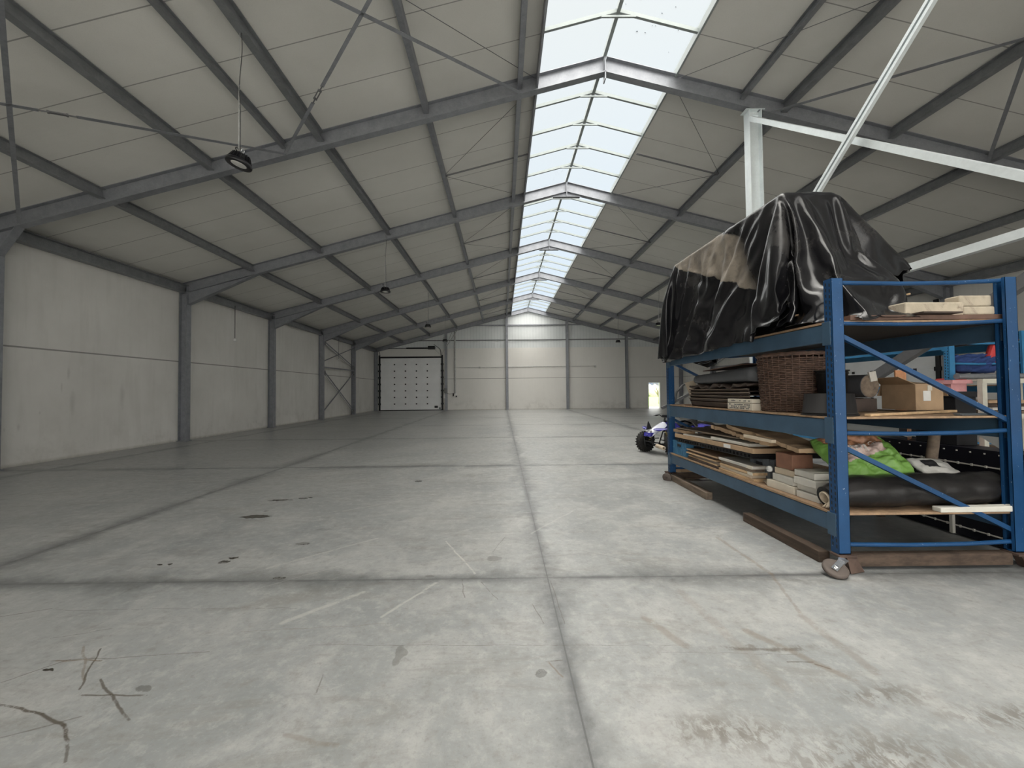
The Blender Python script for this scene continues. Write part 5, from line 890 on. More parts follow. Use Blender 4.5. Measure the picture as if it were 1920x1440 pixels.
0,0,0,-1,-1,0,-1,0,-1,-1,-1,-2,-2,-1,0,-1,-1,1,-1,0,-1,-1,-1,0,0,-1,0,-1,1,-1,0,-1,0,-1,0,-1,0,-1,-1,0,-1,0,0,-1,-1,-1,0,-1,-1,0,-1,0,0,-1,0,-1,0,0,0,0,0,1,-1,-1,-3,-2,-2,-2,-2,-2,
-1,-2,-1,-2,-2,81,0,-1,0,0,-1,0,-1,0,0,0,0,-1,0,-1,0,-1,0,-1,0,-1,-1,-2,-1,-1,-1,-1,0,-1,-1,0,-1,-1,0,0,-1,0,0,-1,0,0,-1,0,-1,0,-1,0,-1,-1,0,-1,0,-1,0,-1,-1,-1,0,-1,0,-1,0,-1,0,-1,
0,-1,0,-1,0,0,0,1,0,0,-2,-2,-2,-2,-2,-2,-1,-2,-2,-1,-2,-2,83,0,-2,0,0,-1,-1,0,-1,0,0,-1,0,0,-1,-1,0,-1,0,0,-1,-1,-1,-1,-1,-1,-1,-1,0,-1,-1,-1,0,0,-1,0,-1,-1,0,0,-1,0,-1,0,-1,0,-1,
0,-1,0,-1,0,-1,0,-2,0,0,-1,0,-1,-1,-1,0,0,-1,-1,-1,0,-1,1,0,0,0,1,-1,-2,-2,-1,-2,-1,-2,-1,-2,-2,-2,-2,-2,85,-1,-1,-1,-1,0,0,-1,-2,0,-1,0,0,-1,0,-1,0,-1,0,-1,0,-1,-1,-2,0,-1,-1,-1,
-1,0,-1,-1,0,-1,0,-1,0,-1,0,-1,0,0,-1,0,0,-1,-1,0,-1,-1,0,0,-1,0,-1,0,-1,-1,-1,0,-1,-1,-1,0,0,-1,-1,0,-1,0,0,1,0,1,-1,-2,-2,-2,-2,-1,-2,-2,-1,-1,-2,-3,-1,86,-1,-1,-1,-1,-1,-1,-1,0,
-1,-1,0,-1,0,-1,0,-1,0,0,-1,0,-1,-1,-3,-1,-1,1,-1,0,-1,-1,-1,0,-1,-1,0,0,-1,0,-1,0,-1,0,0,0,-1,-1,-1,0,-1,0,-1,0,0,-1,-1,0,-1,0,-1,-1,-1,-1,0,0,-1,-1,-1,0,0,0,1,0,0,-1,-3,-2,-2,-1,
-1,-2,-1,-2,-1,-2,-2,-2,86,-1,-1,-1,0,-1,-1,-1,0,-1,-1,0,-1,0,-1,0,-1,0,-1,0,-1,-1,-1,-3,-2,-1,1,1,-1,0,-1,-1,-1,0,-1,0,0,-1,0,-1,-1,0,0,0,0,-1,-1,-1,-1,0,0,-1,0,0,-1,-1,0,0,0,-1,
-1,-1,-1,0,-1,0,-1,-1,0,1,0,1,0,-1,-3,-2,-3,-3,-1,-1,-1,-1,-1,-2,-2,-2,-2,87,0,-1,-2,0,-1,-1,-1,-1,0,-1,-1,0,-1,0,-1,0,-1,0,-1,0,-1,-2,-2,-2,-2,0,1,1,-1,0,-1,0,-1,0,0,-1,0,-1,-1,
-1,0,0,0,0,-1,-1,-1,-1,0,-1,0,0,0,-1,0,0,1,-1,0,-1,-2,-1,0,-1,-1,0,0,1,0,2,0,-1,-2,-2,-3,-3,-3,-2,-2,-1,-1,-1,-2,-1,-2,-2,88,0,0,-2,0,-2,-2,-1,-1,-1,0,-1,0,-1,-1,0,0,-1,0,-1,0,-1,
-2,-1,-1,-1,-1,1,0,0,0,-1,0,0,-1,0,-1,0,-1,-1,-1,-1,0,0,-1,-1,-1,-1,-1,0,-1,0,0,0,-1,0,1,-1,0,-1,-1,-1,-1,0,-1,0,0,0,1,2,1,0,-1,-2,-3,-3,-3,-3,-2,-2,-1,-2,-2,-1,-2,-2,-2,90,0,-1,
-1,-2,-2,-1,-1,-1,-1,0,-1,-1,0,-1,0,0,-1,0,-1,0,-1,0,-1,0,0,-1,0,0,-1,0,0,0,-1,0,-1,-1,0,-1,-1,-1,-1,-1,0,-1,-1,-1,-1,-1,-1,0,-1,0,0,-1,0,0,0,-1,-1,0,-1,-1,-1,0,0,-1,0,0,0,0,0,0,1,
-3,-2,-3,-2,-2,-2,-2,-2,-2,-2,-1,-2,-2,85,0,0,0,0,-1,-2,-1,-1,0,-1,0,-1,-1,0,-1,0,0,-1,0,-1,0,0,0,-1,1,0,-1,-1,0,0,0,0,-1,-1,-1,-1,0,0,-1,-1,-1,-1,-1,-1,0,-1,-1,-1,-1,-1,-1,0,0,-1,
0,-1,0,-1,0,-1,0,-1,-1,0,-1,0,0,0,-1,0,0,1,0,-2,-2,-2,-2,-2,-2,-2,-2,-3,-2,-2,-1,-2,84,0,0,0,0,-1,-2,-1,0,-1,0,0,-1,-1,0,-1,0,0,-1,0,-1,0,-1,0,0,0,-1,0,0,0,-1,0,-1,0,-1,0,-1,0,-1,
0,-1,-1,-1,-1,-1,0,-1,-1,-1,-1,-2,0,0,-1,0,0,-1,0,-1,-1,0,0,-1,0,-1,0,-1,0,-1,-1,1,0,-1,-2,-1,0,-2,-2,-2,-2,-2,-2,-2,-3,-1,-2,-1,83,1,0,0,0,-1,-2,-1,0,-1,0,0,-1,0,-1,0,-1,0,0,-1,
-1,0,-1,0,-1,0,0,0,0,-1,0,0,-1,-1,0,-1,0,-1,0,-1,-1,0,-1,-1,-1,0,-1,-1,-1,-1,-1,-1,0,-1,0,0,-1,-1,0,-1,-1,0,-1,0,-1,0,0,-1,0,-1,0,0,-1,-1,-2,-2,-1,-2,-1,-1,-2,-2,-3,-2,-2,-1,-2,84,
0,0,0,1,0,-1,-1,-1,-1,-1,0,0,0,-1,-1,0,0,-1,0,-1,-1,0,-1,0,0,-1,0,-1,0,0,0,-1,0,-1,0,-1,-1,-1,0,0,-1,-1,0,-1,-1,0,-1,-1,-1,-1,-1,-1,0,0,-1,0,-1,-1,-1,0,-1,-1,0,-1,0,-1,0,0,-1,-1,0,
1,-1,-1,-2,-1,-2,-2,-2,-1,-2,-2,-3,-1,-2,-1,-2,85,0,0,0,0,0,0,-1,-1,-1,-1,0,-1,0,-1,-1,0,-1,0,-1,0,-1,0,-1,0,-1,0,-1,0,0,0,-1,0,-1,0,-1,-1,0,-1,0,-1,0,-1,-1,0,-1,-1,0,-1,-1,-1,-1,
0,-1,-1,0,-1,0,-1,-1,-1,-1,0,-1,-1,-2,1,0,0,-1,0,0,1,-1,-2,-1,-1,-2,-2,-2,-1,-3,-2,-2,-1,-2,-1,-2,89,-1,0,-1,0,0,0,-2,-1,-1,-1,0,-1,-1,-1,-1,-1,0,-1,0,0,-1,-1,0,-1,0,0,-1,0,-1,0,0,
0,-1,0,-1,-1,-1,0,-1,0,0,-1,-1,0,-1,-1,-1,-1,0,-1,-1,0,-1,-1,0,-1,0,-1,-1,-1,-1,0,-1,-1,0,0,0,-1,0,-1,0,0,0,-1,-1,-2,-2,-2,-3,-1,-2,-1,-2,-2,-1,-2,-2,94,-2,-1,-1,-1,-1,0,-2,0,-1,
-1,-1,-1,0,-1,-1,-1,-1,-1,0,-1,-1,0,-1,-1,0,0,-1,0,-1,0,0,0,0,0,-1,0,-1,-2,0,-1,0,0,-1,-1,-1,0,-1,-1,-1,-1,0,-1,-1,0,-1,-1,0,-1,0,-1,-1,0,-1,0,-1,0,0,-1,0,-1,0,0,0,-1,-1,-2,-2,-2,
-2,-2,-1,-1,-2,-1,-2,-2,-1,-2,92,-2,-1,-1,-1,-1,-1,0,-1,-1,-1,-1,-1,-1,0,-1,0,-1,-1,0,0,-1,-1,-1,-1,0,-1,0,-1,0,0,0,1,0,0,0,-1,-1,-1,-1,-1,-1,0,-1,-1,0,-1,-1,-1,-1,0,-1,-1,-1,0,-1,
-1,0,-1,-1,0,-1,0,-1,0,-1,0,-1,0,0,-1,0,-1,0,-1,-2,-2,-1,-2,-1,-1,-2,-1,-2,-1,-2,-1,-2,-2,99,-4,-2,-3,-1,-2,-1,-2,1,-1,-1,-1,0,-1,-1,-1,-1,-1,-1,-1,-1,0,0,0,-1,-1,0,-1,0,-1,0,-1,0,
0,0,0,2,0,-1,-2,-1,-1,0,-1,-1,-1,0,-1,0,-1,-1,-1,-1,-1,-1,0,-1,0,-1,-1,-1,-1,0,-1,0,-1,0,-1,0,-1,0,0,-1,0,0,-1,-3,-1,-2,-1,-2,-1,-1,-1,-2,-1,-2,-2,-2,-2,106,-4,-3,-3,-3,-2,-1,-1,
-1,-1,0,-1,-1,-1,-2,0,-1,-1,-1,-2,-1,-1,-2,0,0,-1,0,0,-1,0,-1,0,-1,0,-1,0,0,1,0,0,-1,0,-1,-1,-1,-1,-1,0,-1,0,-1,-1,-1,-1,0,-1,-1,0,-1,-1,-1,-1,0,-1,0,-1,0,-1,-1,-1,-1,-1,0,2,0,-1,
-3,-4,0,-1,-1,0,-1,-2,-2,-2,-1,-2,-2,-2,111,-4,-3,-3,-2,-2,-1,-1,-1,-1,-2,-2,-2,-2,-2,1,-1,0,-1,-2,-2,-2,-3,-1,0,0,0,0,0,-1,-2,-1,-1,0,1,1,1,0,-1,-1,-1,0,-1,0,-1,-1,-1,0,-1,-1,0,
-1,-1,-1,0,-1,-1,0,-1,-1,-1,-1,-1,0,-1,0,-1,-1,-1,0,-1,-1,-1,0,-2,-1,-1,-1,-1,1,-1,-2,0,-2,-2,-2,-1,-2,-1,-1,113,-3,-3,-3,-2,-1,0,-2,-1,-2,-2,-2,-2,-3,-1,-2,0,-1,-1,-2,-2,-2,-2,-1,
0,-1,0,0,-1,-1,-1,-1,-2,0,0,0,0,0,-1,0,0,0,-1,0,-1,-1,-1,0,-1,-1,0,-1,-1,0,-1,-1,0,-1,-1,-1,-1,-1,-1,-1,-1,-2,-1,-2,0,-1,-1,-1,-1,0,0,0,0,-1,-1,-1,-1,-1,-1,-2,-1,-1,-1,-1,0,0,101,
-1,-1,0,0,0,0,-1,-3,-2,-1,-2,-2,-2,-2,-1,-1,-1,-2,-1,-1,-2,-2,-2,-1,-1,0,-1,0,-1,-1,-1,-1,-1,-1,0,-1,0,0,0,0,0,1,-1,0,-1,0,-1,-1,-1,-1,-1,0,-1,-1,-1,0,-1,-1,-1,-1,-1,-1,-1,-1,-1,
-1,-2,-1,-2,-1,0,-1,0,1,0,-1,-1,-1,-1,-2,-1,-1,-2,-1,-1,0,-1,-1,0,57,-1,-1,1,1,1,1,0,-2,-2,-1,-1,0,-1,-6,4,2,2,3,2,2,1,1,0,1,0,0,1,0,0,0,0,-1,0,-1,0,-1,-1,0,0,1,1,2,-1,0,-1,0,-1,
-1,-2,-1,-1,-1,-1,-1,-1,-1,-1,-1,0,-1,-1,-1,-1,0,-2,-1,-1,-2,-1,-2,-1,0,1,1,-5,1,-5,-6,-8,-1,-1,-1,0,-1,0,0,-1,-2,-1,23,-1,0,0,2,1,1,1,-3,-2,0,0,1,2,-4,2,2,2,2,3,4,3,2,1,2,1,2,1,1,
-2,0,0,1,1,2,3,3,4,5,5,5,4,6,0,-3,-2,-1,-2,-1,-3,-1,0,1,-3,-1,-1,-2,0,-1,-1,-1,-1,0,-1,-1,-1,-1,-1,-2,-1,-1,0,0,1,-3,-9,-15,-2,-3,-3,-2,-2,-2,-2,-2,-2,-2,-1,-1,-2,-6,0,0,1,2,2,1,1,
-2,-1,-1,3,-2,0,0,2,2,2,3,3,3,3,2,3,2,3,2,3,4,3,4,5,5,6,5,6,6,6,5,4,4,4,-13,0,3,3,1,1,-7,4,0,1,1,1,-3,-1,-1,-1,0,-1,-1,-1,-1,-2,-3,-4,-3,-4,-5,-4,-4,-4,-4,-4,-4,-3,7,-1,-1,-1,-2,
-1,-2,-2,-2,-2,-2,-2,-3,-2,-44,1,0,0,1,2,2,3,3,3,4,3,4,5,4,4,5,4,4,5,4,5,5,5,6,5,6,6,5,4,4,3,1,7,9,2,-17,3,-11,0,1,4,13,0,-11,-5,-1,-1,3,16,-1,1,0,-5,-3,-3,-3,-2,2,-2,-1,-1,-2,-3,
-3,-4,-4,-3,-3,-4,-3,-4,-6,-4,-3,-2,-1,-1,1,0,0,-1,0,-1,-1,-63,3,4,3,4,4,4,4,4,4,4,5,4,5,5,5,5,4,5,5,5,6,5,6,5,3,3,3,1,-1,5,6,10,9,2,-16,-1,-16,9,2,2,-3,13,-2,-14,-4,-6,3,13,-1,16,
-1,3,0,-2,-3,-4,-7,-6,-5,-3,-2,0,4,0,-1,-2,-3,-3,-3,-3,-2,-3,-5,-7,-6,-5,-4,-3,-2,0,1,0,0,1,-49,4,4,4,4,4,4,4,4,4,4,4,5,5,5,5,5,4,6,5,4,3,3,-1,-4,2,2,4,4,8,9,10,9,2,-16,-3,-15,-10,
0,3,6,15,8,-5,-11,-14,2,3,9,6,3,16,-4,-5,6,2,-2,-3,-6,-5,-7,-7,-6,-3,-1,1,4,1,-1,-1,-3,-4,-4,0,-2,-4,-5,-5,-7,-6,-4,-4,0,-2,-1,-25,3,4,4,4,4,4,4,4,4,4,5,4,5,5,5,4,4,0,0,0,-2,-5,0,
2,5,6,8,9,10,10,9,1,-16,-2,-14,-16,-4,6,-2,8,12,13,-8,-17,-4,7,-16,13,14,1,8,18,-8,-9,2,7,2,-2,-3,-4,-6,-7,-7,-6,-5,-1,2,2,-2,1,-1,-4,-3,-2,-2,-6,1,-2,-4,-5,-6,-7,-2,-4,-12,4,3,4,
4,4,4,4,3,4,5,5,4,4,3,1,-4,-6,-8,1,1,0,2,5,7,8,9,10,10,10,8,0,-16,-3,-12,-13,-14,0,3,4,11,15,6,-10,-17,7,-15,-6,12,6,16,0,12,17,-8,-11,0,4,6,2,-1,-3,-4,-6,-7,-6,-7,-4,-2,-1,-2,-1,
0,-2,-3,-1,-2,-4,-2,-2,-4,-6,-4,8,-2,-12,4,3,5,4,4,3,4,4,-1,6,1,-1,-6,-8,-9,0,8,-2,2,1,7,9,10,9,9,10,9,7,-2,-16,-5,-12,-8,-16,-8,5,6,6,12,14,0,-11,-18,3,-8,-10,12,7,5,16,1,13,18,
-8,-10,-2,2,4,6,-1,-1,-2,-3,-8,-6,-6,-6,-5,-4,-3,-3,-2,0,-2,-1,0,-4,-2,-3,-6,-1,7,8,-13,4,4,4,4,5,3,1,1,-1,-4,-6,-7,-11,-8,10,5,4,2,-2,10,10,9,10,10,7,7,6,-1,-17,-7,-13,-4,-13,-16,
1,13,5,6,14,8,-4,-11,-18,-10,0,-7,12,6,-1,14,16,2,15,17,-9,-11,-2,6,3,-2,-5,-1,5,4,-5,-6,-7,-6,-6,-5,-5,-4,-5,-3,-1,1,1,-4,-4,-3,1,8,10,-6,4,4,3,2,0,-2,-4,-8,-8,-8,-9,0,-10,7,8,0,
6,9,10,9,9,10,10,6,6,6,1,-16,-10,-15,-8,-3,-16,-12,8,12,12,3,13,4,-6,-12,-17,-13,-2,-3,7,4,1,11,16,16,5,17,10,-10,-12,5,-1,-3,-5,-2,1,4,10,2,-4,-6,-6,-6,-3,-4,-6,-5,-5,-5,-3,-2,-1,
-1,2,11,11,3,-3,-4,-6,-7,-9,-11,-9,-7,-5,4,-7,6,7,9,10,11,8,10,10,8,6,4,7,9,3,-16,-12,-16,-12,0,-10,-16,-7,15,13,10,4,11,-1,-8,-12,-14,-16,-2,0,7,11,-7,4,16,16,16,12,16,1,-11,-11,
-5,-4,-4,-1,-1,2,8,11,6,1,-2,-6,-6,-4,-3,-6,-4,-5,-5,-5,-4,-2,4,12,12,-23,-8,-8,-8,-8,-10,-9,-6,-1,2,4,8,10,11,10,11,9,11,8,1,6,8,9,7,4,-16,-13,-16,-14,-6,0,-15,-13,-4,12,17,12,10,
5,-7,-11,-12,-13,-14,0,1,7,13,-3,-10,16,16,16,17,14,12,0,-11,-10,-7,-7,-7,-2,-1,4,11,10,7,4,2,-1,-4,-4,-4,-5,-6,-3,-5,-6,-6,7,10,11,-68,-8,-8,-8,-7,0,3,5,7,9,10,11,9,10,11,9,2,5,8,
9,9,6,3,-13,-16,-14,-15,-10,0,-5,-17,-11,-1,11,17,12,14,-1,-10,-11,-13,-13,-6,-1,2,7,14,-3,-10,7,17,16,15,16,16,8,0,-11,-6,-7,-7,-10,-6,-4,4,10,11,9,4,2,1,1,-1,-2,-3,-6,-7,-7,-2,2,
12,3,-98,-7,-7,-1,7,7,7,8,9,10,10,9,10,6,7,7,7,9,10,7,3,2,-8,-16,-16,-16,-11,-6,1,-11,-15,-8,0,10,16,18,12,-10,-11,-11,-11,-10,-2,-1,2,6,16,-4,-10,4,12,16,14,16,17,16,0,5,-6,-6,-7,
-8,-11,-10,-9,5,9,10,11,5,2,1,-4,0,1,6,-2,-7,-1,-7,0,3,-117,8,12,7,8,8,9,9,10,9,11,8,7,7,8,8,7,4,2,1,-5,-14,-17,-17,-14,-9,-4,1,-15,-10,-7,2,7,18,17,11,-11,-10,-11,-13,-7,-2,1,1,6,
17,-5,-9,2,7,15,15,17,16,16,9,-2,4,-3,-3,-6,-9,-11,-9,-12,2,8,10,10,7,0,0,5,-2,5,6,0,-7,-9,-13,0,-94,9,13,10,7,8,9,10,9,10,8,9,7,7,5,3,0,1,5,-3,-16,-12,-17,-16,-13,-7,-3,-2,-16,3,
-13,3,6,18,17,9,-11,-11,-12,-13,-5,0,2,-1,7,17,-9,-4,3,2,11,15,16,17,16,13,3,-2,4,-1,-4,-5,-7,-8,-12,-12,0,6,9,10,8,4,-3,7,4,3,3,-10,-9,-6,-9,-65,11,12,9,8,9,9,8,9,8,6,5,3,0,-2,3,
7,-2,-15,-12,-13,-17,-16,-10,-3,2,-15,-12,9,-13,4,3,18,17,7,-10,-12,-13,-12,0,0,1,-2,7,17,-9,1,2,1,2,13,16,17,16,16,8,-6,5,1,-3,-4,-6,-9,2,-12,-12,0,4,8,9,8,3,-3,4,6,4,4,-13,-10,
-8,-39,11,10,9,8,8,7,6,6,3,1,-1,-2,5,9,-1,-14,-15,-11,-12,-17,-15,-1,-2,-10,-17,-3,12,-8,-8,9,17,17,6,-11,-12,-13,-12,0,0,3,0,7,14,3,2,1,0,-1,-1,16,16,17,16,16,-4,-5,5,0,-5,-7,-3,
10,-7,-12,-12,-1,2,7,10,7,1,-4,6,5,6,4,-15,-11,-13,10,2,11,4,5,4,1,-1,-2,0,7,10,1,-13,-16,-11,-12,-12,-17,-10,0,-6,-14,-14,3,13,-9,-8,10,16,17,4,-11,-13,-12,-12,-1,4,1,5,6,11,7,1,
-8,0,-3,5,12,15,16,16,17,12,-5,-9,3,-8,-3,4,12,0,-11,-12,-11,-1,2,6,9,5,1,-4,5,7,2,5,-14,-3,11,2,2,0,0,-1,-2,2,9,11,2,-12,-15,-15,-12,-15,-5,-16,-8,-1,-9,-16,-10,9,12,-9,-9,11,17,
17,0,-10,-14,-13,-10,0,5,2,9,6,6,9,-2,-5,-10,-1,7,14,10,16,16,16,13,11,-11,-9,-3,1,6,12,6,-9,-12,-12,-1,-2,-3,4,5,8,-5,-1,5,5,8,-2,-4,0,-1,-1,0,2,4,11,11,3,-9,-15,-16,-14,-14,-14,
-3,-8,-7,-8,-12,-16,-1,12,9,-10,-8,12,17,18,-4,-13,-9,-15,-9,0,7,6,5,-2,11,11,-6,-1,-6,-11,16,11,9,9,15,15,9,14,13,-13,-6,2,8,9,11,-8,-9,-12,-12,-1,0,2,2,6,-3,-4,3,8,4,2,-6,-1,-1,
6,2,12,12,4,-7,-15,-16,-14,-16,-12,-15,-11,-6,-6,-4,-11,-15,11,11,7,-10,-9,15,17,15,-8,-14,-5,-14,-8,-1,7,10,0,-5,13,10,5,-10,-3,-12,8,15,12,14,8,4,6,15,15,13,-10,7,12,7,6,-10,-12,
-5,-9,-11,3,1,1,1,-6,-1,1,4,4,4,0,5,12,12,5,-6,-13,-16,-14,-15,-15,-14,-13,-9,-5,-8,-7,-11,-2,-2,16,10,-13,-5,16,18,12,-13,-12,-7,-6,-9,-1,13,4,-3,-7,15,9,5,4,-12,-6,-6,8,9,6,8,8,
13,14,14,14,14,10,10,13,-10,-9,-8,-6,-6,-4,-10,-2,0,2,-3,0,1,2,3,3,22,12,5,-5,-12,-16,-15,-11,-13,-15,-14,-13,-9,-8,-8,-9,-14,-3,7,14,14,-13,-2,17,17,9,-13,-14,-5,-7,-4,-1,14,0,-6,
-6,16,8,6,4,2,-2,-3,-4,0,13,14,10,12,15,14,13,14,12,11,-2,-3,-6,-6,-6,-5,-6,-7,-6,-5,-4,0,0,1,1,2,1]
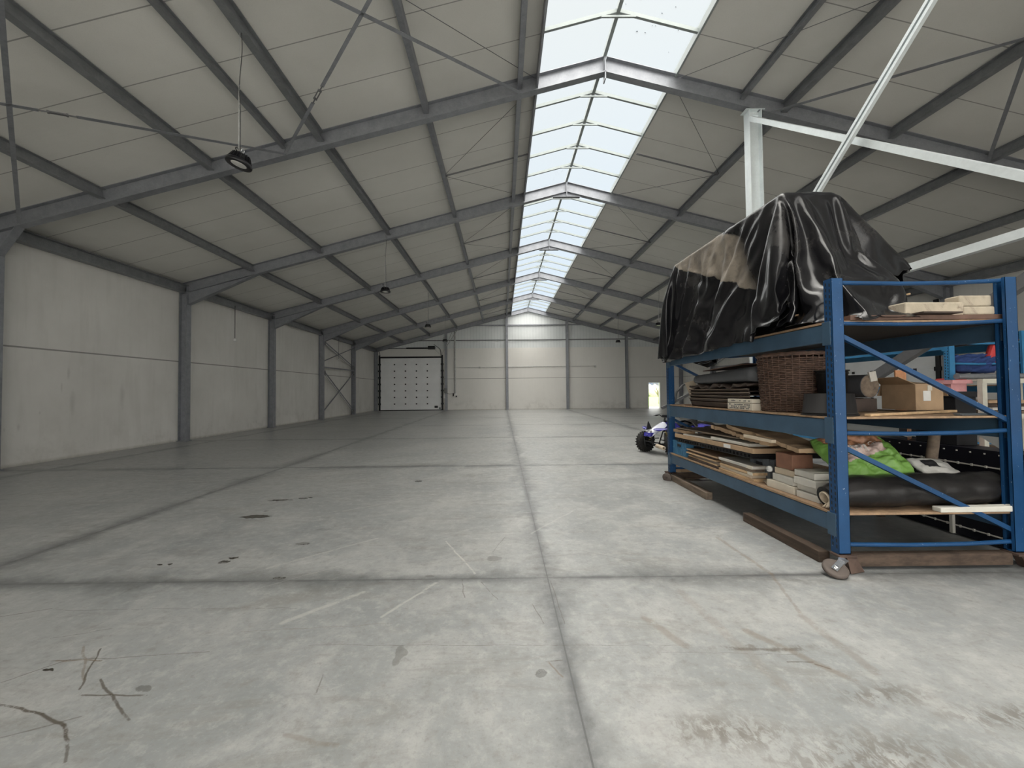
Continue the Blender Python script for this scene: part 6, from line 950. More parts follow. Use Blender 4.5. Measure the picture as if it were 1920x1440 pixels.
TARP_Z = [864,-12,-3,1,6,7,14,-13,1,0,0,0,0,0,0,0,0,0,0,5,1,1,-8,1,1,11,-12,0,0,0,1,7,5,3,-7,-9,0,6,3,9,9,-8,-9,-5,-3,-2,2,1,3,2,4,8,7,-13,-9,-5,0,0,0,0,0,0,9,9,10,10,9,-8,-9,-5,-4,-3,-1,0,
0,2,1,4,13,-14,-4,-2,-3,-19,4,1,0,0,0,1,3,4,5,7,8,9,10,10,9,-7,-8,-6,-4,-3,-2,-1,-1,0,-1,0,15,-2,-4,-3,-3,-3,-54,8,5,6,1,1,7,12,3,1,3,3,5,5,8,9,10,10,9,-6,-8,-4,-6,-3,-2,-2,-1,0,0,
-1,0,9,1,-1,-2,-3,-2,-63,1,5,4,4,2,-4,11,11,10,7,4,3,3,4,5,4,9,10,10,10,-7,-7,-5,-4,-2,-3,-1,-1,0,0,0,0,1,6,2,-2,-3,-3,3,-87,8,6,3,-3,4,4,-1,2,1,4,11,11,11,11,7,4,5,4,3,7,10,9,10,
-6,-5,-7,-3,-3,-1,0,0,0,2,0,0,-1,1,4,1,-3,-6,5,8,-107,7,8,0,9,-3,0,3,2,4,4,6,9,7,12,7,7,8,10,4,4,3,9,9,10,-6,-5,-5,-4,-1,0,2,0,1,2,1,-1,-1,1,1,2,-3,-7,3,9,-123,2,4,8,11,-2,10,5,-3,
1,4,4,5,6,8,8,8,10,8,8,8,5,5,2,9,9,10,-5,-4,-6,-4,1,2,1,2,0,2,0,0,-2,1,1,1,-4,-8,-2,-15,9,-116,-3,5,7,12,11,3,0,12,-4,3,5,6,6,7,8,8,7,9,9,6,1,5,5,10,7,10,10,-3,-4,-6,-4,1,2,2,2,1,
1,-1,-4,4,-5,4,1,-4,-9,-9,-14,-5,-11,-121,9,13,10,9,4,4,8,10,2,12,0,6,4,7,7,7,8,8,6,8,9,1,4,5,5,10,7,10,9,-1,-5,-5,-6,-1,1,1,1,3,3,0,-2,-6,2,3,3,-7,-11,-13,-7,-11,-10,-8,-110,-2,4,
12,13,12,13,5,4,6,8,6,8,7,5,7,7,7,5,8,6,7,9,3,1,5,5,10,8,8,8,2,-6,-5,-5,-3,-1,0,0,4,5,-5,-3,1,4,4,-1,-11,-11,-10,-8,-11,-13,-8,-4,-104,2,2,-5,11,11,10,13,16,5,10,7,7,7,7,8,3,7,6,7,
6,8,6,8,5,1,2,5,9,6,8,11,3,-5,-5,-6,-4,-1,-1,-1,6,2,-5,-2,5,5,1,-5,-10,-11,-9,-9,-14,-13,-13,8,-13,-92,-1,1,1,0,-5,11,12,15,15,16,10,10,7,7,7,6,6,5,6,7,7,6,6,8,6,1,1,4,6,8,9,7,7,
-4,-5,-5,-4,0,0,-5,2,4,-5,2,7,3,-3,-8,-7,-12,-11,-9,-14,-12,-7,-9,-2,-83,-3,-2,-3,-1,-1,1,-1,13,14,15,16,16,13,10,8,6,7,6,5,6,6,7,7,6,7,7,2,0,4,6,7,9,8,6,-2,-4,-5,-4,0,-1,-6,-2,0,
1,3,8,1,-8,-7,-6,-11,-12,-11,-11,-11,-11,-11,-5,9,-83,2,-3,-3,-3,-3,1,-5,11,13,13,16,16,16,15,11,8,7,6,6,6,6,7,6,6,6,8,1,3,3,5,7,9,8,5,-1,-5,-5,-3,0,-2,-6,-3,-1,3,2,8,-2,-10,-5,-6,
-11,-11,-12,-11,-11,-11,-13,-1,-13,4,-87,16,3,-1,0,-4,-7,-14,11,13,12,12,12,14,16,16,15,14,10,6,7,6,7,6,6,6,6,7,5,2,2,3,7,8,8,4,0,-6,-4,-4,1,-4,-5,-3,1,2,1,6,-7,-5,-2,-10,-11,-11,
-11,-12,-12,-12,-11,-6,-4,-13,-14,-96,13,-1,1,-1,0,-2,3,11,14,13,11,10,12,12,14,15,16,16,15,12,7,6,7,3,10,6,6,7,6,2,2,1,6,7,8,3,2,-6,-5,-2,1,-5,-4,-3,2,2,-1,-2,-2,-3,-3,-11,-11,
-10,-12,-11,-13,-12,-9,-8,-7,-14,-15,-13,-106,0,0,-1,0,11,12,14,13,13,14,9,11,11,14,13,12,14,14,14,15,16,10,6,2,9,9,6,7,6,3,2,0,4,7,8,5,0,-4,-5,-3,2,-4,-4,-2,2,2,-1,-3,-2,-3,-7,
-11,-11,-10,-11,-12,-12,-10,-10,-11,-12,-12,-13,-12,-163,17,1,3,10,17,13,14,14,13,10,15,13,12,11,10,13,13,13,14,14,13,10,11,15,6,9,10,7,7,6,5,1,1,2,7,7,6,-1,-4,-4,-2,1,-3,-5,-1,2,
2,-1,-2,-2,-5,-10,-11,-10,-11,-11,-11,-10,-11,-11,-12,-12,-12,-12,-12,-12,-170,14,8,-3,12,16,17,17,17,16,10,13,15,13,14,13,10,12,13,14,13,15,11,11,11,12,9,10,9,7,5,7,2,0,1,7,6,7,
-3,-2,-4,-1,1,-3,-4,-2,3,2,-2,-2,-3,-8,-10,-11,-10,-11,-11,-11,-11,-11,-10,-13,-12,-12,-12,-12,-11,-12,-194,16,7,8,12,15,15,14,17,17,16,17,13,14,14,14,14,14,11,13,14,14,14,15,12,
10,9,11,10,10,9,6,7,3,0,-1,6,6,7,-3,-3,-2,-1,2,-2,-4,-1,2,1,-2,-2,-6,-9,-11,-10,-11,-12,-10,-11,-12,-11,-11,-12,-12,-12,-12,-12,-12,-12,-13,-192,11,5,8,17,13,16,17,18,17,16,17,17,
15,15,15,14,14,14,14,14,14,13,13,12,13,11,10,11,11,9,9,5,5,-2,0,5,6,6,-3,-2,-1,0,2,-1,-4,-1,3,0,-2,-4,-8,-10,-11,-11,-11,-11,-10,-12,-12,-12,-12,-12,-12,-12,-12,-12,-12,-13,-12,
-12,-194,8,7,9,15,17,17,16,17,17,18,16,17,17,16,17,15,16,15,15,14,14,14,13,13,12,12,11,11,11,11,9,6,6,0,-1,4,6,6,-2,-3,0,0,1,1,-4,-1,2,1,-3,-5,-10,-11,-11,-11,-11,-11,-12,-11,-12,
-12,-12,-12,-12,-12,-13,-12,-12,-13,-12,-12,-12,-195,7,8,8,16,16,16,17,18,17,17,17,17,17,17,17,17,17,16,16,16,15,14,15,14,13,13,12,11,11,11,11,7,7,0,-1,3,7,2,2,-3,-1,0,2,0,-3,-1,3,
0,-4,-8,-10,-11,-12,-11,-11,-11,-12,-12,-12,-12,-12,-12,-12,-12,-13,-12,-12,-13,-12,-13,-11,-230,18,17,12,6,11,15,16,17,17,17,16,17,16,18,17,18,17,17,17,17,17,16,16,16,15,14,14,13,
13,11,11,12,10,7,2,-2,3,6,3,1,-3,0,0,1,1,-2,-1,3,-1,-5,-11,-11,-11,-11,-11,-12,-12,-12,-11,-12,-12,-12,-13,-12,-12,-12,-13,-13,-13,-12,-11,-11,-10,-238,17,17,17,16,7,13,15,15,16,
16,17,17,17,17,18,18,17,17,17,17,17,17,17,16,16,16,16,15,14,13,13,11,12,6,5,-2,3,6,4,-1,-2,1,0,0,2,-2,0,2,-1,-10,-10,-11,-11,-12,-12,-11,-12,-11,-12,-12,-12,-13,-12,-12,-12,-13,
-12,-12,-13,-10,-11,-11,-9,-15,-246,17,17,17,17,17,15,14,12,16,14,16,18,17,18,17,18,17,17,16,17,17,17,17,16,17,17,17,16,16,15,15,14,6,9,12,-1,4,3,5,-2,1,0,1,-1,1,0,0,2,-8,-7,-12,
-11,-12,-11,-12,-12,-11,-12,-12,-12,-12,-12,-12,-13,-12,-12,-12,-13,-12,-12,-7,-11,-16,-15,-18,-269,9,17,17,17,17,18,17,17,17,16,15,12,17,17,18,17,18,17,17,17,17,17,16,17,17,17,17,
16,17,17,16,17,16,16,16,5,13,5,4,3,4,-1,-1,-1,3,0,0,1,1,-9,0,-10,-12,-12,-12,-14,-13,-13,-14,-13,-15,-10,-7,-12,-12,-11,-12,-12,-12,-11,-12,-12,-15,-16,-17,-18,-17,-17,-17,-18,-17,
-17,-17,-167,7,17,17,17,17,17,17,17,18,17,17,17,16,17,17,17,16,17,16,16,16,17,17,18,17,18,17,17,17,17,17,17,17,17,17,17,17,8,-1,0,2,1,1,1,0,0,-2,-1,0,-5,-11,-12,-11,-12,-14,-14,
-15,-13,-13,-13,-7,-12,-14,-15,-11,-12,-13,-11,-11,-10,-14,-11,-14,-17,-18,-17,-17,-18,-17,-17,-17,-18,-17,-166,6,16,17,17,17,16,17,18,17,17,17,17,16,16,17,17,16,17,17,17,16,18,17,
18,17,18,17,17,17,17,17,17,17,17,17,17,21,7,-2,-1,1,0,0,-1,0,0,1,-1,1,-4,-14,-11,-11,-11,-12,-14,-13,-10,-11,-12,-14,-16,-13,-13,-12,-12,-12,-9,-12,-14,-12,-11,-15,-17,-17,-17,-18,
-17,-17,-17,-18,-17,-18,-164,6,16,14,16,16,17,18,17,17,17,17,17,17,17,17,18,17,17,17,18,17,17,18,17,18,17,17,17,17,18,17,17,17,17,18,17,20,7,-4,1,0,-1,0,0,0,0,0,0,1,-5,-13,-11,-11,
-11,-14,-11,-12,-12,-14,-15,-14,-13,-12,-12,-12,-11,-11,-13,-13,-12,-12,-11,-15,-17,-18,-17,-17,-17,-18,-17,-17,-18,-17,-163,6,15,17,16,17,17,17,17,17,16,17,17,17,18,17,17,17,18,
17,18,17,18,17,18,17,17,17,17,18,17,17,17,17,17,18,17,18,7,-4,1,2,-1,-1,-1,0,0,0,1,1,-5,-13,-11,-12,-11,-12,-13,-14,-14,-14,-14,-12,-12,-11,-13,-13,-12,-13,-12,-12,-11,-12,-11,-15,
-18,-17,-17,-17,-18,-17,-17,-18,-17,-17,-154,16,17,16,17,16,17,17,17,17,17,17,17,17,17,18,17,17,18,18,18,16,18,17,17,17,17,17,18,17,17,17,17,18,17,17,17,6,-3,1,-1,5,-1,-3,-1,0,0,0,
1,-4,-14,-11,-11,-11,-14,-14,-14,-13,-13,-12,-13,-12,-14,-13,-13,-12,-12,-12,-12,-11,-12,-11,-16,-17,-17,-17,-18,-17,-17,-18,-17,-17,-18,-148,16,16,16,16,16,17,17,17,17,17,17,17,
18,17,17,17,18,18,17,17,18,17,17,16,17,18,17,17,17,17,17,18,17,17,15,18,6,-2,0,2,-3,8,0,-1,-2,-3,-1,1,-5,-13,-11,-12,-11,-13,-13,-13,-13,-14,-13,-14,-13,-13,-12,-13,-12,-13,-12,
-12,-12,-12,-10,-18,-17,-17,-17,-17,-17,-18,-17,-17,-18,-17,-150,17,17,17,17,16,17,18,17,17,17,18,17,17,17,17,17,18,17,18,17,17,17,16,17,17,17,18,17,17,17,17,17,18,14,18,18,6,-2,0,
-1,4,-4,7,-3,-1,-1,-1,1,-6,-13,-11,-12,-11,-14,-14,-14,-14,-13,-13,-13,-13,-13,-14,-12,-13,-12,-11,-12,-11,-10,-13,-17,-17,-17,-18,-17,-17,-17,-18,-17,-17,-17,-148,17,17,17,17,17,
17,17,17,18,17,17,17,17,17,17,18,17,17,17,17,17,16,17,17,17,18,17,18,17,17,17,17,15,17,18,17,7,-3,0,2,-3,5,-5,6,-3,-1,-1,2,-6,-14,-11,-12,-11,-13,-14,-14,-13,-14,-14,-14,-14,-13,
-13,-13,-12,-12,-11,-12,-11,-12,-11,-17,-18,-17,-17,-17,-17,-18,-17,-17,-17,-18,-144,17,17,16,17,17,17,18,16,16,18,17,17,18,17,17,18,17,17,16,15,17,17,18,17,18,18,17,17,18,17,15,
17,17,17,18,17,7,-4,1,-1,3,-3,4,-4,4,-4,0,2,-7,-13,-12,-11,-11,-15,-14,-14,-13,-14,-14,-13,-13,-15,-13,-12,-12,-12,-11,-12,-10,-12,-12,-18,-17,-17,-17,-18,-17,-17,-17,-18,-17,-17,
-140,17,15,17,16,17,17,18,16,17,17,16,18,17,18,17,17,17,15,16,17,17,17,18,18,18,17,18,17,17,16,17,17,17,18,17,17,6,-3,0,1,-1,3,-3,3,-3,1,-1,2,-7,-14,-12,-11,-11,-14,-12,-13,-14,
-14,-15,-15,-14,-14,-12,-11,-12,-13,-13,-12,-11,-12,-11,-18,-17,-17,-17,-18,-17,-17,-18,-17,-17,-18,-150,12,16,17,17,16,17,17,16,18,17,16,18,17,17,18,17,17,15,16,17,17,17,17,18,18,
17,18,17,17,17,17,17,17,18,17,17,17,5,-2,3,-4,3,-3,3,-3,2,-2,0,2,-7,-14,-12,-11,-11,-13,-15,-15,-14,-14,-14,-13,-13,-13,-15,-12,-12,-12,-13,-11,-9,-11,-15,-17,-17,-17,-18,-17,-18,
-17,-17,-17,-18,-17,-148,12,17,16,17,17,16,17,17,16,17,18,17,17,17,18,16,16,16,17,17,17,18,17,17,17,18,17,18,17,17,17,18,17,17,17,17,17,2,5,0,-5,0,3,-3,2,-2,0,0,1,-7,-14,-12,-11,
-11,-15,-14,-14,-14,-14,-14,-12,-13,-15,-13,-13,-12,-12,-11,-11,-13,-8,-17,-17,-18,-17,-17,-18,-17,-17,-17,-18,-17,-17,-147,13,16,17,17,17,16,17,17,17,17,17,17,18,17,16,16,16,17,
18,17,17,16,17,18,17,18,17,17,18,17,17,17,17,18,17,17,17,1,1,5,-2,-4,0,4,-4,1,-1,0,2,-8,-14,-12,-11,-12,-13,-15,-14,-14,-15,-13,-12,-15,-14,-13,-12,-13,-11,-11,-10,-11,-12,-18,-17,
-17,-17,-17,-18,-17,-17,-17,-18,-17,-17,-145,12,18,16,17,17,17,16,17,17,18,17,17,17,16,17,16,17,17,17,17,17,18,17,17,18,16,17,18,17,17,17,17,17,17,17,18,16,7,-4,-1,0,3,-3,0,1,-1,0,
0,1,-8,-13,-12,-12,-12,-15,-16,-14,-14,-13,-12,-14,-14,-14,-12,-13,-13,-12,-10,-12,-11,-15,-12,-17,-18,-17,-17,-18,-17,-17,-17,-18,-17,-17,-150,6,14,17,17,17,16,17,17,17,17,17,17,
17,17,17,16,17,17,17,18,17,17,17,18,17,16,16,18,17,17,17,17,18,17,17,17,17,13,11,-1,-5,-1,2,-2,2,-1,-1,0,0,2,-9,-13,-12,-12,-12,-14,-15,-15,-15,-14,-13,-14,-13,-13,-13,-12,-14,-13,
-13,-13,-12,-5,-16,-17,-18,-17,-17,-18,-17,-18,-17,-17,-17,-17,-149,6,15,18,17,15,16,18,17,17,17,17,17,17,17,17,18,17,17,18,17,17,17,17,17,16,16,17,17,17,18,17,17,17,17,17,18,15,
17,6,-4,-1,0,0,0,3,-3,0,0,0,1,-8,-14,-12,-12,-12,-14,-13,-14,-13,-13,-13,-13,-14,-14,-14,-14,-13,-14,-15,-13,-11,-6,-17,-17,-18,-17,-17,-18,-17,-17,-17,-17,-18,-17,-154,7,6,15,16,
17,16,18,17,17,17,17,17,17,18,17,17,18,17,17,18,17,17,17,16,16,16,17,18,17,17,17,17,17,17,18,17,17,17,15,1,-1,6,2,0,-2,-5,-1,0,1,-1,2,-9,-13,-13,-12,-12,-14,-14,-13,-13,-13,-12,
-13,-13,-13,-13,-14,-14,-13,-14,-15,-13,-7,-18,-17,-17,-17,-17,-16,-18,-17,-17,-17,-17,-17,-155,6,6,15,16,17,17,17,17,17,18,17,17,17,17,18,17,18,17,17,18,17,17,16,14,17,18,17,17,
18,17,17,17,17,17,17,17,18,17,10,11,-6,1,5,1,-5,-2,0,0,0,0,1,-9,-14,-13,-12,-12,-15,-14,-15,-14,-13,-14,-13,-13,-12,-12,-12,-12,-11,-12,-12,-13,-14,-17,-16,-17,-17,-16,-17,-17,-17,
-17,-17,-17,-16,-158,6,6,15,18,17,16,17,17,17,17,17,17,18,17,17,18,17,17,17,16,16,17,16,18,17,17,17,18,17,17,17,17,18,17,17,17,18,14,17,7,-1,-5,2,1,-3,0,0,-1,0,1,-1,-10,-15,-10,
-13,-12,-15,-15,-13,-16,-15,-13,-13,-14,-13,-13,-13,-12,-13,-12,-12,-9,-16,-14,-17,-17,-17,-16,-17,-17,-17,-17,-17,-16,-17,-153,6,6,15,17,18,17,16,17,18,17,17,17,17,17,18,17,17,17,
16,17,16,16,18,17,17,17,18,17,17,17,18,17,17,17,17,18,16,17,17,3,2,-2,-3,0,-1,0,0,0,0,1,-3,-11,-15,-8,-12,-14,-15,-15,-15,-11,-17,-14,-13,-14,-14,-14,-13,-13,-13,-13,-13,-12,-10,
-16,-17,-17,-17,-17,-16,-17,-18,-17,-17,-16,-16,-154,6,6,6,16,17,17,17,17,17,17,17,17,17,18,17,17,17,18,16,17,15,17,17,17,17,17,18,17,17,17,17,17,18,17,18,17,17,17,18,16,-1,1,2,-2,
-1,0,0,0,0,0,0,-2,-13,-14,-11,-9,-15,-15,-15,-15,-14,-11,-14,-15,-15,-16,-12,-13,-13,-13,-12,-12,-14,-12,-16,-17,-17,-17,-17,-17,-17,-17,-17,-17,-17,-17,-149,6,6,6,17,17,16,17,17,
17,16,18,18,17,17,17,17,18,17,16,17,16,17,17,17,16,18,17,17,17,17,17,18,17,18,17,17,18,17,17,18,1,-1,-1,0,-1,-1,0,0,0,0,1,-3,-14,-14,-8,-12,-14,-16,-15,-15,-15,-14,-13,-14,-14,-15,
-15,-13,-12,-12,-12,-12,-11,-14,-18,-17,-17,-17,-17,-17,-17,-17,-17,-17,-17,-17,-145,6,6,6,16,17,17,16,17,17,18,17,18,16,17,18,17,17,17,17,16,17,17,17,16,17,18,17,17,17,16,18,17,
17,18,17,18,17,17,18,15,0,0,0,2,-2,0,0,0,0,0,1,-5,-14,-12,-8,-15,-13,-16,-15,-15,-15,-14,-13,-13,-16,-15,-15,-14,-13,-11,-12,-12,-10,-17,-16,-17,-17,-17,-17,-17,-17,-17,-17,-17,
-17,-18,-141,6,6,6,17,17,17,16,17,17,18,17,18,16,17,17,18,18,17,15,17,17,16,18,17,16,17,18,17,17,17,17,17,18,17,17,18,17,17,17,15,0,2,-2,3,-3,0,0,0,0,0,1,-5,-14,-9,-16,-11,-13,-16,
-15,-14,-14,-16,-14,-13,-13,-15,-15,-15,-16,-12,-11,-12,-10,-16,-17,-17,-17,-17,-17,-18,-17,-17,-17,-17,-16,-18,-138,6,6,7,17,17,18,16,17,16,17,18,17,16,18,17,18,17,18,15,17,17,17,
17,16,17,17,18,16,18,17,17,18,17,17,18,16,18,17,17,14,1,2,-2,2,-2,0,0,0,0,0,1,-6,-12,-16,-12,-11,-13,-16,-16,-15,-13,-13,-16,-13,-16,-15,-15,-15,-11,-12,-14,-11,-11,-17,-17,-17,
-17,-17,-17,-18,-17,-18,-17,-16,-17,-16,-135,6,6,7,17,17,17,17,17,17,16,17,17,17,17,18,17,17,18,16,17,17,17,16,17,17,17,18,16,18,17,17,17,18,17,17,17,18,17,17,14,1,-1,1,0,-1,0,0,0,
0,0,1,-7,-15,-13,-12,-10,-15,-16,-15,-15,-15,-13,-12,-16,-15,-16,-15,-15,-13,-12,-9,-14,-11,-17,-17,-18,-17,-17,-17,-18,-18,-17,-17,-17,-16,-17,-131,6,6,9,17,13,17,17,18,17,18,17,
17,17,17,18,17,17,18,17,16,17,17,17,18,17,15,17,17,18,17,17,17,18,17,17,17,18,17,17,14,0,0,0,0,0,0,0,0,0,0,0,-8,-15,-14,-8,-13,-16,-15,-15,-15,-15,-15,-12,-12,-15,-15,-17,-16,-11,
-14,-11,-10,-15,-17,-17,-17,-17,-17,-18,-17,-18,-17,-17,-17,-17,-17,-127,6,6,9,17,12,17,17,17,18,17,18,17,18,17,18,17,17,17,18,16,17,18,17,18,17,16,15,17,17,18,17,17,18,17,17,18,
17,17,18,13,-1,0,0,0,0,0,0,2,-2,0,1,-10,-14,-13,-9,-15,-15,-16,-15,-15,-15,-14,-13,-15,-12,-13,-14,-17,-16,-13,-10,-10,-16,-18,-17,-17,-17,-17,-17,-18,-17,-17,-17,-18,-17,-17,-124,
6,6,9,18,12,17,17,17,18,17,17,18,18,17,18,17,17,17,18,16,18,17,18,17,17,17,16,16,17,17,17,18,17,17,18,17,17,18,17,13,-1,0,0,0,0,0,0,0,1,-1,0,-11,-13,-12,-13,-13,-16,-13,-16,-15,
-16,-14,-15,-14,-15,-13,-11,-12,-16,-16,-12,-10,-17,-17,-17,-18,-17,-17,-17,-17,-18,-17,-17,-17,-17,-18,-121,6,6,10,15,17,17,17,17,17,17,17,17,18,17,18,17,17,17,17,17,18,17,17,18,
17,17,16,16,17,18,17,18,17,17,18,17,17,17,18,12,-2,0,0,0,0,0,0,0,0,0,0,-12,-12,-13,-12,-12,-14,-14,-16,-16,-16,-16,-15,-15,-15,-16,-13,-11,-11,-12,-13,-14,-17,-17,-18,-17,-17,-17,
-18,-17,-17,-17,-17,-17,-18,-17,-119,6,6,11,17,17,17,16,17,17,17,17,16,17,18,17,17,18,17,17,17,17,18,17,17,18,17,17,16,18,17,17,18,17,17,17,18,17,17,18,11,-2,0,0,0,0,0,0,0,0,0,-1,
-12,-13,-12,-13,-15,-13,-16,-15,-14,-17,-15,-13,-16,-15,-16,-16,-14,-14,-12,-13,-12,-12,-17,-17,-17,-18,-17,-17,-17,-17,-17,-18,-17,-17,-17,-116,6,6,11,16,17,17,16,17,17,17,17,17,
17,17,17,17,18,17,18,17,17,18,17,17,17,18,17,17,17,18,17,17,17,18,17,17,17,18,17,11,-2,-1,0,0,0,0,2,-2,0,1,-2,-13,-12,-13,-13,-14,-16,-15,-15,-15,-15,-15,-14,-15,-16,-16,-15,-11,
-13,-12,-13,-13,-17,-16,-18,-17,-17,-17,-17,-18,-17,-17,-17,-17,-17,-17,-114,6,6,11,17,16,16,17,17,17,17,18,17,17,17,17,17,18,17,17,18,17,18,17,17,17,17,17,18,17,18,17,18,16,18,17,
17,18,17,17,11,-3,0,0,0,0,2,-2,0,0,2,-4,-13,-13,-12,-13,-14,-15,-16,-15,-14,-16,-16,-15,-15,-16,-15,-15,-14,-13,-11,-10,-16,-18,-17,-15,-18,-17,-17,-17,-17,-17,-17,-17,-17,-17,-17,
-113,6,7,11,16,17,17,17,17,17,17,17,18,17,17,17,18,17,17,17,17,18,17,18,17,17,17,17,17,18,17,18,17,18,17,17,18,17,17,17,11,-3,0,0,-1,3,-3,0,1,-1,3,-5,-13,-13,-13,-12,-14,-17,-15,
-15,-13,-14,-15,-15,-16,-16,-16,-16,-15,-15,-12,-9,-15,-17,-18,-17,-17,-17,-17,-17,-17,-17,-17,-17,-17,-17,-17,-116,6,6,7,11,17,17,17,17,17,17,17,17,18,17,17,17,17,18,17,17,17,17,
17,18,17,18,17,17,17,17,18,17,18,17,18,17,18,17,17,18,10,-4,0,0,0,1,-1,0,1,-1,3,-6,-13,-14,-12,-13,-14,-16,-16,-14,-13,-14,-14,-15,-15,-17,-16,-16,-16,-17,-12,-9,-16,-17,-17,-17,
-18,-17,-17,-17,-17,-17,-17,-17,-17,-17,-17,-112,6,6,6,11,18,17,16,17,18,17,17,17,17,17,18,17,17,17,18,17,17,17,18,17,17,17,18,17,17,18,17,18,17,18,17,18,17,18,16,18,9,-3,0,0,0,0,
-1,3,-3,0,4,-7,-14,-13,-13,-12,-15,-16,-16,-16,-14,-13,-14,-16,-16,-16,-16,-15,-16,-15,-13,-9,-17,-17,-17,-17,-17,-17,-17,-17,-17,-17,-17,-18,-17,-17,-16,-110,6,6,6,13,17,17,17,17,
17,17,17,17,17,17,17,18,17,17,17,18,17,18,17,17,17,17,18,17,17,18,17,18,17,17,18,18,17,17,17,18,9,-4,0,0,0,0,3,-3,0,0,4,-8,-14,-13,-13,-13,-14,-16,-16,-16,-16,-15,-15,-15,-15,-16,
-15,-15,-15,-15,-14,-12,-14,-17,-17,-18,-17,-17,-17,-17,-17,-17,-17,-18,-17,-16,-17,-112,6,6,6,6,13,17,17,17,17,17,17,17,17,17,16,17,18,17,17,17,18,18,18,17,17,17,18,17,17,17,17,
17,18,17,17,18,18,18,17,17,18,8,-3,0,0,0,3,-3,0,-1,1,3,-9,-14,-13,-13,-13,-14,-16,-16,-15,-16,-15,-16,-15,-15,-16,-15,-15,-15,-14,-14,-13,-15,-18,-17,-17,-17,-18,-17,-17,-17,-17,
-18,-17,-17,-16,-16,-109,5,6,6,6,14,18,17,17,16,16,17,17,16,18,17,17,17,18,16,17,18,18,18,17,18,17,17,18,17,17,17,17,17,17,17,18,18,17,18,18,18,8,-4,0,0,1,-1,0,0,0,1,1,-9,-14,-13,
-13,-13,-14,-16,-15,-16,-15,-15,-16,-15,-16,-16,-15,-15,-15,-14,-14,-14,-16,-17,-18,-17,-17,-17,-17,-17,-18,-17,-18,-17,-16,-16,-16,-113,6,6,6,6,6,14,16,18,16,17,16,17,17,18,17,17,
17,18,17,17,17,17,17,18,17,18,18,17,17,18,17,17,18,17,17,16,17,18,17,18,18,19,7,-3,0,0,0,0,0,0,0,0,1,-10,-14,-13,-13,-13,-15,-15,-15,-15,-15,-15,-15,-15,-15,-16,-15,-16,-16,-15,
-12,-16,-17,-17,-18,-17,-16,-17,-17,-18,-17,-18,-18,-16,-17,-15,-16,-112,6,6,6,6,6,15,18,14,17,17,17,17,18,17,17,17,18,17,17,17,18,17,17,18,17,17,18,17,17,18,17,17,18,17,17,18,17,
17,17,17,18,19,6,-3,0,0,0,0,0,0,0,1,-1,-10,-14,-14,-13,-13,-14,-16,-15,-15,-14,-14,-14,-14,-15,-15,-15,-15,-16,-15,-17,-16,-18,-16,-16,-17,-17,-17,-17,-18,-17,-18,-18,-17,-16,-16,
-15,-111,6,6,6,6,6,17,17,16,16,16,17,16,18,17,17,17,18,17,17,17,18,16,18,17,17,18,17,18,17,17,18,17,17,18,17,18,17,18,17,17,17,19,5,-2,0,0,0,0,0,0,0,1,-2,-11,-15,-13,-13,-13,-15,
-16,-15,-15,-15,-14,-14,-14,-15,-14,-15,-15,-14,-15,-15,-16,-17,-17,-17,-17,-18,-17,-16,-18,-17,-18,-17,-17,-17,-16,-17,-110,6,7,6,6,7,17,15,16,17,16,17,17,17,17,17,17,17,17,18,17,
17,18,17,17,18,17,17,17,17,18,17,18,17,17,18,17,18,17,17,18,17,19,3,-1,0,0,0,0,0,0,0,2,-3,-14,-13,-13,-14,-12,-15,-16,-16,-15,-16,-16,-15,-15,-15,-15,-14,-15,-15,-15,-14,-14,-12,
-18,-17,-16,-17,-17,-17,-17,-18,-17,-17,-17,-17,-17,-18,-108,6,6,6,6,8,17,17,16,17,16,17,16,17,16,17,18,17,17,17,17,18,17,17,17,18,17,17,17,18,17,17,18,17,17,18,17,17,18,17,17,17,
21,2,-1,0,0,0,0,0,0,0,2,-4,-15,-12,-13,-12,-15,-16,-16,-15,-16,-16,-16,-14,-16,-15,-16,-16,-15,-13,-13,-14,-14,-13,-17,-17,-17,-17,-17,-17,-17,-18,-17,-17,-17,-17,-17,-18,-105,6,6,
6,6,10,17,17,17,16,17,17,17,16,15,17,17,17,17,17,17,17,18,17,17,18,17,17,17,17,17,18,17,17,17,17,17,17,17,18,17,17,23,2,-2,1,-2,0,0,0,0,0,2,-5,-15,-14,-13,-13,-12,-16,-15,-15,-15,
-17,-17,-15,-14,-17,-15,-16,-16,-15,-15,-13,-12,-16,-15,-17,-17,-16,-17,-17,-17,-17,-18,-17,-17,-17,-17,-17,-103,6,6,6,6,11,17,18,16,17,17,17,17,17,15,18,17,17,17,17,17,17,17,18,
17,17,17,18,17,16,18,17,17,17,17,17,17,17,17,16,15,14,22,6,-1,2,3,1,1,-1,-1,-2,0,-8,-15,-12,-13,-13,-14,-15,-15,-14,-17,-17,-15,-16,-16,-16,-16,-16,-15,-15,-16,-14,-17,-13,-10,-18,
-17,-18,-17,-17,-17,-17,-17,-17,-18,-17,-17,-17,-99,6,6,6,6,12,17,17,17,18,17,17,16,17,18,17,17,17,17,17,17,17,17,18,17,17,17,17,17,17,17,16,17,16,16,15,16,15,15,14,14,14,6,5,4,5,
4,4,-3,5,-2,0,0,0,-16,-12,-13,-12,-14,-14,-15,-14,-14,-14,-15,-14,-15,-14,-15,-16,-15,-15,-15,-16,-16,-18,-15,-18,-18,-18,-17,-17,-17,-18,-17,-17,-17,-17,-18,-17,-59,18,17,18,17,
18,17,17,17,17,17,17,16,17,17,17,16,17,17,16,17,17,16,16,17,16,15,15,15,15,14,14,14,15,15,13,5,11,-1,4,5,4,5,2,-2,-2,-1,-1,-2,-4,-12,-11,-12,-15,-14,-14,-14,-14,-14,-14,-14,-14,
